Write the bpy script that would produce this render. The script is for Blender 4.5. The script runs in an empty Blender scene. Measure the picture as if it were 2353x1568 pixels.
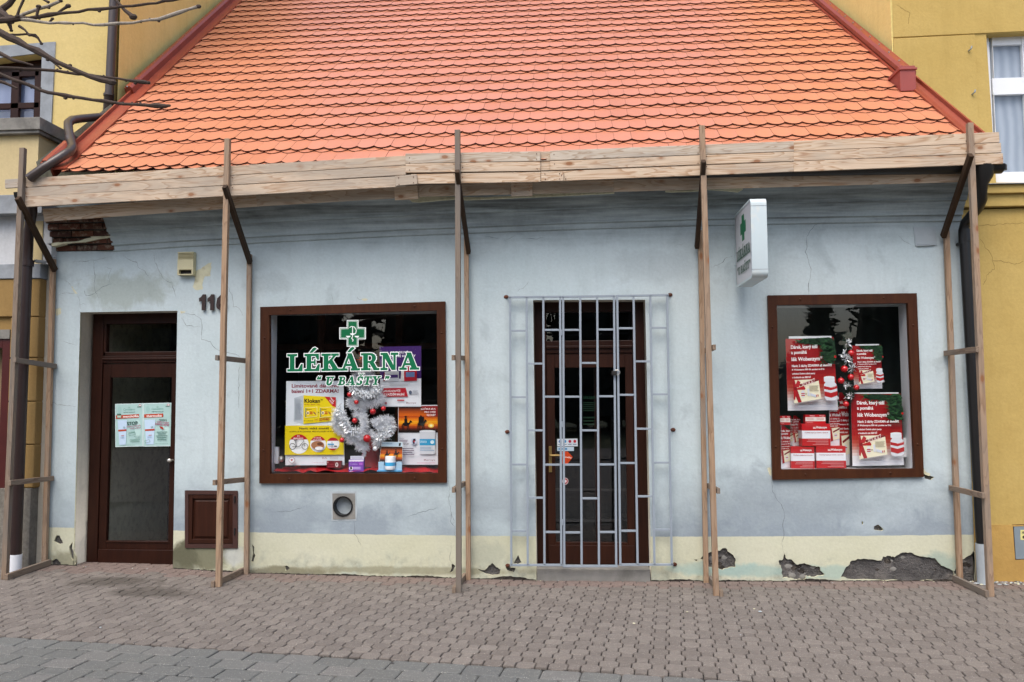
import bpy, math, random
import numpy as np
from mathutils import Vector, Matrix, noise
random.seed(7)
SC = bpy.context.scene
COL = SC.collection
V = Vector
# ------------------------------------------------------------------ camera model
CH, YAW, PITCH, ROLL, FPX, CD = 1.859, .0724, .0672, -.0048, 1891.4, 8.64
cy_, sy_, cp_, sp_ = math.cos(YAW), math.sin(YAW), math.cos(PITCH), math.sin(PITCH)
FW = V((-sy_*cp_, cy_*cp_, sp_)); R0 = V((cy_, sy_, 0)); U0 = R0.cross(FW)
RT = R0*math.cos(ROLL)+U0*math.sin(ROLL); UP = -R0*math.sin(ROLL)+U0*math.cos(ROLL)
CAM = V((0, -CD, CH))
def ray(x, y): return FW+RT*((x-1176.5)/FPX)-UP*((y-784)/FPX)
def at(x, y, Y=0.):            # measured point of the photo taken onto the plane y=Y
    d = ray(x, y); return CAM+d*((Y-CAM.y)/d.y)
def atx(x, y, X):              # onto the plane x=X
    d = ray(x, y); return CAM+d*((X-CAM.x)/d.x)
TP = .8188
def roofz(y): return 4.339+(y+.45)*TP
def atr(x, y):                 # onto the roof plane
    d = ray(x, y); return CAM+d*((4.339+(CAM.y+.45)*TP-CAM.z)/(d.z-TP*d.y))
_bx = [-9, -5.7, -5.3, -4.27, -3.49, -1.17, -.38, 1.33, 3.8, 9]
_bz = [.075, .07, .062, .045, .005, -.028, -.036, -.03, .002, .02]
def gz(x, y=0.):
    return float(np.interp(x, _bx, _bz))*max(0., min(1., 1+y/2.4)) if y < 0 else float(np.interp(x, _bx, _bz))
# ------------------------------------------------------------------ materials
def lin(h):
    if isinstance(h, str):
        h = h.lstrip('#'); c = [int(h[i:i+2], 16)/255 for i in (0, 2, 4)]
    else: c = h
    return [((v+.055)/1.055)**2.4 if v > .04045 else v/12.92 for v in c]
MC = {}
def newmat(name):
    m = bpy.data.materials.new(name); m.use_nodes = True
    nt = m.node_tree; b = nt.nodes['Principled BSDF']
    return m, nt, b
def N(nt, t, **k):
    n = nt.nodes.new('ShaderNode'+t)
    for a, v in k.items():
        if a in ('operation', 'blend_type', 'noise_dimensions', 'feature', 'wave_type', 'bands_direction', 'data_type', 'distance', 'noise_type'): setattr(n, a, v)
        else: n.inputs[a.replace('_', ' ')].default_value = v
    return n
def L(nt, a, b): nt.links.new(a, b)
def M_(nt, op, a, b=None, c=None, clamp=False):
    n = nt.nodes.new('ShaderNodeMath'); n.operation = op; n.use_clamp = clamp
    for i, v in enumerate((a, b, c)):
        if v is None: continue
        if isinstance(v, (int, float)): n.inputs[i].default_value = v
        else: L(nt, v, n.inputs[i])
    return n.outputs[0]
def ramp(nt, src, stops):
    n = nt.nodes.new('ShaderNodeValToRGB'); e = n.color_ramp.elements
    while len(e) > 1: e.remove(e[-1])
    for i, (p, c) in enumerate(stops):
        x = e[0] if i == 0 else e.new(p)
        x.position = p
        c = (c, c, c) if isinstance(c, (int, float)) else c
        x.color = (*c, 1)
    L(nt, src, n.inputs[0]); return n.outputs[0]
def mixc(nt, fac, a, b, mode='MIX'):
    n = nt.nodes.new('ShaderNodeMix'); n.data_type = 'RGBA'; n.blend_type = mode
    for s, v in ((0, fac), (6, a), (7, b)):
        if isinstance(v, (int, float)): n.inputs[s].default_value = v
        elif isinstance(v, (list, tuple)): n.inputs[s].default_value = (*v[:3], 1)
        else: L(nt, v, n.inputs[s])
    return n.outputs[2]
def coord(nt, scale=(1, 1, 1), kind='Object', rnd=False):
    t = nt.nodes.new('ShaderNodeTexCoord'); m = nt.nodes.new('ShaderNodeMapping')
    L(nt, t.outputs[kind], m.inputs[0]); m.inputs['Scale'].default_value = scale
    if rnd:
        oi = nt.nodes.new('ShaderNodeObjectInfo')
        v = nt.nodes.new('ShaderNodeCombineXYZ')
        k = M_(nt, 'MULTIPLY', oi.outputs['Random'], 37.)
        for i in range(3): L(nt, k, v.inputs[i])
        L(nt, v.outputs[0], m.inputs['Location'])
    return m.outputs[0]
def nz(nt, vec, scale, detail=4, rough=.55, dist=0.):
    n = nt.nodes.new('ShaderNodeTexNoise'); L(nt, vec, n.inputs['Vector'])
    n.inputs['Scale'].default_value = scale; n.inputs['Detail'].default_value = detail
    n.inputs['Roughness'].default_value = rough; n.inputs['Distortion'].default_value = dist
    return n.outputs['Fac']
def bump(nt, b, h, strength=.3, dist=.01):
    n = nt.nodes.new('ShaderNodeBump'); n.inputs['Strength'].default_value = strength
    n.inputs['Distance'].default_value = dist; L(nt, h, n.inputs['Height']); L(nt, n.outputs[0], b.inputs['Normal'])
def rgh(name, col, rough=.7, var=.12, sc=6., bs=.15, bsc=60., metal=0., dirt=None, dsc=3., spec=None, stretch=(1, 1, 1)):
    """general weathered surface: base colour, mottling, optional dirt patches, fine bump"""
    if name in MC: return MC[name]
    m, nt, b = newmat(name); c = lin(col)
    v = coord(nt, stretch)
    n1 = nz(nt, v, sc, 6, .6)
    f = ramp(nt, n1, [(.3, 1-var), (.7, 1+var*.6)])
    colr = mixc(nt, 1., c, f, 'MULTIPLY')
    if dirt:
        n2 = nz(nt, v, dsc, 8, .65, .4)
        colr = mixc(nt, ramp(nt, n2, [(.5, 0.), (.68, .75)]), colr, lin(dirt))
    L(nt, colr, b.inputs['Base Color']); b.inputs['Roughness'].default_value = rough; b.inputs['Metallic'].default_value = metal
    if spec is not None: b.inputs['Specular IOR Level'].default_value = spec
    if bs: bump(nt, b, nz(nt, v, bsc, 5, .6), bs, .006)
    MC[name] = m; return m
def ink(col, rough=.45):
    k = 'ink'+str(col)+str(rough)
    if k not in MC:
        m, nt, b = newmat('print'); c = lin(col)
        if min(c) > .43: c = [min(.9, v*1.06) for v in c]
        b.inputs['Base Color'].default_value = (*c, 1)
        b.inputs['Roughness'].default_value = rough; b.inputs['Specular IOR Level'].default_value = .3; MC[k] = m
    return MC[k]
def wall_material(name, top, low=None, grime=1.):
    """lime plaster: painted upper field, cream plinth below a nearly level line, damp and grime patches"""
    m, nt, b = newmat(name)
    v = coord(nt); sep = nt.nodes.new('ShaderNodeSeparateXYZ'); L(nt, v, sep.inputs[0])
    X, Z = sep.outputs[0], sep.outputs[2]
    big = nz(nt, v, .9, 5, .6, .3); mid = nz(nt, v, 4., 7, .65, .5); fine = nz(nt, v, 35., 5, .6)
    vs = coord(nt, (5., 5., .55)); drip = nz(nt, vs, 1.6, 5, .6)
    c = mixc(nt, ramp(nt, big, [(.35, 0.), (.65, 1.)]), lin(top[0]), lin(top[1]))
    c = mixc(nt, ramp(nt, mid, [(.52, 0.), (.75, .35*grime)]), c, lin(top[2]))
    c = mixc(nt, M_(nt, 'MULTIPLY', ramp(nt, drip, [(.5, 0.), (.7, .2*grime)]), ramp(nt, Z, [(0., 0.), (1., 1.)])), c, lin(top[3]))
    if low:
        # damp zone above the plinth
        zz = M_(nt, 'SUBTRACT', Z, M_(nt, 'MULTIPLY', M_(nt, 'SUBTRACT', mid, .5), .9))
        damp = M_(nt, 'MULTIPLY', M_(nt, 'MULTIPLY', M_(nt, 'SUBTRACT', 1.2, zz, clamp=True), 1.5, clamp=True), ramp(nt, big, [(.36, .2), (.58, 1.)]))
        patch = nz(nt, v, 1.7, 7, .62, .8)
        c = mixc(nt, ramp(nt, patch, [(.59, 0.), (.66, .33), (.74, .5)]), c, lin('#98a4a8'))
        c = mixc(nt, ramp(nt, patch, [(.3, .45), (.42, 0.)]), c, lin('#c4d2d8'))
        c = mixc(nt, M_(nt, 'MULTIPLY', damp, .85, clamp=True), c, lin('#85919b'))
        # grime streaks with the eaves shade painted in, darker towards the top
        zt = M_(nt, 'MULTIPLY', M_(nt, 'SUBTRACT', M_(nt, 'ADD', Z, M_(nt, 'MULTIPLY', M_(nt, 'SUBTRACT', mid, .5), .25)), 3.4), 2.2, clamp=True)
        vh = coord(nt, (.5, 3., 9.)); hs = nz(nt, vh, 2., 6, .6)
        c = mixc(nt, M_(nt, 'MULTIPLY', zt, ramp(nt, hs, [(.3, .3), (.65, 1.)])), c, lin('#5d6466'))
        # plinth
        def blot(src, x0, z0, rx, rz, col, k):
            dx = M_(nt, 'DIVIDE', M_(nt, 'SUBTRACT', X, x0), rx); dz = M_(nt, 'DIVIDE', M_(nt, 'SUBTRACT', Z, z0), rz)
            d = M_(nt, 'SQRT', M_(nt, 'ADD', M_(nt, 'MULTIPLY', dx, dx), M_(nt, 'MULTIPLY', dz, dz)))
            d = M_(nt, 'ADD', d, M_(nt, 'MULTIPLY', M_(nt, 'SUBTRACT', mid, .5), 2.2))
            f = M_(nt, 'MULTIPLY', M_(nt, 'MULTIPLY', M_(nt, 'SUBTRACT', 1.05, d, clamp=True), 2.2, clamp=True), k)
            return mixc(nt, f, src, lin(col))
        for q in ((-4.85, 3.05, .55, .22, '#939c93', .6), (-5.2, 2.2, .25, .5, '#c3cdcf', .5), (2.3, .85, 1.1, .3, '#8c979e', .6), (3.1, .6, .5, .12, '#b4c0c6', .25), (-3.1, .62, .7, .14, '#8f9ba3', .55), (-.95, .8, .35, .25, '#98a3a9', .5), (-3.3, 3.1, .3, .15, '#a2adb0', .5), (.9, 3.2, .6, .2, '#a3aeb2', .45)):
            c = blot(c, *q)
        lc = mixc(nt, ramp(nt, big, [(.35, 0.), (.65, 1.)]), lin(low[0]), lin(low[1]))
        lc = mixc(nt, M_(nt, 'MULTIPLY', ramp(nt, mid, [(.5, 0.), (.66, .7)]), M_(nt, 'SUBTRACT', 1., M_(nt, 'MULTIPLY', Z, 3.2), clamp=True)), lc, lin('#a9b3a6'))
        gr = M_(nt, 'SUBTRACT', .20, M_(nt, 'ADD', Z, M_(nt, 'MULTIPLY', M_(nt, 'SUBTRACT', mid, .5), -.9)))
        lc = mixc(nt, M_(nt, 'MULTIPLY', M_(nt, 'MULTIPLY', gr, 5., clamp=True), ramp(nt, nz(nt, v, 9., 6, .7), [(.45, 0.), (.66, .5)])), lc, lin('#77776a'))
        for q in ((-3.95, .2, .42, .2, '#65654f', .85), (-4.15, .1, .2, .25, '#5a5a48', .8), (-3.6, .18, .12, .12, '#c3c8c4', .7), (-5.5, .1, .3, .14, '#77755f', .7), (-3.1, .02, .6, .06, '#6d6a58', .8), (2.2, .08, 1.2, .07, '#93b0aa', .6), (1.4, .1, .5, .08, '#9bb5ae', .6), (-1.9, .05, 1.6, .05, '#8a886f', .7), (-.9, .22, .25, .15, '#a9ad9b', .6), (3.65, .15, .2, .15, '#8aa39c', .6)):
            lc = blot(lc, *q)
        x2 = M_(nt, 'POWER', M_(nt, 'ADD', X, .6), 2.)
        zb = M_(nt, 'ADD', M_(nt, 'MULTIPLY', x2, .0023), .4125)
        wob = M_(nt, 'MULTIPLY', M_(nt, 'SUBTRACT', nz(nt, v, 7., 6), .5), .022)
        isup = M_(nt, 'GREATER_THAN', M_(nt, 'ADD', Z, wob), zb)
        c = mixc(nt, isup, lc, c)
    c = mixc(nt, 1., c, ramp(nt, fine, [(.25, .93), (.75, 1.05)]), 'MULTIPLY')
    L(nt, c, b.inputs['Base Color']); b.inputs['Roughness'].default_value = .9; b.inputs['Specular IOR Level'].default_value = .2
    h = M_(nt, 'ADD', M_(nt, 'MULTIPLY', fine, .25), M_(nt, 'MULTIPLY', nz(nt, v, 5., 6, .6), 1.6))
    bump(nt, b, h, .45, .012)
    return m
def wood_material(name, pale, dark, grey, greyamt=.5, knots=True):
    m, nt, b = newmat(name)
    v = coord(nt, (1., 1., 1.), 'Object', True)
    mp = nt.nodes.new('ShaderNodeMapping'); L(nt, v, mp.inputs[0]); mp.inputs['Scale'].default_value = (1.1, 9., 9.)
    warp = nz(nt, mp.outputs[0], 1., 3, .5, .6)
    w2 = M_(nt, 'FRACT', M_(nt, 'MULTIPLY', warp, 9.))
    ring = ramp(nt, w2, [(0., 0.), (.55, .25), (.9, 1.), (1., 0.)])
    mp2 = nt.nodes.new('ShaderNodeMapping'); L(nt, v, mp2.inputs[0]); mp2.inputs['Scale'].default_value = (2., 90., 90.)
    fib = nz(nt, mp2.outputs[0], 1., 4, .6)
    c = mixc(nt, M_(nt, 'MULTIPLY', ring, .8), lin(pale), lin(dark))
    c = mixc(nt, 1., c, ramp(nt, fib, [(.3, .86), (.7, 1.06)]), 'MULTIPLY')
    mp3 = nt.nodes.new('ShaderNodeMapping'); L(nt, v, mp3.inputs[0]); mp3.inputs['Scale'].default_value = (.8, 4., 4.)
    g = nz(nt, mp3.outputs[0], 1.2, 5, .6, .3)
    oi = nt.nodes.new('ShaderNodeObjectInfo')
    gsum = M_(nt, 'ADD', g, M_(nt, 'MULTIPLY', M_(nt, 'SUBTRACT', oi.outputs['Random'], .5), .22))
    c = mixc(nt, M_(nt, 'MULTIPLY', ramp(nt, gsum, [(.42, .1), (.66, 1.)]), greyamt), c, lin(grey))
    if knots:
        mp4 = nt.nodes.new('ShaderNodeMapping'); L(nt, v, mp4.inputs[0]); mp4.inputs['Scale'].default_value = (3.4, 6.5, 0.)
        vo = nt.nodes.new('ShaderNodeTexVoronoi'); L(nt, mp4.outputs[0], vo.inputs['Vector']); vo.inputs['Scale'].default_value = 1.
        k = ramp(nt, vo.outputs['Distance'], [(0., 1.), (.09, .95), (.13, .35), (.22, 0.)])
        c = mixc(nt, M_(nt, 'MULTIPLY', k, .85), c, lin('#865634'))
    L(nt, c, b.inputs['Base Color']); b.inputs['Roughness'].default_value = .8; b.inputs['Specular IOR Level'].default_value = .25
    bump(nt, b, M_(nt, 'ADD', fib, M_(nt, 'MULTIPLY', ring, .4)), .35, .003)
    MC[name] = m; return m
def brick_material():
    m, nt, b = newmat('brick')
    v = coord(nt); sp = nt.nodes.new('ShaderNodeNewGeometry')
    r = sp.outputs['Random Per Island']
    c = ramp(nt, r, [(0., lin('#4a2c20')), (.4, lin('#5b3526')), (.7, lin('#40271e')), (1., lin('#68402c'))])
    n1 = nz(nt, v, 18., 6, .7)
    c = mixc(nt, ramp(nt, n1, [(.5, 0.), (.65, .7)]), c, lin('#8c8070'))
    L(nt, c, b.inputs['Base Color']); b.inputs['Roughness'].default_value = .95; bump(nt, b, n1, .8, .01)
    return m
def rubble_material(name='bare_mortar', cols=('#434140', '#5f5d5c', '#87827d')):
    m, nt, b = newmat(name)
    v = coord(nt); n1 = nz(nt, v, 6., 8, .7, .5); n2 = nz(nt, v, 60., 4, .6)
    c = ramp(nt, n1, [(.3, lin(cols[0])), (.52, lin(cols[1])), (.75, lin(cols[2]))])
    vo = nt.nodes.new('ShaderNodeTexVoronoi'); L(nt, v, vo.inputs['Vector']); vo.inputs['Scale'].default_value = 42.
    c = mixc(nt, ramp(nt, vo.outputs['Distance'], [(.08, .8), (.16, 0.)]), c, lin('#9c948a'))
    L(nt, c, b.inputs['Base Color']); b.inputs['Roughness'].default_value = .95
    bump(nt, b, M_(nt, 'ADD', M_(nt, 'MULTIPLY', n1, 2.), n2), 1., .03)
    return m
def tile_material():
    m, nt, b = newmat('clay_tile')
    g = nt.nodes.new('ShaderNodeNewGeometry'); v = coord(nt)
    c = ramp(nt, g.outputs['Random Per Island'], [(0., lin('#bf7755')), (.5, lin('#c17a59')), (1., lin('#c47d5d'))])
    c = mixc(nt, 1., c, ramp(nt, nz(nt, v, 1.2, 4, .6), [(.3, .94), (.7, 1.04)]), 'MULTIPLY')
    L(nt, c, b.inputs['Base Color']); b.inputs['Roughness'].default_value = .42; b.inputs['Specular IOR Level'].default_value = .6
    b.inputs['Coat Weight'].default_value = .35; b.inputs['Coat Roughness'].default_value = .38
    bump(nt, b, nz(nt, v, 60., 4, .6), .1, .003)
    return m
def paver_material(name, cols, speck=.5):
    m, nt, b = newmat(name)
    g = nt.nodes.new('ShaderNodeNewGeometry'); v = coord(nt)
    c = ramp(nt, g.outputs['Random Per Island'], [(0., lin(cols[0])), (.5, lin(cols[1])), (1., lin(cols[2]))])
    big = nz(nt, v, .8, 5, .6, .4)
    c = mixc(nt, ramp(nt, big, [(.3, 0.), (.7, .5)]), c, lin(cols[3]))
    f = nz(nt, v, 130., 3, .7); f2 = nz(nt, v, 25., 5, .6)
    c = mixc(nt, 1., c, ramp(nt, f, [(.3, .74), (.7, 1.2)]), 'MULTIPLY')
    c = mixc(nt, 1., c, ramp(nt, f2, [(.3, .88), (.7, 1.08)]), 'MULTIPLY')
    vo = nt.nodes.new('ShaderNodeTexVoronoi'); L(nt, v, vo.inputs['Vector']); vo.inputs['Scale'].default_value = 55.
    c = mixc(nt, ramp(nt, vo.outputs['Distance'], [(.1, speck), (.2, 0.)]), c, lin('#c9c4bc'))
    sep = nt.nodes.new('ShaderNodeSeparateXYZ'); L(nt, v, sep.inputs[0])
    # wet stain in front of the left door
    def blot(x0, y0, rx, ry):
        dx = M_(nt, 'DIVIDE', M_(nt, 'SUBTRACT', sep.outputs[0], x0), rx); dy = M_(nt, 'DIVIDE', M_(nt, 'SUBTRACT', sep.outputs[1], y0), ry)
        d = M_(nt, 'SQRT', M_(nt, 'ADD', M_(nt, 'MULTIPLY', dx, dx), M_(nt, 'MULTIPLY', dy, dy)))
        d = M_(nt, 'ADD', d, M_(nt, 'MULTIPLY', M_(nt, 'SUBTRACT', nz(nt, v, 5., 4), .5), 1.6))
        return M_(nt, 'SUBTRACT', 1., d, clamp=True)
    w = M_(nt, 'MAXIMUM', blot(-4.55, -.62, .55, .22), blot(-4.0, -.95, .5, .25))
    c = mixc(nt, M_(nt, 'MULTIPLY', M_(nt, 'MULTIPLY', w, 2., clamp=True), .75), c, lin('#453f38'))
    L(nt, c, b.inputs['Base Color']); b.inputs['Roughness'].default_value = .82
    bump(nt, b, f, .5, .004)
    return m
def glass_material():
    m = bpy.data.materials.new('window_glass'); m.use_nodes = True; nt = m.node_tree; nt.nodes.clear()
    o = nt.nodes.new('ShaderNodeOutputMaterial'); mx = nt.nodes.new('ShaderNodeMixShader'); t = nt.nodes.new('ShaderNodeBsdfTransparent')
    g = nt.nodes.new('ShaderNodeBsdfGlossy'); fr = nt.nodes.new('ShaderNodeFresnel'); fr.inputs[0].default_value = 1.5
    t.inputs[0].default_value = (.98, .99, .985, 1); g.inputs['Roughness'].default_value = .0
    g.inputs['Color'].default_value = (.95, .97, 1, 1)
    ge = nt.nodes.new('ShaderNodeNewGeometry'); L(nt, M_(nt, 'SUBTRACT', 1.5, M_(nt, 'MULTIPLY', ge.outputs['Backfacing'], .8333)), fr.inputs[0])
    L(nt, M_(nt, 'MULTIPLY', fr.outputs[0], 1.75, clamp=True), mx.inputs[0]); L(nt, t.outputs[0], mx.inputs[1]); L(nt, g.outputs[0], mx.inputs[2]); L(nt, mx.outputs[0], o.inputs[0])
    return m
def varnish(name, c1, c2, rough=.35):
    m, nt, b = newmat(name)
    v = coord(nt, (3., 3., .6)); n1 = nz(nt, v, 4., 6, .6, .5); v2 = coord(nt, (40., 40., 3.)); n2 = nz(nt, v2, 1., 3)
    c = mixc(nt, ramp(nt, n1, [(.35, 0.), (.65, 1.)]), lin(c1), lin(c2))
    c = mixc(nt, 1., c, ramp(nt, n2, [(.3, .85), (.7, 1.1)]), 'MULTIPLY')
    L(nt, c, b.inputs['Base Color']); b.inputs['Roughness'].default_value = rough+.1; b.inputs['Specular IOR Level'].default_value = .2
    bump(nt, b, n2, .12, .002)
    return m
def stripe_curtain(name, a, b_, sc=60.):
    m, nt, b = newmat(name)
    v = coord(nt); sp = nt.nodes.new('ShaderNodeSeparateXYZ'); L(nt, v, sp.inputs[0])
    s = M_(nt, 'SINE', M_(nt, 'ADD', M_(nt, 'MULTIPLY', sp.outputs[0], sc), M_(nt, 'MULTIPLY', nz(nt, v, 1.5, 3), 8.)))
    c = mixc(nt, ramp(nt, M_(nt, 'ADD', M_(nt, 'MULTIPLY', s, .5), .5), [(0., 0.), (1., 1.)]), lin(a), lin(b_))
    L(nt, c, b.inputs['Base Color']); b.inputs['Roughness'].default_value = .9; return m

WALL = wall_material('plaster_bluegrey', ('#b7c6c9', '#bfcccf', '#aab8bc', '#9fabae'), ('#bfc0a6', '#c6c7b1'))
YEL_R = wall_material('plaster_ochre_right', ('#b59b5b', '#bba263', '#a98e50', '#a0874c'), grime=1.1)
YEL_L = wall_material('plaster_yellow_left', ('#c6b276', '#cbb77e', '#bca76b', '#b09c66'), grime=1.1)
YEL_S = wall_material('plaster_yellow_side', ('#ddce85', '#e1d38d', '#d2c178', '#b9a868'), grime=1.)
CREAM = wall_material('plaster_cream', ('#bfae84', '#c6b58c', '#b2a077', '#a59570'), grime=1.)
OCHRE = wall_material('plaster_rustic', ('#8c7145', '#93784b', '#7e643a', '#745d38'), grime=1.)
WHITEP = wall_material('plaster_white', ('#b9bcbf', '#c3c6c9', '#a2a6a8', '#8f9496'), grime=1.3)
REVEAL = wall_material('plaster_reveal', ('#c6c1b2', '#cfcabb', '#aba89d', '#99978e'), grime=1.4)
GREYB = rgh('grey_band', '#8e949a', .85, .2, 5., .3, dirt='#6f7478')
STONE = rgh('stone_coping', '#807e78', .9, .25, 7., .5, dirt='#4b4a46')
PLINTHG = rgh('pebble_plinth', '#77736a', .95, .3, 25., .8, 120., dirt='#55524b')
MORTAR = rubble_material(); BRICK = brick_material()
OLDCREAM = rgh('old_cream_paint', '#cfcdb0', .9, .12, 9., .4, dirt='#a7a183', dsc=12.)
DARKC = rgh('crack_dark', '#55585a', .95, .2, 12., 0)
TILE = tile_material(); CLAY_SHADE = rgh('clay_body_shade', '#4f2418', .9, .2, 20., .2)  # clay body of rims and deck, its colour darkened to paint the shadow gaps
FLASH = rgh('painted_flashing', '#8c402c', .38, .14, 5., .05, 20., spec=.5)
FLASHD = rgh('painted_box', '#92423a', .45, .1, 5., .05, 20.)
WOOD = wood_material('spruce_plank', '#d0bca4', '#a27a56', '#9d9488', .75)
WOODG = wood_material('grey_plank', '#c4b9a9', '#9a8066', '#8b8781', .85)
WOODP = wood_material('spruce_post', '#a78c72', '#80644c', '#857b70', .7)
WOODO = wood_material('old_post', '#8c7a68', '#695545', '#716b64', .85, False)
WOODD = wood_material('dark_brace', '#42301f', '#2d1f16', '#3c352f', .4, False)
FRAME = varnish('varnished_frame', '#3b1e0f', '#452613'); DOORB = varnish('door_brown', '#25110a', '#2f170e', .3)
HATCHM = varnish('hatch_brown', '#2d150b', '#371b0f', .4); HATCHF = rgh('hatch_frame', '#3d211a', .7, .2, 9., .3)
GUTB = rgh('brown_gutter', '#2b1d1b', .35, .12, 5., .04, 20., spec=.5); GUTK = rgh('black_pipe', '#131212', .4, .12, 5., .04, 20., spec=.5)
GUTU = rgh('dark_brown_pipe', '#413835', .3, .1, 4., .04, 20., spec=.5)
PIPEG = rgh('grey_standpipe', '#a4acb0', .5, .12, 6., .1)
GRILL = rgh('grille_paint', '#8f9aa5', .4, .1, 20., .05, 60., dirt='#8c95a0', dsc=20., spec=.5); RUST = rgh('rust', '#5d3423', .9, .3, 30., .6)
SIGNW = rgh('sign_white', '#bccace', .35, .03, 4., 0, dirt='#cfcfc8', dsc=6.); SIGNF = rgh('sign_face', '#c4c4c8', .3, .04, 4., 0)
BOXCRM = rgh('siren_cream', '#c9c29c', .5, .06, 8., .05); BLACK = rgh('black', '#15110f', .6, .1, 5., 0)
NUMB = rgh('number_brown', '#2e1c18', .5, .1, 8., .05)
STEEL = rgh('galvanised', '#9aa0a4', .4, .1, 8., .05, metal=.6); CHROME = rgh('satin_metal', '#c8c6c0', .3, .05, 8., 0, metal=.8); BRASS = rgh('brass', '#a38a58', .35, .1, 8., 0, metal=.8)
METERW = rgh('meter_cover_paint', '#a9b3b8', .7, .08, 6., .1, dirt='#8b9598'); CONC = rgh('concrete_step', '#85847f', .9, .16, 7., .5, dirt='#666560')
WHITEPVC = rgh('white_pvc', '#dfe3e8', .35, .03, 4., 0); SILLM = rgh('white_sill', '#c9cdd0', .5, .05, 6., 0)
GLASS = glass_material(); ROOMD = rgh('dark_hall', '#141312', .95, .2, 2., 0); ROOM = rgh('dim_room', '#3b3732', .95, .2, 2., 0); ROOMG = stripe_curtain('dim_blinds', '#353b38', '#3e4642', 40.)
CURT = stripe_curtain('net_curtain', '#8c97a6', '#a3adba', 55.); CURT2 = stripe_curtain('blue_curtain', '#7c88ac', '#8c98ba', 30.)
CABG = rgh('cabinet_grey', '#7b8890', .55, .1, 6., .1); REDF = rgh('red_frame', '#451310', .4, .15, 6., .1)
PAVR = paver_material('paver_brown', ('#67605a', '#706963', '#7b746d', '#6b655f')); PAVP = paver_material('paver_pink', ('#71625b', '#796a63', '#6c5f58', '#72655f'), .35)
PAVG = paver_material('paver_grey', ('#5e605f', '#666866', '#706f6d', '#64645f'), .6)
JOINT = rgh('joint_sand', '#211e1b', .95, .25, 20., .6); GRASSG = rgh('park_lawn', '#3c4429', .95, .3, 3., 0); ASPH = rgh('far_paving', '#6d6a66', .9, .2, 2., .2)
BARK = rgh('bark', '#43362e', .9, .3, 30., .6, dirt='#3a322d', dsc=25.); BARKL = rgh('pale_bark', '#9c9488', .8, .25, 40., .5, dirt='#5c4e44', dsc=60.)
LEAFD = rgh('far_foliage', '#333c34', .9, .4, 3., 0)
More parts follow.
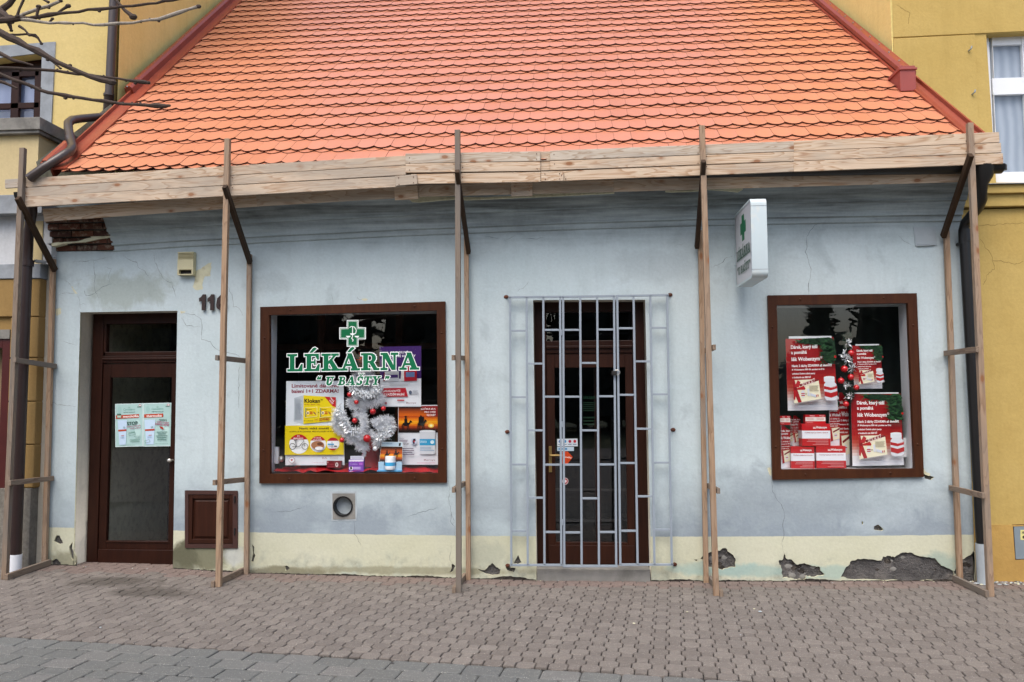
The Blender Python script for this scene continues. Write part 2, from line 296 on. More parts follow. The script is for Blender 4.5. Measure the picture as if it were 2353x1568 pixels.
# ------------------------------------------------------------------ mesh builder
class MB:
    def __init__(s): s.v, s.f, s.m, s.mats = [], [], [], []
    def mi(s, mat):
        if mat not in s.mats: s.mats.append(mat)
        return s.mats.index(mat)
    def add(s, vs, fs, mat):
        o = len(s.v); s.v += [tuple(p) for p in vs]; k = s.mi(mat)
        for f in fs: s.f.append([i+o for i in f]); s.m.append(k)
        return s
    def box(s, a, b, mat):
        (x0, y0, z0), (x1, y1, z1) = a, b
        vs = [(x0, y0, z0), (x1, y0, z0), (x1, y1, z0), (x0, y1, z0), (x0, y0, z1), (x1, y0, z1), (x1, y1, z1), (x0, y1, z1)]
        return s.add(vs, [(0, 3, 2, 1), (4, 5, 6, 7), (0, 1, 5, 4), (1, 2, 6, 5), (2, 3, 7, 6), (3, 0, 4, 7)], mat)
    def hexa(s, lo, hi, mat):     # two quads
        return s.add(list(lo)+list(hi), [(0, 3, 2, 1), (4, 5, 6, 7), (0, 1, 5, 4), (1, 2, 6, 5), (2, 3, 7, 6), (3, 0, 4, 7)], mat)
    def prism(s, pts, y0, y1, mat, side=None):   # polygon of (x,z) extruded along y; y0 is the front
        n = len(pts)
        a = sum(pts[i][0]*pts[(i+1) % n][1]-pts[(i+1) % n][0]*pts[i][1] for i in range(n))
        if a < 0: pts = pts[::-1]
        vs = [(x, y0, z) for x, z in pts]+[(x, y1, z) for x, z in pts]
        s.add(vs[:n]+vs[n:], [tuple(range(n)), tuple(range(2*n-1, n-1, -1))], mat)
        s.add(vs, [(i, i+n, (i+1) % n+n, (i+1) % n) for i in range(n)], side or mat)
        return s
    def tube(s, pts, r, mat, seg=12, cap=True):
        pts = [V(p) for p in pts]; n = len(pts); rr = r if isinstance(r, (list, tuple)) else [r]*n
        vs = []; up = None
        for i, p in enumerate(pts):
            t = (pts[min(i+1, n-1)]-pts[max(i-1, 0)]).normalized()
            if up is None: up = t.orthogonal().normalized()
            else: up = (up-t*up.dot(t)).normalized()
            w = t.cross(up)
            for k in range(seg):
                a = 2*math.pi*k/seg; vs.append(p+(up*math.cos(a)+w*math.sin(a))*rr[i])
        fs = [(i*seg+k, i*seg+(k+1) % seg, (i+1)*seg+(k+1) % seg, (i+1)*seg+k) for i in range(n-1) for k in range(seg)]
        if cap: fs += [tuple(range(seg))[::-1], tuple((n-1)*seg+k for k in range(seg))]
        return s.add(vs, fs, mat)
    def ball(s, c, r, mat, seg=16, sq=(1, 1, 1)):
        c = V(c); vs = []; fs = []; rg = seg//2
        for i in range(rg+1):
            for k in range(seg):
                a = math.pi*i/rg; b = 2*math.pi*k/seg
                vs.append(c+V((math.sin(a)*math.cos(b)*sq[0], math.sin(a)*math.sin(b)*sq[1], math.cos(a)*sq[2]))*r)
        for i in range(rg):
            for k in range(seg): fs.append((i*seg+k, (i+1)*seg+k, (i+1)*seg+(k+1) % seg, i*seg+(k+1) % seg))
        return s.add(vs, fs, mat)
    def build(s, name, parent=None, smooth=False, bevel=0., origin=None):
        me = bpy.data.meshes.new(name)
        og = V(origin) if origin is not None else V((0, 0, 0))
        me.from_pydata([tuple(V(p)-og) for p in s.v], [], s.f)
        for m in s.mats: me.materials.append(m)
        me.polygons.foreach_set('material_index', s.m)
        if smooth:
            me.polygons.foreach_set('use_smooth', [True]*len(me.polygons))
            try: me.set_sharp_from_angle(angle=math.radians(38))
            except Exception: pass
        me.update()
        o = bpy.data.objects.new(name, me); COL.objects.link(o); o.location = og
        if parent: setpar(o, parent)
        if bevel:
            b = o.modifiers.new('b', 'BEVEL'); b.width = bevel; b.segments = 2; b.limit_method = 'ANGLE'
        return o
def wmat(o):
    m = Matrix.LocRotScale(o.location, o.rotation_euler, o.scale)
    return (wmat(o.parent) @ o.matrix_parent_inverse @ m) if o.parent else m
def setpar(o, p):
    o.parent = p; o.matrix_parent_inverse = wmat(p).inverted()
def tag(o, label=None, cat=None, group=None, kind=None):
    if label: o['label'] = label
    if cat: o['category'] = cat
    if group: o['group'] = group
    if kind: o['kind'] = kind
    return o
def thing(name, loc, label, cat, group=None):
    o = bpy.data.objects.new(name, None); COL.objects.link(o); o.location = loc; o.empty_display_size = .1
    return tag(o, label, cat, group)
def beam(name, p0, p1, w, h, mat, parent, side=None, bevel=.002, wob=0.):
    """straight timber from p0 to p1; local X runs along the grain; w across (side vector), h the other way"""
    p0, p1 = V(p0), V(p1); d = p1-p0; ln = d.length; ex = d.normalized()
    sd = V(side) if side is not None else V((1, 0, 0))
    ey = (sd-ex*sd.dot(ex)).normalized(); ez = ex.cross(ey)
    m = MB(); n = 7 if wob else 1; vs = []
    for i in range(n+1):
        t = i/n; q = noise.noise(V((p0.x*3+t*2.3, p0.z, 1.7)))*wob
        for a, b in ((-1, -1), (1, -1), (1, 1), (-1, 1)): vs.append((ln*t, a*w/2+q, b*h/2+q*.6))
    fs = [(3, 2, 1, 0), tuple(4*n+k for k in range(4))]
    for i in range(n):
        for k in range(4): fs.append((4*i+k, 4*i+(k+1) % 4, 4*i+4+(k+1) % 4, 4*i+4+k))
    m.add(vs, fs, mat)
    o = m.build(name)
    o.matrix_world = Matrix.Translation(p0) @ Matrix((ex, ey, ez)).transposed().to_4x4()
    o.location, o.rotation_euler = p0, Matrix((ex, ey, ez)).transposed().to_euler()
    if bevel:
        b = o.modifiers.new('b', 'BEVEL'); b.width = bevel; b.segments = 1
    setpar(o, parent); return o
# filled outline with holes (plaster skins)
def holed(name, outer, holes, y0, y1, mat, sidemat=None, parent=None):
    cu = bpy.data.curves.new(name, 'CURVE'); cu.dimensions = '2D'; cu.fill_mode = 'BOTH'; cu.extrude = (y1-y0)/2
    for poly in [outer]+holes:
        sp = cu.splines.new('POLY'); sp.points.add(len(poly)-1)
        for i, (x, z) in enumerate(poly): sp.points[i].co = (x, z, 0, 1)
        sp.use_cyclic_u = True
    ob = bpy.data.objects.new('tmp', cu); COL.objects.link(ob)
    dg = bpy.context.evaluated_depsgraph_get(); dg.update()
    me = bpy.data.meshes.new_from_object(ob.evaluated_get(dg)); bpy.data.objects.remove(ob)
    me.name = name
    me.transform(Matrix(((1, 0, 0, 0), (0, 0, -1, (y0+y1)/2), (0, 1, 0, 0), (0, 0, 0, 1))))
    me.materials.clear(); me.materials.append(mat)
    if sidemat:
        me.materials.append(sidemat)
        for p in me.polygons:
            if abs(p.normal.y) < .5: p.material_index = 1
            else: p.material_index = 0
    o = bpy.data.objects.new(name, me); COL.objects.link(o)
    if parent: setpar(o, parent)
    return o
# ------------------------------------------------------------------ lettering and flat printed art
TXT = {}
def text_geo(s, bold=.0, shear=0., extrude=0.):
    bold = min(bold, .018); k = (s, bold, shear, extrude)
    if k not in TXT:
        if 'ě' in s:      # the built-in face lacks this letter: e with a drawn caron
            vs, fs = text_geo(s.replace('ě', 'e'), bold, shear, extrude); vs, fs = list(vs), list(fs)
            ye = max(v[1] for v in text_geo('e', bold, 0., 0.)[0])
            for i, ch in enumerate(s):
                if ch == 'ě':
                    x1 = max(v[0] for v in text_geo(s[:i].replace('ě', 'e')+'e', bold, 0., 0.)[0])-.22; o = len(vs); h = .06
                    vs += [(x1-.13, ye+.2, 0), (x1-.06, ye+.2, 0), (x1+.03, ye+h, 0), (x1-.03, ye+h, 0), (x1+.13, ye+.2, 0), (x1+.06, ye+.2, 0), (x1+.0, ye+h+.03, 0), (x1+.03, ye+h, 0)]
                    fs += [(o, o+1, o+2, o+3), (o+4, o+5, o+6, o+7)]
            TXT[k] = (vs, fs); return TXT[k]
        cu = bpy.data.curves.new('t', 'FONT'); cu.body = s; cu.offset = bold; cu.shear = shear; cu.resolution_u = 3; cu.extrude = extrude
        ob = bpy.data.objects.new('t', cu); COL.objects.link(ob)
        dg = bpy.context.evaluated_depsgraph_get(); dg.update()
        me = bpy.data.meshes.new_from_object(ob.evaluated_get(dg))
        vs = [tuple(v.co) for v in me.vertices]; fs = [tuple(p.vertices) for p in me.polygons]
        bpy.data.objects.remove(ob); bpy.data.meshes.remove(me); TXT[k] = (vs, fs)
    return TXT[k]
def expand(poly, e):
    n = len(poly); a = sum(poly[i][0]*poly[(i+1) % n][1]-poly[(i+1) % n][0]*poly[i][1] for i in range(n))
    if a < 0: poly = poly[::-1]
    out = []
    for i in range(n):
        p, q, r = V(poly[i-1]), V(poly[i]), V(poly[(i+1) % n])
        d1, d2 = (q-p).normalized(), (r-q).normalized()
        n1, n2 = V((d1.y, -d1.x)), V((d2.y, -d2.x)); k = 1+n1.dot(n2)
        m = (n1+n2)/max(k, .35); out.append((q.x+m.x*e, q.y+m.y*e))
    return out
def ringseg(cx, cy, ro, ri, a0, a1, n=8, sx=1., sxi=None):
    sxi = sx if sxi is None else sxi; out = []
    for i in range(n):
        t0, t1 = math.radians(a0+(a1-a0)*i/n), math.radians(a0+(a1-a0)*(i+1)/n)
        out.append([(cx+ro*sx*math.cos(t0), cy+ro*math.sin(t0)), (cx+ro*sx*math.cos(t1), cy+ro*math.sin(t1)),
                    (cx+ri*sxi*math.cos(t1), cy+ri*math.sin(t1)), (cx+ri*sxi*math.cos(t0), cy+ri*math.sin(t0))])
    return out
def rc(x0, x1, y0, y1): return [(x0, y0), (x1, y0), (x1, y1), (x0, y1)]
SERIF = {
 'L': (1.0, [rc(.17, .44, 0, 1), rc(0, .61, .9, 1), rc(0, .95, 0, .1), [(.97, .0), (.99, .4), (.9, .4), (.72, .08)]]),
 'E': (1.0, [rc(.15, .42, 0, 1), rc(0, .9, .9, 1), rc(0, .95, 0, .1), [(.92, 1), (.93, .68), (.85, .68), (.7, .92)], [(.95, 0), (.99, .38), (.9, .38), (.72, .08)], rc(.4, .7, .47, .56), rc(.64, .71, .35, .67)]),
 'K': (1.13, [rc(.15, .42, 0, 1), rc(0, .58, .9, 1), rc(0, .58, 0, .1), [(.38, .34), (.38, .48), (.84, .94), (.98, .94)], [(.48, .52), (.66, .68), (1.08, .06), (.76, .06)], rc(.64, 1.1, .9, 1), rc(.64, 1.18, 0, .1)]),
 'A': (1.2, [[(.1, .05), (.22, .05), (.6, .98), (.5, 1)], [(.44, 1), (.7, 1), (1.1, .05), (.78, .05)], rc(.27, .9, .27, .37), rc(-.03, .42, 0, .1), rc(.66, 1.23, 0, .1)]),
 'R': (1.15, [rc(.15, .42, 0, 1), rc(0, .6, .9, 1), rc(0, .6, 0, .1), rc(.4, .62, .44, .53)]+ringseg(.6, .72, .28, .18, -90, 90, 8, 1.25, .7)+[[(.5, .5), (.78, .5), (1.05, .07), (.8, .07)], rc(.8, 1.17, 0, .1)]),
 'N': (1.12, [rc(.15, .26, 0, 1), rc(.84, .95, .05, 1), [(.1, 1), (.42, 1), (.95, .0), (.72, .0)], rc(0, .4, .9, 1), rc(0, .42, 0, .1), rc(.67, 1.12, .9, 1)]),
 'U': (1.08, [rc(.15, .42, .33, 1), rc(.8, .91, .33, 1), rc(0, .57, .9, 1), rc(.65, 1.06, .9, 1)]+ringseg(.53, .34, .36, .2, 180, 360, 9, 1.05, .6)),
 'B': (1.02, [rc(.15, .42, 0, 1), rc(0, .6, .9, 1), rc(0, .6, 0, .1), rc(.4, .6, .47, .56)]+ringseg(.58, .75, .25, .15, -90, 90, 7, 1.1, .6)+ringseg(.6, .27, .27, .17, -90, 90, 7, 1.25, .7)),
 'S': (.88, ringseg(.44, .74, .27, .15, 20, 250, 9, 1.3, .85)+ringseg(.44, .27, .28, .15, -160, 75, 9, 1.35, .85)+[rc(.73, .81, .64, .98), rc(.07, .15, .02, .36)]),
 'T': (1.0, [rc(.37, .64, 0, 1), rc(.03, .97, .9, 1), rc(.2, .82, 0, .1), [(.0, .66), (.08, .66), (.2, .94), (.02, 1)], [(1., .66), (.92, .66), (.8, .94), (.98, 1)]]),
 'Y': (1.05, [rc(.4, .67, 0, .5), [(.4, .5), (.67, .48), (.4, .95), (.1, .95)], [(.5, .45), (.62, .45), (.95, .95), (.82, .95)], rc(-.03, .5, .9, 1), rc(.68, 1.1, .9, 1), rc(.24, .84, 0, .1)]),
}
ACUTE = [(.45, 1.1), (.6, 1.1), (.88, 1.32), (.78, 1.38), (.66, 1.34)]
CARON = [[(.42, 1.1), (.54, 1.1), (.3, 1.34), (.18, 1.34)], [(.42, 1.1), (.54, 1.1), (.8, 1.34), (.68, 1.34)]]
def serif_word(word):
    out = []; x = 0
    for ch in word:
        if ch == ' ': x += .55; continue
        base = {'É': 'E', 'Á': 'A', 'Š': 'S'}.get(ch, ch)
        if base in ('“', '”'):
            for dx in (0, .3):
                if base == '“': out += [[(x+dx+.02, .72), (x+dx+.24, .72), (x+dx+.24, .92), (x+dx+.02, .92)], [(x+dx+.02, .85), (x+dx+.12, .85), (x+dx+.24, 1.06), (x+dx+.16, 1.08)]]
                else: out += [[(x+dx+.02, .8), (x+dx+.24, .8), (x+dx+.24, 1.0), (x+dx+.02, 1.0)], [(x+dx+.14, .86), (x+dx+.24, .86), (x+dx+.1, .64), (x+dx+.02, .66)]]
            x += .72; continue
        w, ps = SERIF[base]
        out += [[(px+x, py) for px, py in p] for p in ps]
        if ch in 'ÉÁ': out.append([(px+x-(.1 if ch == 'É' else 0), py) for px, py in ACUTE])
        if ch == 'Š': out += [[(px+x, py) for px, py in p] for p in CARON]
        x += w+.13
    return out, x
class Flat:
    """thin printed sheet: four corners in space (tl,tr,br,bl); art is given in any box of coordinates"""
    def __init__(s, corners, box=(0, 0, 1, 1), back='#e4e6e8', thick=.002, step=.0003, paper=True):
        s.c = [V(p) for p in corners]; s.b = box; s.m = MB(); s.k = 0; s.step = step
        s.n = (s.c[1]-s.c[0]).cross(s.c[3]-s.c[0]).normalized()
        if s.n.dot(CAM-s.c[0]) < 0: s.n = -s.n
        if paper:
            lo = [p-s.n*thick for p in s.c]; s.m.hexa([lo[3], lo[2], lo[1], lo[0]], [s.c[3], s.c[2], s.c[1], s.c[0]], ink(back))
    def P(s, x, y, k):
        u = (x-s.b[0])/(s.b[2]-s.b[0]); v = (y-s.b[1])/(s.b[3]-s.b[1])
        a = s.c[0].lerp(s.c[1], u); b = s.c[3].lerp(s.c[2], u)
        return a.lerp(b, v)+s.n*(s.step*k)
    def poly(s, pts, col, lay=None):
        s.k += 1; k = s.k if lay is None else lay
        pts = [s.P(x, y, k*1.) for x, y in pts]
        s.m.add(pts, [tuple(range(len(pts)))], ink(col) if isinstance(col, str) else col); return s
    def rect(s, x0, y0, x1, y1, col): return s.poly([(x0, y0), (x1, y0), (x1, y1), (x0, y1)], col)
    def ell(s, cx, cy, rx, ry, col, a0=0, a1=360, n=22):
        return s.poly([(cx+rx*math.cos(math.radians(a0+(a1-a0)*i/n)), cy+ry*math.sin(math.radians(a0+(a1-a0)*i/n))) for i in range(n + (0 if a1-a0 == 360 else 1))], col)
    def text(s, t, x0, y0, x1, y1, col, bold=.012, rot=0., shear=0.):
        vs, fs = text_geo(t, bold, shear)
        if not vs: return s
        xs = [v[0] for v in vs]; ys = [v[1] for v in vs]; ax, bx, ay, by = min(xs), max(xs), min(ys), max(ys)
        cr, sr = math.cos(rot), math.sin(rot); cx, cy = (x0+x1)/2, (y0+y1)/2
        for dx in ((0.,) if bold < .025 else (0., -abs(y1-y0)*.013*(x1-x0)/abs(x1-x0), abs(y1-y0)*.013)):
          s.k += 1; out = []
          for v in vs:
            x = x0+(v[0]-ax)/(bx-ax)*(x1-x0)-cx+dx; y = y1+(v[1]-ay)/(by-ay)*(y0-y1)-cy
            out.append(s.P(cx+x*cr-y*sr, cy+x*sr+y*cr, s.k))
          s.m.add(out, fs, ink(col))
        return s
    def serif(s, word, x0, y0, x1, y1, dy, fill, outline=None, e=.05, shear=0., grow=0.):
        """slab serif lettering, cap height between y0 and y1; dy = drift of the base line"""
        ps, w = serif_word(word); s.k += 2; sx = (x1-x0)/w; sy = (y1-y0)
        def mp(q, k):
            return s.P(x0+(q[0]+q[1]*shear)*sx, y1-q[1]*sy+dy*q[0]/w, k)
        if outline:
            for i, p in enumerate(ps): q = [mp(a, s.k+i*.02) for a in expand(p, e)]; s.m.add(q, [tuple(range(len(q)))], ink(outline))
            s.k += 2
        for i, p in enumerate(ps): q = [mp(a, s.k+i*.02) for a in (expand(p, grow) if grow else p)]; s.m.add(q, [tuple(range(len(q)))], ink(fill) if isinstance(fill, str) else fill)
        s.k += 1; return s
    def line(s, pts, w, col):
        for i in range(len(pts)-1):
            a, b = V(pts[i]), V(pts[i+1]); d = (b-a).normalized(); n = V((-d.y, d.x))*w/2
            s.poly([tuple(a+n), tuple(b+n), tuple(b-n), tuple(a-n)], col, lay=s.k+1+i*.02)
        s.k += 1; return s
    def build(s, name, parent=None): return s.m.build(name, parent)
def quad(pts, Y): return [at(x, y, Y) for x, y in pts]
def pharmacy_cross(F, cx, cy, r, ry, col='#00653c', rim='#e9f0ec'):
    a, b = r*.41, ry*.41
    def crs(k, e): return [(cx-a-e, cy-ry-e), (cx+a+e, cy-ry-e), (cx+a+e, cy-b-e), (cx+r+e, cy-b-e), (cx+r+e, cy+b+e), (cx+a+e, cy+b+e), (cx+a+e, cy+ry+e), (cx-a-e, cy+ry+e), (cx-a-e, cy+b+e), (cx-r-e, cy+b+e), (cx-r-e, cy-b-e), (cx-a-e, cy-b-e)]
    F.poly(crs(0, r*.06), rim); F.poly(crs(0, 0), col); F.poly(crs(0, -r*.045), rim); F.poly(crs(0, -r*.07), col)
    # bowl, scales and snake
    F.line([(cx-.25*r, cy-.45*ry), (cx-.1*r, cy-.55*ry), (cx+.15*r, cy-.5*ry), (cx+.3*r, cy-.25*ry), (cx+.25*r, cy), (cx+.05*r, cy+.1*ry)], r*.06, rim)
    F.line([(cx, cy-.5*ry), (cx, cy+.25*ry), (cx-.08*r, cy+.4*ry), (cx+.06*r, cy+.52*ry), (cx-.02*r, cy+.65*ry)], r*.06, rim)
    F.ell(cx-.34*r, cy+.2*ry, .18*r, .13*ry, rim, 0, 180); F.ell(cx+.34*r, cy+.2*ry, .18*r, .13*ry, rim, 0, 180); F.ell(cx, cy, .2*r, .14*ry, rim, 0, 180)
# ------------------------------------------------------------------ ground
g = MB(); g.add([(-90, -60, -.09), (90, -60, -.09), (90, 40, -.09), (-90, 40, -.09)], [(0, 1, 2, 3)], GRASSG)
tag(g.build('ground'), kind='structure')
g = MB(); g.add([(-60, -21.5, -.07), (60, -21.5, -.07), (60, 3, -.07), (-60, 3, -.07)], [(0, 1, 2, 3)], ASPH)
tag(g.build('square_paving'), kind='structure')
g = MB(); xs = np.linspace(-9, 8, 69); ys = np.linspace(-5.4, .45, 20); vs = [(x, y, gz(x, y)-.017) for y in ys for x in xs]
g.add(vs, [(j*69+i, j*69+i+1, (j+1)*69+i+1, (j+1)*69+i) for j in range(19) for i in range(68)], JOINT)
tag(g.build('joint_sand'), kind='structure')
ANG = math.atan(-.122); ca, sa = math.cos(ANG), math.sin(ANG)
def p2w(a, b): return (a*ca-b*sa, a*sa+b*ca)     # pattern frame to world
def w2p(x, y): return (x*ca+y*sa, -x*sa+y*ca)
SEAM = w2p(-4.485, -2.355)[1]
rp = random.Random(3)
def paver(mb, cx, cy, pts, mat, ch=.0045):
    x0, y0 = p2w(cx, cy); z0 = gz(x0, y0)+rp.gauss(0, .0014); tx, ty = rp.gauss(0, .009), rp.gauss(0, .009); ro = rp.uniform(-.012, .012)
    n = len(pts); out = []
    jx, jy = rp.uniform(-.0012, .0012), rp.uniform(-.0012, .0012)
    for ins, dz in ((1., -.026), (1., -.0055), (None, 0.)):
        for (px, py) in pts:
            r = math.hypot(px, py); k = 1. if ins else (r-ch)/r
            qx, qy = px*k+jx, py*k+jy; qx, qy = qx-qy*ro, qy+qx*ro
            X, Y = p2w(cx+qx, cy+qy)
            out.append((X, Y, z0+dz+qx*tx+qy*ty+(gz(X, Y)-gz(x0, y0))))
    fs = [(i, (i+1) % n, n+(i+1) % n, n+i) for i in range(n)]+[(n+i, n+(i+1) % n, 2*n+(i+1) % n, 2*n+i) for i in range(n)]+[tuple(range(2*n, 3*n))]
    mb.add(out, fs, mat)
pv = MB(); p = .1135; w, s = .139, .088; j = .0036
c = (w-s)/2; hw = w/2-j; hs = s/2-j
OCT = [(-hs, -hw), (hs, -hw), (hw, -hs), (hw, hs), (hs, hw), (-hs, hw), (-hw, hs), (-hw, -hs)]
SQ = [(-hs, -hs), (hs, -hs), (hs, hs), (-hs, hs)]
for jj in range(0, 33):
    for ii in range(-80, 76):
        a, b = ii*p, SEAM+hw+.008+(jj+0)*p
        if jj < 0: continue
        X, Y = p2w(a, b)
        if not (-7.6 < X < 6.4 and Y < .42): continue
        pink = Y > -.27+.05*math.sin(ii*1.3)
        paver(pv, a, b, OCT if (ii+jj) % 2 == 0 else SQ, PAVP if pink else PAVR)
tag(pv.build('brown_paving'), kind='structure')
pg = MB(); lw, ww = .268, .186
def rr(a, b, r=.022): return [(-a+r, -b), (a-r, -b), (a-.006, -b+.008), (a, -b+r), (a, b-r), (a-.006, b-.008), (a-r, b), (-a+r, b), (-a+.006, b-.008), (-a, b-r), (-a, -b+r), (-a+.006, -b+.008)]
RB = rr(lw/2-.003, ww/2-.003)
for k in range(3):
    for i in range(-32, 30):
        a, b = (i+(k % 2)*.5)*lw, SEAM-.006-ww*(k+.5)
        X, Y = p2w(a, b)
        if -7.8 < X < 6.6: paver(pg, a, b, RB, PAVG, .01)
RB2 = rr(ww/2-.003, lw/2-.003)
RBH = rr(ww/2-.003, lw/4-.003, .02)
for k in range(10):
    for i in range(-44, 40):
        a, b = i*ww, SEAM-.012-ww*3-lw*(k+.5-(i % 2)*.5)
        if i % 2 and k == 0: b -= lw*.25
        X, Y = p2w(a, b)
        if -7.8 < X < 6.6 and Y > -5.4: paver(pg, a, b, RBH if i % 2 and k == 0 else RB2, PAVG, .01)
tag(pg.build('grey_paving'), kind='structure')
# ------------------------------------------------------------------ pharmacy building
X0, X1 = -5.70, 3.985
shop = thing('shop_building', (-.8, 2., 0.), 'low blue grey plastered pharmacy with steep orange tiled roof between two yellow houses', 'building')
def px(pts, Y=0.): return [(at(x, y, Y).x, at(x, y, Y).z) for x, y in pts]
H_LDOOR = px([(184.6, 718), (407.6, 714.5), (397, 1312), (168, 1310)])
H_LWIN = px([(612, 716), (1014, 704), (1017, 1098), (611, 1100)])
H_RWIN = px([(1774, 692), (2092, 687), (2107, 1085), (1786, 1090)])
H_RDOOR = px([(1225, 690), (1482.5, 689), (1497, 1345), (1233, 1345)])
H_HATCH = px([(430, 1131), (544, 1131), (544, 1255), (430, 1255)])
vc = at(788.5, 1163.5, 0); e0x, e1x = at(1233, 1310).x, at(1496, 1310).x; DIRTM = rubble_material('foot_dirt', ('#1f1b18', '#38322d', '#6d665c'))
H_VENT = [(vc.x+.093*math.cos(a*math.pi/12), vc.z+.093*math.sin(a*math.pi/12)) for a in range(24)]
def blobby(pts, seed, amp=.008, sub=4):
    r = random.Random(seed); o = px(pts); out = []
    for i in range(len(o)):
        a, b = V(o[i]), V(o[(i+1) % len(o)])
        for k in range(sub):
            q = a.lerp(b, k/sub); d = (b-a); n = V((-d.y, d.x)).normalized() if d.length > 1e-6 else V((0, 0))
            am = min(amp, d.length*.35)
            q = q+n*(r.uniform(-am, am) if k else r.uniform(-am, am)*.5); out.append((q.x, q.y))
    return out
def zc(crop, sc, pts): return [((crop[0]+x/sc)/1.7, (crop[1]+y/sc)/1.7) for x, y in pts]
c3, c2, c6, c7 = (2600, 1800), (0, 800), (1000, 1800), (0, 1500)
PATCH = [
 blobby(zc(c3, 1.6807, [(228, 645), (275, 607), (310, 600), (345, 592), (385, 573), (420, 600), (462, 645), (460, 700), (420, 703), (375, 718), (340, 708), (290, 700), (272, 680), (270, 655)]), 1),
 blobby(zc(c3, 1.6807, [(743, 662), (775, 640), (780, 608), (795, 645), (830, 655), (860, 680), (900, 675), (950, 685), (1005, 695), (1025, 730), (1042, 750), (960, 763), (925, 755), (915, 780), (850, 778), (800, 765), (770, 775), (760, 700)]), 2),
 blobby(zc(c3, 1.6807, [(1150, 765), (1185, 700), (1225, 655), (1300, 645), (1420, 655), (1430, 630), (1480, 625), (1505, 635), (1560, 603), (1620, 608), (1690, 632), (1770, 640), (1810, 690), (1880, 722), (1905, 745), (1905, 790), (1800, 790), (1500, 785), (1250, 783)]), 3),
 blobby(zc(c3, 1.6807, [(1890, 730), (1915, 690), (1950, 650), (1985, 625), (2035, 592), (2043, 600), (2043, 800), (1900, 800)]), 4),
 blobby(zc(c3, 1.6807, [(1368, 432), (1395, 420), (1430, 450), (1420, 462), (1370, 455)]), 5, .003, 2),
 blobby(zc(c3, 1.6807, [(1287, 400), (1297, 400), (1296, 422), (1288, 415)]), 6, .002, 2),
 blobby(zc(c3, 1.6807, [(182, 648), (215, 650), (205, 662)]), 7, .002, 2),
 blobby(zc(c6, 1.6807, [(1450, 712), (1500, 720), (1530, 690), (1552, 672), (1580, 700), (1607, 715), (1600, 745), (1550, 755), (1490, 735)]), 8, .005, 3),
 blobby(zc(c6, 1.6807, [(1722, 620), (1745, 672), (1715, 680), (1690, 672), (1705, 650)]), 9, .004, 3),
 blobby(zc(c6, 1.6807, [(1640, 700), (1705, 705), (1690, 735), (1650, 722)]), 10, .004, 3),
 blobby(zc(c6, 1.6807, [(1285, 675), (1308, 692), (1290, 730), (1268, 738), (1285, 705)]), 11, .004, 3),
 blobby(zc(c6, 1.6807, [(188, 690), (210, 692), (222, 706), (195, 725)]), 12, .003, 3),
 blobby(zc(c7, 1.7418, [(365, 1070), (385, 1030), (405, 1030), (430, 1085), (400, 1092)]), 13, .004, 3),
 blobby(zc(c7, 1.7418, [(470, 1110), (495, 1072), (490, 1120), (520, 1180), (515, 1225), (480, 1180)]), 14, .003, 3),
 blobby(zc(c7, 1.7418, [(350, 1205), (385, 1190), (412, 1215), (412, 1236), (350, 1236)]), 15, .004, 3),
 blobby(zc(c7, 1.7418, [(1715, 1092), (1730, 1110), (1728, 1150), (1738, 1165), (1722, 1218), (1708, 1205), (1722, 1160)]), 16, .003, 3),
 blobby(zc((2950, 1100), 1.96, [(1284, 1470), (1330, 1485), (1372, 1500), (1350, 1520), (1300, 1510)]), 17, .003, 3),
]
OLDP = [
 (zc(c2, 1.96, [(1485, 515), (1530, 495), (1560, 475), (1600, 445), (1620, 442), (1615, 500), (1612, 545), (1570, 548), (1552, 600), (1550, 652), (1500, 655), (1476, 630), (1490, 580)]), 21),
 (zc(c2, 1.96, [(1380, 815), (1425, 812), (1415, 828), (1385, 832)]), 22), (zc(c2, 1.96, [(548, 625), (560, 640), (598, 685), (575, 683), (556, 655)]), 23),
 (zc((980, 1150), 1.96, [(850, 38), (875, 30), (895, 38), (885, 50), (860, 48)]), 24), (zc((2600, 1800), 1.6807, [(668, 50), (690, 45), (694, 98), (680, 92)]), 25),
 (zc((2950, 1100), 1.96, [(1284, 1395), (1300, 1450), (1345, 1478), (1330, 1490), (1290, 1470)]), 26), (zc(c2, 1.96, [(425, 800), (470, 795), (465, 840), (430, 850)]), 27)]
outer = [(X0, -.2), (X1, -.2), (X1, 4.22), (X0, 4.22)]
holes = [H_LDOOR, H_LWIN, H_RWIN, H_RDOOR, H_HATCH, H_VENT]
wall = holed('wall', outer, holes+PATCH, 0., .022, WALL, OLDCREAM, shop)
core = holed('masonry_core', [(a, b) for a, b in outer], holes, .024, .26, MORTAR, REVEAL, wall)
# lumps of rubble standing in the largest bare patches
rr_ = random.Random(5)
for P in PATCH[:4]:
    xsP = [q[0] for q in P]; zsP = [q[1] for q in P]; cx, cz = sum(xsP)/len(P), sum(zsP)/len(P)
    rb = MB()
    for _ in range(34):
        t = rr_.random()**.6*.78; q = rr_.choice(P); x, z = cx+(q[0]-cx)*t, cz+(q[1]-cz)*t; r = rr_.uniform(.008, .04)
        rb.ball((x, .035, z), r, rr_.choice([MORTAR, MORTAR, CONC, DIRTM]), 8, (1.3, .5, .8))
    rb.build('mortar_lumps', wall, smooth=True)
for pts, sd in OLDP: op = MB(); op.prism(blobby(pts, sd, .006, 3), -.0012, .01, OLDCREAM); op.build('bared_paint', wall)
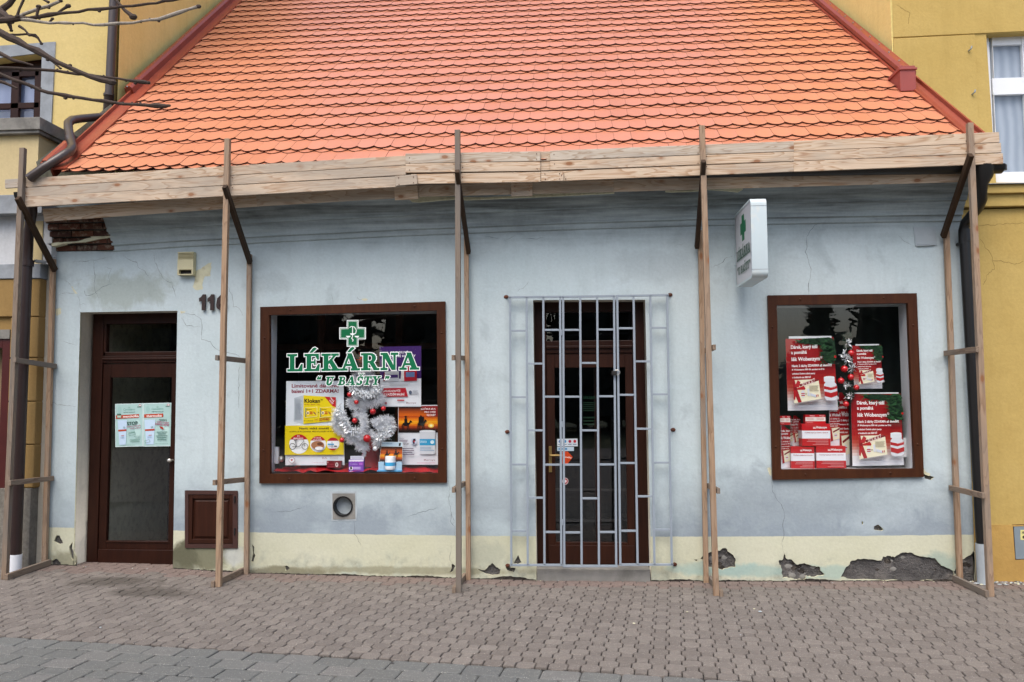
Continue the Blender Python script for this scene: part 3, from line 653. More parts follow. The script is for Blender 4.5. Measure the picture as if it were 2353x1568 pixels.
# ragged lower edge where the plaster has let go above the paving
ce = MB(); rr6 = random.Random(12)
for xa_c, xb_c in ((at(397, 1300).x+.01, e0x), (e1x, X1-.02), (X0+.05, at(187, 1300).x-.02)):
    x = xa_c; pr = None; ce = MB()
    while x < xb_c:
        hh_ = gz(x)+.004+max(0, noise.noise(V((x*2.3, 3, 1)))*.045)+rr6.uniform(0, .009)
        if pr: ce.add([(pr[0], -.0016, gz(pr[0])-.05), (x, -.0016, gz(x)-.05), (x, -.0016, hh_), (pr[0], -.0016, pr[1])], [(0, 1, 2, 3)], DIRTM)
        pr = (x, hh_); x += rr6.uniform(.012, .035)
    ce.build('crumbled_edge', wall)
# cracks in the plaster
CR = [zc(c2, 1.96, q) for q in (
 [(940, 388), (1005, 430), (1045, 440), (1065, 490), (1110, 510), (1135, 550), (1160, 575)], [(1180, 385), (1190, 440), (1215, 500), (1245, 555), (1280, 590), (1315, 597), (1330, 650), (1350, 720)],
 [(715, 430), (725, 520), (722, 640), (760, 720)], [(450, 690), (490, 675), (550, 685), (590, 675)], [(545, 620), (520, 595), (500, 580)], [(595, 685), (612, 745), (618, 800)], [(660, 700), (640, 660), (665, 700), (725, 680), (790, 625), (855, 608)], [(835, 600), (835, 540), (850, 490), (800, 475)],
 [(1380, 820), (1440, 840), (1490, 840), (1540, 880), (1550, 960), (1540, 1030), (1615, 1050), (1625, 1080), (1680, 1120), (1760, 1135), (1820, 1150), (1838, 1168)], [(1385, 860), (1430, 925), (1490, 935), (1535, 932)], [(1832, 1215), (1828, 1330), (1830, 1440), (1826, 1560)], [(485, 1050), (530, 1062), (590, 1080)],
 [(415, 790), (450, 792), (462, 778)], [(1740, 630), (1780, 690), (1785, 780), (1830, 790), (1860, 850)], [(345, 600), (300, 610)], [(380, 1505), (440, 1530), (580, 1545)], [(560, 438), (650, 432), (760, 420), (815, 405)], [(610, 770), (640, 755), (660, 768)])]
CR += [zc((2600, 650), 2.613, q) for q in ([(1690, 570), (1560, 575), (1500, 630), (1465, 690), (1440, 720), (1445, 800), (1430, 880), (1455, 960), (1490, 1040), (1475, 1130), (1455, 1200), (1460, 1300)], [(120, 800), (160, 805), (195, 780)], [(460, 1030), (560, 1000), (620, 930), (690, 915)])]
CR += [zc(c3, 1.6807, q) for q in ([(697, 125), (705, 205), (740, 265), (765, 290), (780, 345), (772, 430), (778, 490), (760, 550), (778, 610)],)]
CR += [zc(c6, 1.6807, q) for q in ([(1258, 130), (1270, 180), (1265, 250), (1285, 340), (1275, 400), (1300, 430), (1300, 480), (1320, 520)], [(1285, 350), (1308, 400), (1290, 420)], [(120, 338), (240, 330), (320, 298)], [(1190, 310), (1050, 350), (990, 370)], [(1280, 540), (1275, 650), (1290, 680)], [(640, 392), (650, 480), (690, 560)])]
CR += [zc((1400, 500), 2.353, q) for q in ([(1340, 1035), (1380, 1020), (1440, 990)], [(1500, 1010), (1560, 1018), (1640, 1022), (1710, 1005)], [(1130, 990), (1200, 1005), (1290, 1015)])]
CR += [zc((3100, 0), 1.568, q) for q in ([(838, 1110), (842, 1160), (838, 1215)], [(1062, 1190), (1050, 1250), (1045, 1290)], [(630, 1430), (680, 1480), (720, 1500)])]
CR += [zc((2950, 1100), 1.96, [(410, 0), (405, 60), (412, 100)]), zc((980, 1150), 1.96, [(620, 0), (628, 78)]), zc((980, 1150), 1.96, [(815, 15), (820, 35), (850, 38), (890, 36)]), zc((1900, 1100), 1.2544, [(205, 0), (190, 25), (150, 50)])]
rk = random.Random(9)
for q in CR:
    ck = MB()
    pts = [at(x, y, -.0008) for x, y in q]; fine = []
    for i in range(len(pts)-1):
        n = max(2, int((pts[i+1]-pts[i]).length/.025))
        for k in range(n): fine.append(pts[i].lerp(pts[i+1], k/n)+V((rk.uniform(-.006, .006), 0, rk.uniform(-.006, .006))))
    fine.append(pts[-1]); L_, R_ = [], []
    for i, q_ in enumerate(fine):
        d = (fine[min(i+1, len(fine)-1)]-fine[max(i-1, 0)]).normalized(); n = V((-d.z, 0, d.x)); wd = rk.uniform(.0006, .0021)*min(1, .3+i*.2, .3+(len(fine)-1-i)*.2)
        L_.append(q_+n*wd); R_.append(q_-n*wd)
    n = len(fine); ck.add(L_+R_, [(i, i+1, n+i+1, n+i) for i in range(n-1)], DARKC); ck.build('crack', wall)
# cornice under the eaves: moulded profile following the slightly bowed eaves line
zcf = np.polyfit([-5.33, -.05, 3.52], [3.465, 3.62, 3.632], 2)
PROF = [(.004, -.012), (-.022, 0), (-.03, .028), (-.034, .05), (-.06, .056), (-.062, .085), (-.085, .12), (-.12, .165), (-.125, .18), (-.16, .185), (-.165, .22), (-.2, .27), (-.25, .33), (-.3, .36), (-.31, .38), (-.315, .45), (.1, .46)]
xa, xb = at(258, 540, -.05).x, X1
cm = MB(); nx = 60; vs = []; rw = random.Random(2)
for i in range(nx+1):
    x = xa+(xb-xa)*i/nx; z0 = float(np.polyval(zcf, x))
    for (y, z) in PROF: vs.append((x, y+noise.noise(V((x*2.1, z*8, 0)))*.004, z0+z+noise.noise(V((x*1.3, z*5, 4)))*.004))
k = len(PROF)
cm.add(vs, [(i*k+j, i*k+j+1, (i+1)*k+j+1, (i+1)*k+j) for i in range(nx) for j in range(k-1)]+[tuple(range(k))[::-1], tuple(nx*k+j for j in range(k))], WALL)
cm.build('cornice', wall, smooth=True)
# broken left end: bare bricks, tones darkened to paint the eaves shade, and a remnant of cream plaster
bk = MB(); zb = float(np.polyval(zcf, -5.4))+.02
for r in range(6):
    y = -.03-.045*r; x = X0+.01
    off = (r % 2)*.13
    while x < xa-.01+(.03 if r < 4 else .0):
        wl = .25 if off == 0 else off; off = 0
        xe = min(x+wl, xa+.02); dy = rw.uniform(-.012, .012)
        bk.box((x+.005, y+dy, zb+.07*r+.005), (xe-.005, .02, zb+.07*r+.064), BRICK); x += wl
    bk.box((X0+.01, y+.02, zb+.07*r), (xa, .02, zb+.07*r+.07), DIRTM)
bk.build('bare_brickwork', wall, bevel=.004)
sh = MB(); pts = zc(c2, 1.96, [(360, 300), (430, 290), (600, 280), (650, 262), (700, 250), (640, 205), (655, 175), (710, 165), (790, 168), (800, 210), (870, 245), (760, 262), (650, 285), (500, 296), (400, 318)])
sh.prism(px(pts, -.1), -.1, -.02, OLDCREAM); sh.build('broken_render', wall)
# peeled ledge on top of the cornice in the middle
pe = MB()
for q, sd in (([(465, 655), (480, 640), (560, 630), (880, 632), (1170, 640), (1400, 626), (1600, 612), (2000, 590), (2353, 585), (2353, 600), (2100, 612), (1700, 632), (1480, 640), (1180, 655), (1000, 662), (880, 655), (720, 668), (560, 683), (490, 678)], 31),):
    pe.prism(px(zc((1400, 500), 2.353, q), -.33), -.33, -.3, OLDCREAM)
pe.prism(px(zc((2600, 650), 2.613, [(0, 220), (780, 190), (790, 235), (740, 262), (640, 250), (430, 236), (300, 255), (60, 262), (0, 258)]), -.33), -.33, -.3, OLDCREAM)
pe.build('peeled_ledge', wall)
# rest of the body so the house stands from other sides too
bd = MB(); bd.box((X0, .5, -.2), (X0+.25, 12., 4.2), OLDCREAM); bd.box((X1-.25, .5, -.2), (X1, 12., 4.2), OLDCREAM); bd.box((X0, 11.8, -.2), (X1, 12., 4.2), OLDCREAM)
bd.build('side_walls', wall)
# ------------------------------------------------------------------ roof
nrm = V((0, -TP, 1)).normalized(); up = V((0, 1, TP)).normalized()
def rf(x, s, n=0.): return V((x, -.45, 4.339-.055))+up*s+nrm*n
eL0, eL1, eR0, eR1 = atr(149, 385), atr(554, 0), atr(2219, 303), atr(1866, 0)
def sl(P): return (P.y+.45)*math.hypot(1, TP)
def edge(a, b, s): t = (s-sl(a))/(sl(b)-sl(a)); return a.x+(b.x-a.x)*t
roof = MB(); SMAX = 8.9
roof.add([rf(edge(eL0, eL1, -.1)-.02, -.1), rf(edge(eR0, eR1, -.1)+.02, -.1), rf(edge(eR0, eR1, SMAX)+.02, SMAX), rf(edge(eL0, eL1, SMAX)-.02, SMAX)], [(0, 1, 2, 3)], CLAY_SHADE)
rt = random.Random(11); TW = .18
def tile(xc, s, nb, mb):
    h = TW/2-.0009; pts = []
    xl, xr = edge(eL0, eL1, s), edge(eR0, eR1, s)
    if xc+h < xl+.02 or xc-h > xr-.02: return
    nb += rt.uniform(-.002, .002); s += rt.uniform(-.004, .004); sk = rt.uniform(-.003, .003)
    A = [-1, -.78, -.53, -.27, 0, .27, .53, .78, 1]
    for u in A: pts.append((u*h, -.056*(1-abs(u)**2.1)))
    pts += [(h, .36), (-h, .36)]
    top, bot = [], []
    for (u, ds) in pts:
        X = min(max(xc+u+sk*(ds > .1), xl-.01), xr+.01); n = nb-(.03)*max(0, ds)/.36
        top.append(rf(X, s+ds, n)); bot.append(rf(X, s+ds, n-.0118))
    m = len(pts); mb.add(top+bot, [tuple(range(m))], TILE)
    o = len(mb.v)-2*m; ki = mb.mi(CLAY_SHADE)
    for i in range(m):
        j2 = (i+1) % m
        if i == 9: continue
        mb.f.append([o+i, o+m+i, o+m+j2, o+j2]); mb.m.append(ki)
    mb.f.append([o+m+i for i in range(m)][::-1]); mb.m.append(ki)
for r in range(25):
    s = -.045+.3425*r
    for kx in range(-34, 25):
        tile(-.081+.09+kx*TW, s+.01, .040, roof); tile(-.081+kx*TW, s-.038, .0268, roof)
ra = rf(X0-.1, SMAX); rb_ = rf(X1, SMAX)
roof.add([rf(X0-.05, SMAX), rf(X1, SMAX), V((X1, 15.5, 4.3)), V((X0-.05, 15.5, 4.3))], [(0, 1, 2, 3)], TILE)
roof.add([rf(X0-.05, SMAX), V((X0-.05, 15.5, 4.2)), V((X0-.05, -.2, 4.2)), rf(X0-.05, .2)], [(0, 1, 2, 3)], OLDCREAM); roof.add([rf(X1-.1, SMAX), V((X1-.1, 15.5, 4.2)), V((X1-.1, 0, 4.2)), rf(X1-.1, .2)], [(0, 1, 2, 3)], OLDCREAM)
roofo = roof.build('roof', shop)
rd = MB(); rd.tube([rf(X0-.1, SMAX+.02, .05), rf(X1, SMAX+.02, .05)], .11, TILE, 14); rd.build('ridge', roofo, smooth=True)
def verge(name, a, b, sgn, s0, s1, prof, mat):
    m = MB(); vs = []; n = 10
    for i in range(n+1):
        s = s0+(s1-s0)*i/n; X = edge(a, b, s)
        for (o, h) in prof: vs.append(rf(X+sgn*o, s, h))
    k = len(prof); m.add(vs, [(i*k+j, i*k+(j+1) % k, (i+1)*k+(j+1) % k, (i+1)*k+j) for i in range(n) for j in range(k)]+[tuple(range(k))[::-1], tuple(n*k+j for j in range(k))], mat)
    sc_ = MB()
    o_ = m.build(name, roofo); return o_
PL = [(-.03, .05), (.03, .045), (.13, .05), (.13, .09), (.15, .09), (.15, -.06), (.13, -.06), (.13, .03), (-.03, .03)]
verge('verge_flashing', eL0, eL1, -1, -.1, SMAX, PL, FLASH); verge('verge_flashing', eR0, eR1, 1, -.1, SMAX, [(-.03, .05), (.03, .045), (.08, .06), (.08, .1), (.1, .1), (.1, -.06), (-.03, .03)], FLASH)
CHN = [(.11, .08), (.11, .12), (.14, .145), (.19, .145), (.19, .12), (.215, .12), (.215, .05), (.11, .05)]
sb = sl(atr(285, 215)); verge('verge_channel', eL0, eL1, -1, sb, SMAX, CHN, FLASH); verge('verge_channel', eL0, eL1, -1, -.12, .42, CHN, FLASH)
CHR = [(-.0, .06), (.0, .11), (.03, .135), (.08, .135), (.08, .11), (.13, .12), (.14, .05)]
sr = sl(atr(2064, 178)); verge('verge_channel', eR0, eR1, 1, sr, SMAX, CHR, FLASH)
bx = MB(); q = atr(2080, 203)
bx.box((q.x-.07, q.y-.05, q.z-.05), (q.x+.1, q.y+.3, q.z+.24), FLASHD); bx.box((q.x-.085, q.y-.065, q.z+.19), (q.x+.115, q.y+.3, q.z+.215), FLASHD)
bx.build('flashing_box', roofo, bevel=.004)
for i in range(16):
    for s, e0_, e1_, dx in ((sr+i*.34, eR0, eR1, .055), (sb+i*.34, eL0, eL1, -.165)):
        q = rf(edge(e0_, e1_, s)+dx, s, .14); sc_ = MB(); sc_.ball(q, .011, STEEL, 6); sc_.build('screw', roofo)
# ------------------------------------------------------------------ windows and doors of the pharmacy
def mitre_frame(name, o, i, y0, y1, mat, parent, bolts=()):
    m = MB()
    for k in range(4):
        a, b, c_, d = o[k], o[(k+1) % 4], i[(k+1) % 4], i[k]
        m.prism([a, b, c_, d], y0, y1, mat)
    f = m.build(name, parent, bevel=.006)
    if bolts:
        for bx_, bz_ in bolts:
            bm = MB(); bm.ball((bx_, y0-.001, bz_), .013, FRAME, 10, (1, .5, 1)); bm.build('bolt', f, smooth=True)
    return f
def lerp2(a, b, t): return (a[0]+(b[0]-a[0])*t, a[1]+(b[1]-a[1])*t)
def room(name, x0, x1, z0, z1, y0, y1, mat, parent, back=None):
    m = MB(); t = .03
    m.box((x0-t, y0, z0), (x0, y1, z1), mat); m.box((x1, y0, z0), (x1+t, y1, z1), mat)
    m.box((x0-t, y0, z1), (x1+t, y1, z1+t), mat); m.box((x0-t, y0, z0-t), (x1+t, y1, z0), mat)
    m.box((x0-t, y1, z0-t), (x1+t, y1+t, z1+t), back or mat); return m.build(name, parent)
def shopwindow(o_px, i_px, bolts, roomd, back=None):
    w = bpy.data.objects.new('display_window', None); COL.objects.link(w); c0 = at(*o_px[3]); w.location = (c0.x, 0, c0.z); setpar(w, shop)
    o, i = px(o_px), px(i_px, -.02)
    f = mitre_frame('frame', o, i, -.034, .02, FRAME, w, bolts and [px([b], -.034)[0] for b in bolts])
    g = MB(); g.add([(i[k][0]+(-.01, .01, .01, -.01)[k], .012, i[k][1]+(.01, .01, -.01, -.01)[k]) for k in range(4)], [(3, 2, 1, 0)], GLASS); g.build('pane', w)
    xs_ = [p[0] for p in o]; zs_ = [p[1] for p in o]
    x0, x1, z0, z1 = min(xs_)-.4, max(xs_)+.4, min(zs_)+.03, max(zs_)+.25
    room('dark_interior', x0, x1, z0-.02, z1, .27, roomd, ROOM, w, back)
    return w
LWO = [(600.5, 706.5), (1024.3, 693.8), (1027.6, 1109), (598.4, 1110.5)]; LWI = [(620, 724.5), (1004, 714), (1007, 1087.5), (621.5, 1089)]
z9 = lambda x, y: (576.5+x/3.332, 676.5+y/3.332)
lw = shopwindow(LWO, LWI, [z9(*q) for q in ((302, 121), (1253, 92), (1460, 296), (1467, 1185), (1256, 1410), (294, 1415), (96, 1196), (104, 335))], 1.9)
zr = lambda x, y: (1735.3+x/3.332, 647+y/3.332)
RWO = [zr(90, 110), zr(1227, 93), zr(1282, 1495), zr(127, 1517)]; RWI = [zr(163, 182), zr(1165, 167), zr(1218, 1432), zr(197, 1440)]
rwn = shopwindow(RWO, RWI, [zr(*q) for q in ((345, 138), (986, 127), (1211, 335), (1245, 1248), (1036, 1467), (386, 1479), (158, 1266), (133, 350))], .95, ROOMG)
# inner sills and pale linings
for w_, I, nm in ((lw, LWI, 0), (rwn, RWI, 1)):
    i = px(I, 0.); m = MB()
    x0, x1 = i[3][0]-.03, i[2][0]+.03; z = min(i[2][1], i[3][1])
    m.box((x0, .022, z-.012), (x1, .45, z+.004), SILLM if nm else ROOM); m.build('inner_sill', w_)
    m = MB()
    xl, xr2 = min(i[0][0], i[3][0])+.004, max(i[1][0], i[2][0])-.004; zt = max(i[0][1], i[1][1])-.004
    if nm == 0: m.box((xl-.04, .024, z), (xl-.008, .235, zt), WHITEPVC); m.box((xl-.04, .024, zt-.006), (xr2+.03, .235, zt+.03), METERW)
    else: m.box((xr2-.004, .024, z), (xr2+.03, .235, zt), WHITEPVC); m.box((xl-.04, .024, zt-.006), (xr2+.03, .235, zt+.03), METERW)
    m.build('lining', w_)
# brown joinery and shelves seen dimly behind the wide window
m = MB(); i = px(LWI, 0.); x0, x1, z0, z1 = i[0][0], i[1][0], i[3][1], i[0][1]
for x in (x0+.25, x1-.62, x1+.05): m.box((x-.04, 1.0, z0-.1), (x+.04, 1.06, z1+.3), FRAME)
m.box((x0-.3, .99, z1-.32), (x1+.3, 1.05, z1-.25), FRAME)
for zq in (.35, .75, 1.15): m.box((x0-.3, 1.3, z0+zq), (x1+.3, 1.6, z0+zq+.025), ROOM)
m.build('inner_joinery', lw)
hz_ = MB(); q = at(*z9(210, 1245), .21); hz_.box((q.x-.03, .17, q.z-.07), (q.x+.015, .2, q.z+.11), WHITEPVC); hz_.ball((q.x+.045, .18, q.z-.02), .035, CHROME, 12); hz_.build('hinge', lw, smooth=False)
for zz in ((1135, 510), (1140, 1270)):
    hz_ = MB(); q = at(*zr(*zz), .2); hz_.box((q.x-.02, .16, q.z-.1), (q.x+.02, .19, q.z+.1), WHITEPVC); hz_.build('hinge', rwn)
# left door
ld = bpy.data.objects.new('side_door', None); COL.objects.link(ld); q = at(320, 1300, .24); ld.location = (q.x, .24, q.z); setpar(ld, shop)
def dz(x, y, Y=.24): p = at(x, y, Y); return p.x, p.z
xl = at(209, 1280, .26).x-.02; xr_ = -4.1; zt = at(300, 731, .24).z+.15
xfi = at(229.6, 1200, .24).x; z_b = at(300, 1297, .24).z
m = MB(); ztr = at(320, 824, .24).z
m.box((xl, .2, z_b-.1), (xfi, .3, zt), DOORB); m.box((xfi, .2, ztr-.05), (xr_, .3, ztr+.03), DOORB); m.box((xfi, .185, ztr-.02), (xr_, .2, ztr+.005), DOORB); m.box((xfi, .2, at(300, 745, .24).z), (xr_, .3, zt), DOORB)
m.box((xfi, .21, ztr+.03), (at(247, 800, .24).x, .28, zt-.1), DOORB); m.box((xfi, .21, ztr+.03), (xr_, .28, at(300, 809, .24).z), DOORB)
m.build('frame', ld, bevel=.006)
lf = MB(); xg0 = at(252.5, 1100, .25).x; xg1 = at(393, 1100, .25).x; zg1 = at(320, 868, .25).z; zg0 = at(320, 1242, .25).z
lf.box((xfi+.004, .215, z_b), (xg0, .26, ztr-.055), DOORB); lf.box((xg1, .215, z_b), (xr_, .26, ztr-.055), DOORB)
lf.box((xg0, .215, zg1), (xg1, .26, ztr-.055), DOORB); lf.box((xg0, .215, z_b), (xg1, .26, zg0), DOORB)
lf.box((xfi+.01, .195, z_b+.005), (xr_, .216, at(320, 1263, .22).z), DOORB)
lf.box((xg0-.015, .206, zg0-.02), (xg0, .217, zg1+.02), DOORB); lf.box((xg0-.015, .206, zg0-.02), (xg1+.015, .217, zg0), DOORB)
leaf = lf.build('leaf', ld, bevel=.004)
m = MB(); m.add([(xg0, .24, zg0), (xg1, .24, zg0), (xg1, .24, zg1), (xg0, .24, zg1)], [(0, 1, 2, 3)], GLASS); m.build('pane', leaf)
xt = at(247, 800, .25).x; m = MB(); m.add([(xt, .245, at(300, 809, .24).z), (xr_, .245, at(300, 809, .24).z), (xr_, .245, at(300, 757, .25).z), (xt, .245, at(300, 757, .25).z)], [(0, 1, 2, 3)], GLASS); m.build('transom_pane', ld)
m = MB(); q = at(388, 1058.7, .16); m.ball((q.x, .17, q.z), .028, CHROME, 14, (1, .7, .8)); m.tube([(q.x, .17, q.z), (q.x+.02, .22, q.z)], .012, CHROME, 8); m.build('knob', leaf, smooth=True)
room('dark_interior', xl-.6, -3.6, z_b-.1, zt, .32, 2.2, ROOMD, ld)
m = MB(); m.box((X0+.3, -.02, -.1), (-4.24, .3, z_b-.004), CONC); m.box((-5.33, .0, -.1), (-4.27, .3, z_b+.001), CONC); m.build('threshold', ld)
# right door
rdn = bpy.data.objects.new('shop_door', None); COL.objects.link(rdn); q = at(1363, 1290, .24); rdn.location = (q.x, .24, q.z); setpar(rdn, shop)
gr = lambda x, y: (1117.6+x/2.1325, 647+y/2.1325)
def gq(x, y, Y=.22): p = at(*gr(x, y), Y); return p.x, p.z
m = MB(); xl = gq(246, 700)[0]; xr2 = gq(786, 700)[0]; zt = gq(500, 60)[1]; z_b = gq(500, 1392)[1]
a0, a1 = gq(296, 700)[0], gq(722, 700)[0]; zt0, zt1 = gq(500, 290)[1], gq(500, 352)[1]
m.box((xl-.1, .2, z_b-.1), (a0, .3, zt+.1), DOORB); m.box((a1, .2, z_b-.1), (xr2+.1, .3, zt+.1), DOORB); m.box((a0, .2, zt1), (a1, .3, zt0), DOORB); m.box((a0, .18, zt1+.05), (a1, .2, zt1+.08), DOORB); m.box((a0, .2, gq(500, 150)[1]), (a1, .3, zt+.1), DOORB)
m.build('frame', rdn, bevel=.006)
g0, g1 = gq(336, 700)[0], gq(684, 700)[0]; gt, gb = gq(500, 422)[1], gq(500, 1278)[1]
lf = MB(); lf.box((a0+.003, .215, z_b), (g0, .26, zt1-.004), HATCHM); lf.box((g1, .215, z_b), (a1-.003, .26, zt1-.004), HATCHM); lf.box((g0, .215, gt), (g1, .26, zt1-.004), HATCHM); lf.box((g0, .215, z_b), (g1, .26, gb), HATCHM); lf.box((a0+.01, .2, z_b+.02), (a1-.01, .216, gb-.03), HATCHM)
leaf2 = lf.build('leaf', rdn, bevel=.004)
m = MB(); m.add([(g0, .24, gb), (g1, .24, gb), (g1, .24, gt), (g0, .24, gt)], [(0, 1, 2, 3)], GLASS); m.build('pane', leaf2)
m = MB(); t0, t1 = gq(500, 290)[1], gq(500, 150)[1]; m.add([(a0, .25, t0), (a1, .25, t0), (a1, .25, t1), (a0, .25, t1)], [(0, 1, 2, 3)], GLASS); m.build('transom_pane', rdn)
m = MB(); q0 = gq(313, 808, .2); q1 = gq(313, 935, .2); m.box((q0[0]-.016, .2, q1[1]), (q0[0]+.016, .212, q0[1]), BRASS); m.tube([(q0[0], .2, (q0[1]*.66+q1[1]*.34)), (q0[0], .15, (q0[1]*.66+q1[1]*.34)), (q0[0]+.13, .15, (q0[1]*.66+q1[1]*.34))], .011, BRASS, 10); m.build('handle', leaf2, bevel=.002)
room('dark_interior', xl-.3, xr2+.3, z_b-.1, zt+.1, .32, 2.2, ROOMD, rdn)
ib = MB(); xm = gq(543, 700, .6)[0]
ib.box((xm-.03, .55, z_b), (xm+.03, .6, gt), DOORB)
for zz in (1170, 1020): q = gq(500, zz, .6)[1]; ib.box((g0-.2, .56, q-.012), (g1+.2, .58, q+.012), BLACK)
ib.build('inner_door', rdn)
m = MB(); e0 = at(1233, 1310, -.0).x+.004; e1 = at(1495, 1310, 0).x-.004; m.box((e0, -.012, -.1), (e1, .3, gq(500, 1388, .2)[1]), CONC); m.build('step', rdn, bevel=.008)
# hatch
hh = bpy.data.objects.new('hatch', None); COL.objects.link(hh); q = at(486, 1259, 0); hh.location = (q.x, 0, q.z); setpar(hh, shop)
o = px([(426, 1127), (547, 1128), (547, 1260), (426, 1259)]); i = px([(434, 1136), (536, 1136), (536, 1250), (434, 1250)])
mitre_frame('frame', o, i, -.014, .03, HATCHF, hh)
m = MB(); x0, z1 = px([(434.5, 1136.5)])[0]; x1, z0 = px([(535.5, 1249.5)])[0]; zz = .044
m.box((x0, -.008, z0), (x0+zz, .03, z1), HATCHM); m.box((x1-zz, -.008, z0), (x1, .03, z1), HATCHM); m.box((x0+zz, -.008, z1-zz), (x1-zz, .03, z1), HATCHM); m.box((x0+zz, -.008, z0), (x1-zz, .03, z0+zz), HATCHM)
m.box((x0+zz, .012, z0+zz), (x1-zz, .03, z1-zz), HATCHM)
m.hexa([(x0+zz+.03, .0, z0+zz+.03), (x1-zz-.03, .0, z0+zz+.03), (x1-zz-.03, .0, z1-zz-.03), (x0+zz+.03, .0, z1-zz-.03)], [(x0+zz+.012, .0125, z0+zz+.012), (x1-zz-.012, .0125, z0+zz+.012), (x1-zz-.012, .0125, z1-zz-.012), (x0+zz+.012, .0125, z1-zz-.012)], HATCHM)
m.build('panel', hh, bevel=.003)
for zq in (1148, 1222):
    m = MB(); q = at(539, zq, -.02); m.tube([(q.x, -.018, q.z-.035), (q.x, -.018, q.z+.035)], .009, BLACK, 8); m.build('hinge', hh)
# vent pipe in a square of fresh mortar
vt = bpy.data.objects.new('vent', None); COL.objects.link(vt); vt.location = (vc.x, 0, vc.z); setpar(vt, shop)
sq = px([(764, 1134), (816, 1134), (817, 1193), (765, 1194)])
holed('mortar_collar', sq, [[(vc.x+.105*math.cos(a*math.pi/12), vc.z+.105*math.sin(a*math.pi/12)) for a in range(24)]], -.006, .0, CONC, None, vt)
sq2 = px([(758, 1130), (820, 1129), (819, 1197), (762, 1197)])
holed('whitewash_edge', blobby([(758, 1130), (820, 1129), (819, 1197), (762, 1197)], 44, .006, 6), [sq], -.003, .0, METERW, None, vt)
m = MB(); n = 32
for (ro, ri, y0, y1, mt) in ((.106, .092, -.016, .24, GUTK),):
    vs = []
    for y in (y0, y1):
        for r in (ro, ri): vs += [(vc.x+r*math.cos(2*math.pi*k/n), y, vc.z+r*math.sin(2*math.pi*k/n)) for k in range(n)]
    fs = []
    for k in range(n):
        k2 = (k+1) % n; fs += [(k, k2, n+k2, n+k), (n+k, n+k2, 3*n+k2, 3*n+k), (k, 2*n+k, 2*n+k2, k2)]
    m.add(vs, fs, mt)
m.build('pipe', vt, smooth=True)
m = MB(); vs = [(vc.x+.091*math.cos(2*math.pi*k/n), .07, vc.z+.091*math.sin(2*math.pi*k/n)) for k in range(n)]; m.add(vs, [tuple(range(n))[::-1]], METERW); m.build('flap', vt)
# meter cover, top right
mc = MB(); q = px([(2099, 522), (2149, 521), (2153, 564), (2104, 566)], -.01); mc.prism(q, -.012, .01, METERW); q = px([(2102, 525), (2146, 524), (2149, 561), (2107, 562)], -.016); mc.prism(q, -.016, -.012, METERW); a_ = at(2108, 565, -.02); b_ = at(2147, 563, -.02); mc.tube([a_, b_], .006, METERW, 8)
mc.build('meter_cover', shop, bevel=.002)
# ------------------------------------------------------------------ timber frames and the plank barrier
YF = -.62
FR = [  # front top, front bottom, back top, back bottom, brace top, brace bottom, side sign, bars (front px, back px), foot
 ((53, 341), (12, 1328), (122, 596), (103, 1293), (38, 455), (127, 618), 1, [((32, 828), (118, 842)), ((24, 1109), (108, 1100))], ((8, 1322), (104, 1290)), 'leftmost timber frame in front of the brown downpipe'),
 ((523, 320), (503, 1344), (573, 585), (567, 1318), (519, 428), (575, 600), -1, [((500, 823), (565, 829)), ((496, 1108), (562, 1103))], ((497, 1340), (568, 1308)), 'timber frame in front of the small brown hatch and the house number'),
 ((1052, 300), (1055, 1362), (1072, 545), (1077, 1330), (1053, 393), (1077, 577), -1, [((1043, 823), (1068, 823)), ((1045, 1125), (1072, 1112))], ((1048, 1357), (1076, 1325)), 'timber frame between the wide shop window and the barred door'),
 ((1613, 290), (1645, 1370), (1609, 530), (1622, 1332), (1614, 370), (1601, 565), 1, [((1640, 799), (1616, 806)), ((1648, 1127), (1622, 1117))], ((1655, 1366), (1624, 1333)), 'timber frame between the barred door and the hanging white sign'),
 ((2228, 284), (2275, 1368), (2174, 520), (2205, 1328), (2234, 356), (2167, 540), -1, [((2248, 804), (2178, 812)), ((2260, 1138), (2190, 1122))], ((2272, 1366), (2197, 1330)), 'rightmost timber frame beside the black downpipe'),
]
for k, (ft, fb, bt, bb, r0, r1, sg, bars, foot, lab) in enumerate(FR):
    pb = at(*fb, YF); xg = pb.x; base = (xg, YF, gz(xg, YF))
    t = thing('timber_frame', base, 'weathered wooden '+lab, 'timber frame', 'wooden frames propping the planks along the eaves')
    pt = at(*ft, YF); pb = V((xg, YF, gz(xg, YF)))
    beam('front_post', pb, pt, .052, .052, [WOODO, WOODP, WOODO, WOODP, WOODP][k], t, wob=.006)
    qt, qb = at(*bt, -.05), at(*bb, -.05); qb = V((qb.x, -.05, gz(qb.x, 0)))
    beam('rear_post', qb, qt, .048, .045, WOODP, t, wob=.006)
    o = sg*.045
    for (a, b) in bars:
        za, zb_ = at(*a, YF).z, at(*b, -.05).z; xa_ = pb.x+(pt.x-pb.x)*(za-pb.z)/(pt.z-pb.z); xb2 = qb.x+(qt.x-qb.x)*(zb_-qb.z)/(qt.z-qb.z)
        beam('tie_bar', (xa_+o, YF-.06, za), (xb2+o, -.02, zb_), .03, .052, WOODO, t)
    beam('foot_bar', (pb.x+o, YF-.05, pb.z+.03), (qb.x+o, -.03, qb.z+.035), .034, .06, WOODO, t)
    bo = MB(); q = at(*bt, -.1)+V((sg*.004, 0, .03)); bo.ball((q.x, -.078, q.z), .011, STEEL, 8); bo.build('bolt', t)
    ra_, rb2 = at(*r0, YF-.095), at(*r1, -.07)
    beam('brace', ra_+V((sg*.012, 0, 0)), rb2+V((0, 0, -.02)), .042, .062, WOODD, t)
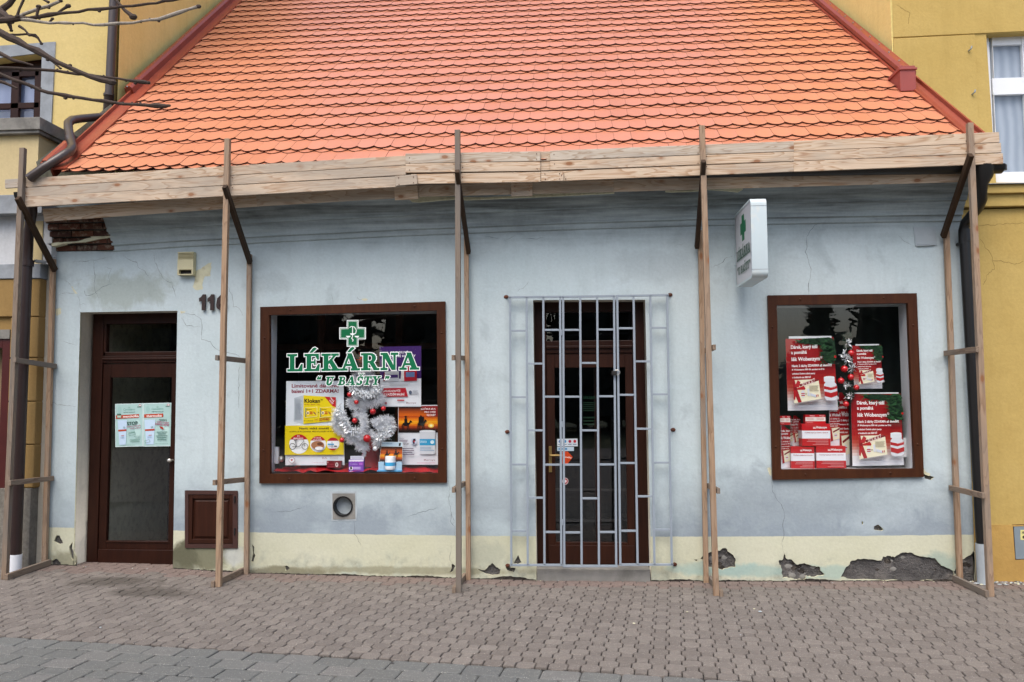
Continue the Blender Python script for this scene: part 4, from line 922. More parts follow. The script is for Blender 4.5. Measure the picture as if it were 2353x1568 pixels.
pb_ = thing('plank_barrier', (-.8, -.58, 3.8), 'long barrier of pale spruce planks running along the whole eaves', 'plank barrier')
def plank(a_t, a_b, b_t, b_b, Y, mat=None, name='plank', th=.024):
    """board given by its four photo corners on the plane y=Y"""
    c = [at(*q, Y) for q in (a_t, b_t, b_b, a_b)]; mid0 = (c[0]+c[3])/2; mid1 = (c[1]+c[2])/2
    w = ((c[0]-c[3]).length+(c[1]-c[2]).length)/2
    return beam(name, mid0, mid1, w-.005, th, mat or WOOD, pb_, side=(c[0]-c[3]), bevel=.002)
# left run, three boards high (front faces at y about -.585)
def run(xs_, rows, Y, mats):
    for k in range(len(rows[0])-1):
        for i in range(len(xs_)-1):
            plank((xs_[i], rows[i][k]), (xs_[i], rows[i][k+1]), (xs_[i+1], rows[i+1][k]), (xs_[i+1], rows[i+1][k+1]), Y, mats[(k+i) % len(mats)])
plank((13, 413), (13, 434), (57, 410), (57, 431.5), -.572, WOODG)
plank((57, 410), (57, 432), (933, 358), (933, 380.5), -.578, WOOD)
plank((57, 432), (57, 453.5), (933, 380.5), (933, 403.5), -.578, WOOD)
plank((57, 453.5), (57, 476), (933, 403.5), (933, 431), -.578, WOOD)
plank((932, 354), (932, 376.3), (1241.5, 347.5), (1241.5, 372), -.585, WOODG)
plank((932.5, 376.3), (932.5, 398.5), (1241.5, 372), (1241.5, 394), -.585, WOOD)
plank((945, 400.5), (945, 424.5), (1242.5, 395.5), (1242.5, 419), -.578, WOOD)
plank((1230, 349), (1230, 372), (1275, 348), (1275, 371), -.555, WOOD)
plank((1230, 372.5), (1230, 394), (1275, 371.5), (1275, 393), -.555, WOOD)
plank((1264, 347), (1264, 370), (1823.5, 324.5), (1823.5, 349), -.585, WOODG)
plank((1264, 370.5), (1264, 393), (1823.5, 349), (1823.5, 371.4), -.585, WOOD)
plank((1285, 394), (1285, 417), (1823.5, 371.4), (1823.5, 396), -.58, WOOD)
plank((1823.5, 324.5), (1823.5, 349), (2294, 304), (2296, 328.5), -.585, WOOD)
plank((1823.5, 349), (1823.5, 371.4), (2299, 328.5), (2299.5, 352.5), -.585, WOOD)
plank((1823.5, 371.4), (1823.5, 396), (2303.5, 352.5), (2304, 377.5), -.585, WOOD)
plank((909, 404.5), (909, 429), (958.5, 401), (958.5, 424), -.605, WOOD, 'splice_block', .022)
plank((1243.5, 394.5), (1243.5, 418), (1294.7, 393.5), (1294.7, 417), -.605, WOOD, 'splice_block', .022)
# lower boards lying on the braces, their undersides to the street
TL = V((0, .22, -.97)).normalized()
def lplank(a, b, Y, w=.135, mat=None, name='lower_plank', dn=0., th=.024):
    pa, pb2 = at(*a, Y), at(*b, Y)
    n = V((0, .97, .22)); pa, pb2 = pa-n*dn, pb2-n*dn
    return beam(name, pa, pb2, w, th, mat or WOOD, pb_, side=TL, bevel=.002)
lplank((101, 495), (590, 460), -.42); lplank((590, 460), (965, 437.5), -.42); lplank((950, 437.5), (1410, 426), -.42); lplank((1410, 426), (2218, 402.5), -.42)
lplank((908, 445), (961, 442), -.42, .14, None, 'splice_block', .026); lplank((1175, 435.5), (1224, 435), -.42, .14, None, 'splice_block', .026)
# nail heads
nq = [(916, 409), (950, 407), (917, 424), (950, 420), (1252, 400), (1286, 399), (1253, 412), (1286, 411), (1183, 429), (1216, 428), (1184, 440), (1216, 439), (941, 363), (941, 375), (941, 391), (1233, 354), (1233, 366), (1234, 388), (1273, 355), (1274, 377), (1290, 403), (1300, 411)]
for (tx, bx_) in ((50, 44), (523, 521), (1052, 1052), (1613, 1616), (2229, 2236)): nq += [(tx-9, 425-(tx*.045)), (tx+11, 432-(tx*.045)), (tx-9, 448-(tx*.045)), (tx+11, 455-(tx*.045))]
for (x, y) in nq:
    m = MB(); m.ball(at(x, y, -.619 if 900 < x < 1300 and y > 398 else -.6), .0055, RUST, 6, (1, .6, 1)); m.build('nail', pb_)
# ------------------------------------------------------------------ gutter and pipes
gt = thing('roof_gutter', (-.8, -.5, 4.), 'half round dark brown gutter hidden behind the plank barrier', 'gutter')
m = MB(); n = 40; vs = []; sg_ = 12
g0, g1 = at(40, 452, -.5), at(2303, 392, -.5)
zf = np.polyfit([g0.x, at(932, 418, -.5).x, at(1823, 391, -.5).x, g1.x], [g0.z+.035, at(932, 418, -.5).z+.035, at(1823, 391, -.5).z+.035, g1.z+.045], 2)
for i in range(n+1):
    x = g0.x+(g1.x-g0.x)*i/n; z = float(np.polyval(zf, x))
    for r in (.078, .072):
        for k in range(sg_+1):
            a = math.pi+math.pi*k/sg_; vs.append((x, -.485+r*math.cos(a), z+r*math.sin(a)))
q = 2*(sg_+1); fs = []
for i in range(n):
    for k in range(sg_): fs += [(i*q+k, i*q+k+1, (i+1)*q+k+1, (i+1)*q+k), (i*q+sg_+1+k, (i+1)*q+sg_+1+k, (i+1)*q+sg_+2+k, i*q+sg_+2+k)]
    fs += [(i*q, (i+1)*q, (i+1)*q+sg_+1, i*q+sg_+1), (i*q+sg_, i*q+2*sg_+1, (i+1)*q+2*sg_+1, (i+1)*q+sg_)]
fs += [tuple(range(sg_+1))[::-1], tuple(n*q+k for k in range(sg_+1))]
m.add(vs, fs, GUTK); m.build('trough', gt, smooth=True)
def pth(pts): return [at(x, y, Y) for x, y, Y in pts]
# right downpipe
pts = pth([(2256, 383, -.49), (2256, 405, -.49), (2254, 425, -.48), (2255, 440, -.47), (2256, 458, -.42), (2248, 478, -.33), (2232, 496, -.2), (2219, 512, -.11), (2214, 530, -.085), (2215, 560, -.085)])
t = thing('downpipe', (at(2259, 1340, -.085).x, -.085, 0), 'black plastic downpipe with swan neck at the right corner ending in a grey standpipe', 'downpipe')
m = MB(); m.tube(pts, [.115, .1, .062, .052, .05, .05, .05, .05, .05, .05], GUTK, 18); m.build('swan_neck', t, smooth=True)
a, b = at(2216, 535, -.085), at(2257, 1262, -.085)
m = MB(); m.tube([a, b], .053, GUTK, 18); m.build('pipe', t, smooth=True)
m = MB(); m.tube([at(2216, 528, -.085), at(2219, 556, -.085)], .058, GUTK, 18); m.box((at(2205, 560, -.085).x, -.1, at(2205, 560, -.085).z-.01), (at(2235, 560, -.085).x, -.0, at(2205, 560, -.085).z+.015), GUTK); m.build('bracket', t, smooth=True)
m = MB(); m.tube([at(2255.5, 1249, -.085), V((at(2260, 1342, -.085).x, -.085, -.03))], .0575, PIPEG, 18); m.build('standpipe', t, smooth=True)
# left downpipe
t = thing('downpipe', (at(34, 1290, -.3).x, -.3, 0), 'dark brown downpipe at the left corner standing in a white socket', 'downpipe')
m = MB(); m.tube(pth([(72, 438, -.46), (73, 462, -.46), (74, 485, -.43), (70, 510, -.35), (66, 535, -.3), (62, 600, -.3), (36, 1278, -.3)]), [.075, .055, .05, .05, .05, .055, .055], GUTB, 18); m.build('pipe', t, smooth=True)
m = MB(); m.tube(pth([(64, 598, -.3), (63, 612, -.3)]), .062, GUTB, 18); q = at(80, 600, -.27); m.tube([q, q+V((.06, .1, 0))], .018, STEEL, 8); m.build('bracket', t, smooth=True)
m = MB(); q = at(35, 1290, -.3); m.tube([at(36, 1274, -.3), V((q.x, -.3, gz(q.x)-.02))], .063, WHITEPVC, 18); m.build('socket', t, smooth=True)
# upper drain pipe from the left neighbour
YU = 1.08
t = thing('rain_pipe', tuple(at(250, 235, YU)), 'dark grey brown rain pipe down the yellow wall bending over the tiles to the gutter', 'rain pipe')
m = MB(); m.tube([at(262, -120, YU), at(261, 0, YU), at(251, 218, YU)], .052, GUTU, 18); m.tube([at(251, 214, YU), at(248, 262, YU+.1)], .06, GUTU, 18); m.build('pipe', t, smooth=True)
m = MB(); m.tube(pth([(300, 262, 1.1), (240, 268, .75), (185, 273, .3), (166, 276, .12), (157, 283, .0), (157, 296, -.1)]+[(x_, y_, max(-.62, atr(x_, y_).y-.24)) for x_, y_ in ((163, 325), (166, 338), (161, 348), (148, 356), (100, 386), (67, 410))]), .047, GUTU, 18); m.build('elbow', t, smooth=True)
m = MB()
for a_, b_ in (((160, 318, -.17), (163, 326, -.2)),): m.tube([at(*a_), at(*b_)], .052, GUTU, 18)
q = at(250, 219, YU); m.tube([q+V((0, 0, .01)), q-V((0, 0, .012))], .064, GUTU, 18); m.build('collar', t, smooth=True)
# ------------------------------------------------------------------ projecting sign box
t = thing('sign_box', tuple(at(1690, 586, 0)), 'white light box sign of the pharmacy sticking out of the wall above the right window', 'sign')
xa_, xb2 = at(1726, 520, -.89).x, at(1762.5, 520, -.89).x; z1, z0 = 3.705, 2.955; y0, y1 = -.89, -.13; R = .055
def rsq(e, r, n=6):
    out = []
    for (cx, cz, a0) in ((y1-r-e, z1-r-e, 0), (y0+r+e, z1-r-e, 90), (y0+r+e, z0+r+e, 180), (y1-r-e, z0+r+e, 270)):
        for k in range(n+1): a = math.radians(a0+90*k/n); out.append((cx+r*math.cos(a), cz+r*math.sin(a)))
    return out
m = MB(); ou = rsq(0, R); i2 = rsq(.022, R-.02); n = len(ou)
vs = [(xa_, y, z) for y, z in ou]+[(xb2, y, z) for y, z in ou]+[(xa_, y, z) for y, z in i2]+[(xb2, y, z) for y, z in i2]
fs = []
for k in range(n):
    k2 = (k+1) % n; fs += [(k, k2, n+k2, n+k), (k, 2*n+k, 2*n+k2, k2), (n+k, n+k2, 3*n+k2, 3*n+k)]
m.add(vs, fs, SIGNW)
for z in (z1-.075, z0+.075): m.box((xa_-.001, y0-.0015, z-.002), (xb2+.001, y0+.02, z+.002), STEEL)
m.build('casing', t, smooth=True)
for X_, sgn in ((xa_+.004, -1), (xb2-.004, 1)):
    yy = (y1, y0) if sgn < 0 else (y0, y1)
    F = Flat([(X_, yy[0]-.02*(1 if sgn < 0 else -1), z1-.02), (X_, yy[1]+.02*(1 if sgn < 0 else -1), z1-.02), (X_, yy[1]+.02*(1 if sgn < 0 else -1), z0+.02), (X_, yy[0]-.02*(1 if sgn < 0 else -1), z0+.02)], (0, 0, 1, 1), paper=False)
    F.n = V((sgn, 0, 0)); F.poly([(0, 0), (1, 0), (1, 1), (0, 1)], SIGNF)
    pharmacy_cross(F, .5, .26, .17, .17, '#1d6b45', '#1d6b45')
    F.serif('LÉKÁRNA', .08, .535, .95, .67, 0, '#26513f', grow=.03); F.serif('“U BAŠTY”', .1, .77, .93, .875, 0, '#26513f', shear=.12, grow=.03)
    F.build('face', t)
m = MB(); q0, q1 = at(1686, 561, 0), at(1697, 611, 0); m.box((q0.x, -.05, q1.z), (q0.x+.22, -.0, q0.z), SIGNW); m.box((xa_+.03, -.14, q1.z+.03), (xb2-.03, -.04, q0.z-.03), SIGNW)
m.build('bracket', t, bevel=.01)
for zz in (q0.z-.035, q1.z+.035):
    m = MB(); m.ball((q0.x+.025, -.053, zz), .014, STEEL, 10); m.build('bolt', t)
# ------------------------------------------------------------------ grille
t = thing('door_grille', tuple(at(1361, 1300, -.09)), 'pale grey painted steel grille of upright bars standing before the shop door', 'grille')
YG = -.085
def gpt(x, y, Y=YG): return at(*gr(x, y), Y)
def gbar(mb, a, b, w=.022):
    a, b = gpt(*a), gpt(*b); d = (b-a).normalized(); s_ = V((0, 1, 0)); u_ = d.cross(s_)*w/2; s_ = s_*w/2
    mb.hexa([a-u_-s_, a+u_-s_, a+u_+s_, a-u_+s_], [b-u_-s_, b+u_-s_, b+u_+s_, b-u_+s_], GRILL)
def top(x): return 78-(x-110)*.013 if x < 350 else (76 if x < 625 else 72-(x-640)*.018)
def vx(xt, xb, y): return xt+(xb-xt)*(y-85)/1300
VB = [(116, 122.5), (197.5, 203), (279, 285), (361.5, 367.5), (376, 382), (459.5, 467), (543, 552), (625.5, 636.5), (641, 656.5), (721, 741), (803, 823.5), (885.5, 908.5)]
fx = [[0, 1, 2, 3], [4, 5, 6, 7], [8, 9, 10, 11]]
HB = {(0, 1): (242, 567, 897, 1223), (1, 2): (403, 730, 1060), (2, 3): (238, 565, 898, 1228), (4, 5): (238, 565, 898, 1230), (5, 6): (400, 730, 1063), (6, 7): (236, 563, 897, 1228), (8, 9): (230, 556, 890, 1222), (9, 10): (392, 722, 1053), (10, 11): (228, 553, 888, 1217)}
for gi, (nm, lst) in enumerate(zip(('fixed_panel', 'gate_leaf', 'fixed_panel'), fx)):
    m = MB()
    ends = [85, 80, 78][gi]; bot = [1390, 1395, 1388][gi]
    for k in lst: gbar(m, (VB[k][0], top(VB[k][0])), (VB[k][1], bot))
    l0, l1 = lst[0], lst[-1]; e = 7
    gbar(m, (VB[l0][0]-e, top(VB[l0][0])), (VB[l1][0]+e, top(VB[l1][0])-.5)); gbar(m, (VB[l0][1]-e, bot), (VB[l1][1]+e, bot-.5))
    for (i_, j_), ys_ in HB.items():
        if i_ in lst and j_ in lst:
            for y in ys_: gbar(m, (vx(*VB[i_], y)+6, y), (vx(*VB[j_], y)-6, y), .0205)
    m.build(nm, t, bevel=.0015)
m = MB()
for (x, y, x2) in ((97, 76, 118), (103, 737, 120), (105, 1392, 122), (900, 66, 884), (915, 727, 898), (922, 1386, 907)):
    a = gpt(x, y, -.0); m.ball((a.x, -.006, a.z), .026, RUST, 8, (1, .4, .8)); m.tube([(a.x, .0, a.z), gpt(x2, y)], .009, RUST, 8)
m.build('wall_anchor', t)
m = MB()
for y in (250, 700, 1180): q = gpt(vx(369, 375, y), y, YG-.014); m.tube([q+V((0, 0, -.03)), q+V((0, 0, .03))], .008, GRILL, 8)
m.build('hinge', t)
t = thing('padlock', tuple(gpt(640, 448, YG-.03)), 'small black padlock hooked through the grille bars', 'padlock')
m = MB(); q = gpt(628, 449, YG-.035); m.box((q.x-.03, q.y-.014, q.z-.022), (q.x+.024, q.y+.014, q.z+.022), BLACK); m.build('body', t, bevel=.005)
m = MB(); r_ = .025; c = q+V((.03, 0, .006)); m.tube([c+V((math.sin(a_/8*math.pi)*r_*1.3-.008, 0, math.cos(a_/8*math.pi)*r_)) for a_ in range(-1, 10)], .0045, CHROME, 8); m.build('shackle', t, smooth=True)
# ------------------------------------------------------------------ siren box and house number
t = thing('siren_box', tuple(at(426, 606, 0)), 'cream plastic alarm siren with louvres and a dark mouth high on the wall', 'alarm box')
a, b = at(408, 580.5, -.07), at(443.5, 632, -.07); m = MB()
zm0, zm1 = b.z+.012, b.z+.058
m.box((a.x, -.07, zm1), (b.x, 0, a.z-.075), BOXCRM); m.box((a.x, -.07, zm0), (a.x+.02, 0, zm1), BOXCRM); m.box((b.x-.02, -.07, zm0), (b.x, 0, zm1), BOXCRM); m.box((a.x, -.07, b.z), (b.x, 0, zm0), BOXCRM)
m.box((a.x, -.055, a.z-.075), (b.x, 0, a.z), BOXCRM)
for k in range(5): z = a.z-.07+k*.0155; m.box((a.x, -.072, z), (b.x, -.05, z+.008), BOXCRM)
m.box((a.x, -.07, a.z-.002), (b.x, 0, a.z+.006), BOXCRM)
m.build('housing', t, bevel=.003); m = MB(); m.box((a.x+.02, -.03, zm0), (b.x-.02, -.005, zm1), BLACK); m.build('mouth', t)
t = thing('house_number', tuple(at(490, 713, 0)), 'dark brown raised digits 116 beside the left door', 'house number')
ONE = [(.42, 0), (.95, 0), (.95, 1), (.55, 1), (.3, .84), (0, .76), (0, .55), (.42, .6)]
SIX = ringseg(.5, .32, .32, .13, 0, 360, 20, 1.5, 1.2)+[[(.02, .3), (.3, .3), (.36, .55), (.62, .8), (.45, .98), (.12, .75)], [(.45, .98), (.6, .78), (.92, .76), (.95, .95), (.7, 1.)]]
for ch, x0_, x1_ in ((ONE, 458, 474), (ONE, 477.5, 493.5), (SIX, 497, 522)):
    p0, p1 = at(x0_, 713.5, -.02), at(x1_, 677, -.02); m = MB()
    for k, pg_ in enumerate([ch] if ch is ONE else ch): m.prism([(p0.x+a*(p1.x-p0.x), p0.z+b*(p1.z-p0.z)) for a, b in pg_], -.034-(k % 2)*.0004-(k > 18)*.0003, -.012, NUMB)
    m.build('digit', t)
# ------------------------------------------------------------------ left neighbour
nl = thing('yellow_house', (-7.5, 1., 0), 'yellow house on the left with grey framed window, stone ledge and rusticated ochre ground floor', 'building', 'yellow houses beside the pharmacy')
XL = X0-.005
def wallbox(a, b, mat, name, parent, **k): m = MB(); m.box(a, b, mat); return m.build(name, parent, **k)
YU2 = 1.16
wo = [(a.x, a.z) for a in (at(-60, 142, YU2), at(98.6, 123, YU2), at(92, 330, YU2), at(-66, 330, YU2))]
up_ = holed('upper_wall', [(-14, 3.5), (XL-.045, 3.5), (XL-.045, 13), (-14, 13)], [wo], YU2, YU2+.3, YEL_L, None, nl)
m = MB(); q1, q2 = XL+.004, XL-.089*12; m.hexa([(q1-.003, YU2+.002, 3), (q1, YU2+.002, 3), (q2, 13, 3), (q2-.4, 13, 3)], [(q1-.003, YU2+.002, 13), (q1, YU2+.002, 13), (q2, 13, 13), (q2-.4, 13, 13)], YEL_S); m.build('side_wall', nl)
so = [(a.x, a.z) for a in (at(-90, 112, YU2-.02), at(126.6, 96, YU2-.02), at(115, 340, YU2-.02), at(-90, 340, YU2-.02))]
holed('window_surround', so, [wo], YU2-.02, YU2-.001, GREYB, None, nl)
wn = bpy.data.objects.new('window', None); COL.objects.link(wn); wn.location = (wo[0][0], YU2+.15, wo[2][1]); setpar(wn, nl)
m = MB(); Yw = YU2+.16
def zq(x, y, Y=Yw): p = at(x, y, Y); return p.x, p.z
def strip(x0, y0, x1, y1, d0=0, d1=.05, mat=DOORB): a = zq(x0, y0); b = zq(x1, y1); m.box((a[0], Yw-d1+d0, b[1]), (b[0], Yw+d0, a[1]), mat)
m.box((zq(-66, 0)[0], Yw, zq(0, 170)[1]), (zq(99, 0)[0], Yw+.06, zq(0, 120)[1]), DOORB)
strip(-66, 160, 97, 172, 0, .02); strip(33, 165, 45, 330); strip(86, 165, 95, 330); strip(-60, 165, -48, 330)
strip(-60, 243, 95, 251); strip(-60, 172, 95, 178)
m.build('frame', wn, bevel=.004)
m = MB(); a, b = zq(-55, 175), zq(90, 330); m.add([(a[0], Yw+.01, b[1]), (b[0], Yw+.01, b[1]), (b[0], Yw+.01, a[1]), (a[0], Yw+.01, a[1])], [(0, 1, 2, 3)], GLASS); m.build('pane', wn)
m = MB(); m.box((a[0]-.1, Yw+.06, b[1]), (b[0]+.1, Yw+.08, a[1]), CURT2); m.build('curtain', wn)
# projecting ledge and the wall below
q = at(92, 268.5, -.29); q2 = at(92, 297, -.29)
m = MB(); xr3 = q.x; m.box((-14, -.29, q2.z), (xr3, YU2, q.z), STONE); m.box((-14, -.27, q2.z-.035), (xr3-.02, YU2, q2.z), STONE); m.build('stone_ledge', nl, bevel=.006)
zl = q2.z-.035; YB = -.21; xw = at(88.5, 330, YB).x
m = MB(); m.box((-14, YB, at(50, 449, YB).z), (xw, YU2, zl), CREAM); m.build('parapet_wall', nl)
zb1, zb2 = at(50, 449, YB).z, at(50, 492, YB).z
m = MB(); m.box((-14, YB-.03, zb2), (XL-.0, .0+YU2, zb1), GREYB); m.build('string_course', nl, bevel=.004)
YP = -.1; xp = at(97, 608, YP).x
zb3, zb4 = at(50, 608, YP).z, at(50, 641, YP).z
m = MB(); m.box((-14, YP, zb3), (xp+.1, YU2, zb2), WHITEP); m.box((xp-.3, YP-.012, zb3), (xp, YP, zb2-.06), CREAM); m.build('frieze', nl)
m = MB(); m.box((-14, YP-.035, zb4), (xp+.005, YU2, zb3), GREYB); m.build('lower_band', nl, bevel=.004)
zpl = at(70, 1122, YP).z
m = MB(); zs = [zb4, at(60, 729, YP).z, at(60, 823, YP).z, at(60, 923, YP).z, at(60, 1022, YP).z, zpl]
xq = at(22, 900, YP).x
for k in range(5): m.box((xq if k else -14, YP-.02, zs[k+1]+.006), (xp-.005, YP+.1, zs[k]-.006), OCHRE)
m.box((xq-.0, YP, zpl), (xp-.01, YP+.1, zb4), OCHRE); m.box((-14, YP+.02, zs[1]-.2), (xp-.02, YP+.1, zb4), OCHRE)
m.build('rusticated_pier', nl, bevel=.008)
m = MB(); m.box((xp-.03, YP+.1, -.1), (XL-.001, .7, zb2), REVEAL); m.build('party_wall', nl)
m = MB(); m.box((at(20, 1200, YP).x-.1, YP-.03, -.1), (xp-.02, YP+.1, zpl), PLINTHG); m.box((-14, YP-.02, -.1), (at(20, 1200, YP).x, YP+.1, at(10, 1155, YP).z), PLINTHG); m.build('plinth', nl, bevel=.006)
# red shop window of the neighbour
wn = bpy.data.objects.new('window', None); COL.objects.link(wn); wn.location = (xq-.5, YP, zs[3]); setpar(wn, nl)
m = MB(); zt_, zb_ = at(10, 779, YP).z, at(10, 1023, YP).z
m.box((xq-1.6, YP-.02, zt_), (xq-.01, YP+.08, zt_+.1), STONE); m.build('lintel', wn)
m = MB(); m.box((xq-.1, YP, zb_-.5), (xq-.01, YP+.06, zt_), REDF); m.box((xq-1.6, YP, zt_-.1), (xq-.1, YP+.06, zt_), REDF); m.box((xq-1.6, YP, zb_), (xq-.1, YP+.06, zb_+.09), REDF); m.box((xq-1.6, YP+.001, at(10, 1155, YP).z), (xq-.1, YP+.06, at(10, 1150, YP).z+.05), REDF); m.build('frame', wn, bevel=.004)
m = MB(); m.add([(xq-1.6, YP+.04, zb_-.6), (xq-.1, YP+.04, zb_-.6), (xq-.1, YP+.04, zt_-.1), (xq-1.6, YP+.04, zt_-.1)], [(0, 1, 2, 3)], GLASS); m.build('pane', wn)
m = MB(); m.box((xq-1.6, YP+.2, zb_-.6), (xq, YP+.22, zt_), rgh('tan_blind', '#8f7b5c', .9, .15, 3., 0)); m.build('blind', wn)
# ------------------------------------------------------------------ right neighbour
nr = thing('yellow_house', (6.5, 1., 0), 'ochre yellow house on the right with white window and grey cabinet in its ground floor', 'building', 'yellow houses beside the pharmacy')
XR = X1+.005
YV = 1.45
c_ = atx(2050, 100, XR); YV = c_.y
wo = [(a.x, a.z) for a in (at(2266, 79.5, YV), at(2500, 68, YV), at(2500, 420, YV), at(2289, 420, YV))]
holed('upper_wall', [(XR+.03, 3.), (14, 3.), (14, 13), (XR+.03, 13)], [wo], YV, YV+.25, YEL_R, None, nr)
m = MB(); q1, q2 = XR-.002, XR-.047*12; m.hexa([(q1, YV+.001, 3), (q1+.03, YV+.001, 3), (q2+.4, 13, 3), (q2, 13, 3)], [(q1, YV+.001, 13), (q1+.03, YV+.001, 13), (q2+.4, 13, 13), (q2, 13, 13)], YEL_S); m.build('side_wall', nr)
# raised panels separated by a groove
m = MB(); ztp, zb0 = at(2150, 83, YV-.015).z, 3.2; xs0 = at(2051.5, 200, YV-.015).x; xs1 = at(2240, 79.5, YV-.015).x
def sqz(y0_, a, b, mt=YEL_R): m.box((a[0], y0_, a[1]), (b[0], YV-.001, b[1]), mt)
lt = at(2053, 90, YV-.015); rt_ = at(2240, 80.5, YV-.015)
m.add([(lt.x, YV-.015, zb0), (rt_.x, YV-.015, zb0), (rt_.x, YV-.015, rt_.z), (lt.x, YV-.015, lt.z), (lt.x, YV, zb0), (rt_.x, YV, zb0), (rt_.x, YV, rt_.z+.012), (lt.x, YV, lt.z+.012)], [(0, 1, 2, 3), (3, 2, 6, 7), (0, 3, 7, 4), (1, 5, 6, 2)], YEL_R)
lt2 = at(2053, 85.5, YV-.015); rt2 = at(2600, 60, YV-.015)
m.add([(lt2.x, YV-.015, lt2.z), (rt2.x, YV-.015, rt2.z), (rt2.x, YV-.015, 13), (lt2.x, YV-.015, 13), (lt2.x, YV, lt2.z-.01), (rt2.x, YV, rt2.z-.01)], [(0, 1, 2, 3), (0, 4, 5, 1)], YEL_R)
m.build('render_panel', nr)
wn = bpy.data.objects.new('window', None); COL.objects.link(wn); Yw = YV+.14; q = at(2290, 415, Yw); wn.location = (q.x, Yw, q.z); setpar(wn, nr)
m = MB()
def stq(x0, y0, x1, y1, d=.05): a, b = at(x0, y0, Yw), at(x1, y1, Yw); m.box((a.x, Yw-d, b.z), (b.x, Yw+.02, a.z), WHITEPVC)
L_ = lambda y: 2267+(y-88)*.068
m.box((at(2268, 90, Yw).x-.03, Yw-.03, at(0, 425, Yw).z), (at(2277, 250, Yw).x, Yw+.03, at(0, 88, Yw).z), WHITEPVC)
stq(2276, 78, 2480, 100, .03); stq(2276, 183, 2480, 215, .04); stq(2276, 398, 2480, 425, .03); stq(2344, 90, 2362, 415, .045); stq(2276, 100, 2281, 184, .045); stq(2280, 214, 2287, 400, .045)
m.build('frame', wn, bevel=.004)
m = MB(); a, b = at(2270, 95, Yw), at(2480, 410, Yw); m.add([(a.x, Yw, b.z), (b.x, Yw, b.z), (b.x, Yw, a.z), (a.x, Yw, a.z)], [(0, 1, 2, 3)], GLASS); m.build('pane', wn)
m = MB(); m.box((a.x, Yw+.05, b.z), (b.x, Yw+.06, a.z), CURT); m.build('net_curtain', wn)
m = MB()
for (x, y) in ((2226.8, 120), (2235, 220)):
    q = at(x, y, YV-.03); m.tube([q+V((0, .05, .02)), q+V((0, 0, .02)), q+V((.012, -.03, .03)), q+V((.02, -.03, .06))], .009, STEEL, 8)
m.build('shutter_hook', nr)
# lower storey, flush with the pharmacy, with coping and cornice bands
zc1 = at(2300, 422, -.1).z
def zz_(y, Y=0): return at(2310, y, Y).z
co = px([(2326.5, 1206), (2420, 1204), (2420, 1284), (2332, 1287)])
holed('lower_wall', [(XR, -.2), (14, -.2), (14, zz_(480)), (XR, zz_(480))], [co], .006, .3, YEL_R, None, nr)
m = MB(); m.box((XR, -.002, -.2), (14, .3, zz_(1206)-.004), YEL_R)
lo = m.build('tmp'); bpy.data.objects.remove(lo)
holed('base_wall', [(XR, -.2), (14, -.2), (14, zz_(1206)-.004), (XR, zz_(1206)-.004)], [px([(2326.5, 1210), (2420, 1208), (2420, 1284), (2332, 1287)])], -.006, .004, rgh('ochre_patchy', '#b5924f', .9, .15, 5., .8, 25., dirt='#a07e42'), None, nr)
m = MB(); m.box((XR, -.05, zz_(474, -.05)), (14, .3, zz_(446, -.05)), YEL_R); m.box((XR, -.09, zz_(446, -.05)+.001), (14, YV, zz_(424, -.09)), YEL_R); m.build('cornice', nr, bevel=.006)
m = MB(); m.box((XR+.02, -.12, zz_(424, -.09)+.001), (14, YV, zz_(421, -.12)), STEEL); m.build('coping', nr)
m = MB(); q = at(2307, 405, .2); m.tube([(q.x, .2, 4.2), (q.x, .2, q.z+.12)], .03, GUTK, 10); m.build('railing_stub', nr)
cbt = thing('meter_cabinet', tuple(at(2340, 1285, 0)), 'grey steel meter cabinet let into the ochre wall at the right edge', 'cabinet')
i_ = px([(2329, 1208), (2420, 1206), (2420, 1283), (2334, 1285)], 0)
m = MB(); m.prism(i_, -.004, .02, CABG); m.build('door', cbt, bevel=.003)
m = MB(); m.prism(px([(2326, 1205), (2420, 1203), (2420, 1286), (2331, 1289)], .005), .008, .03, RUST); m.build('frame', cbt)
F = Flat(quad([(2345, 1218), (2372, 1218), (2372, 1241), (2345, 1241)], -.006), (0, 0, 1, 1), '#d6d08a', .001); F.text('HUP', .12, .12, .6, .42, '#3a3a30', .03); F.ell(.3, .72, .14, .16, '#3a3a30'); F.build('notice', cbt)
def ncrack(q, Y):
    pts = [at(x, y, Y) for x, y in q]; m = MB(); fine = []; r = random.Random(len(q))
    for i in range(len(pts)-1):
        for k in range(6): fine.append(pts[i].lerp(pts[i+1], k/6)+V((r.uniform(-.008, .008), 0, r.uniform(-.008, .008))))
    n = len(fine); L_, R_ = [], []
    for i, a_ in enumerate(fine):
        d = (fine[min(i+1, n-1)]-fine[max(i-1, 0)]).normalized(); w_ = V((-d.z, 0, d.x))*r.uniform(.0008, .0022); L_.append(a_+w_); R_.append(a_-w_)
    m.add(L_+R_, [(i, i+1, n+i+1, n+i) for i in range(n-1)], rgh('ochre_crack', '#6d5527', .95, .2, 12., 0)); m.build('crack', nr)
for q in ([(2250, 518), (2288, 517), (2320, 514), (2360, 513)], [(2251, 550), (2280, 590), (2285, 618), (2268, 634), (2258, 660)], [(2283, 598), (2315, 603), (2330, 608), (2356, 600)]): ncrack(q, .005)
for q in ([(2062, 12), (2090, 30), (2086, 60)], [(2100, 140), (2092, 170), (2105, 215)]): ncrack(q, YV-.0165)
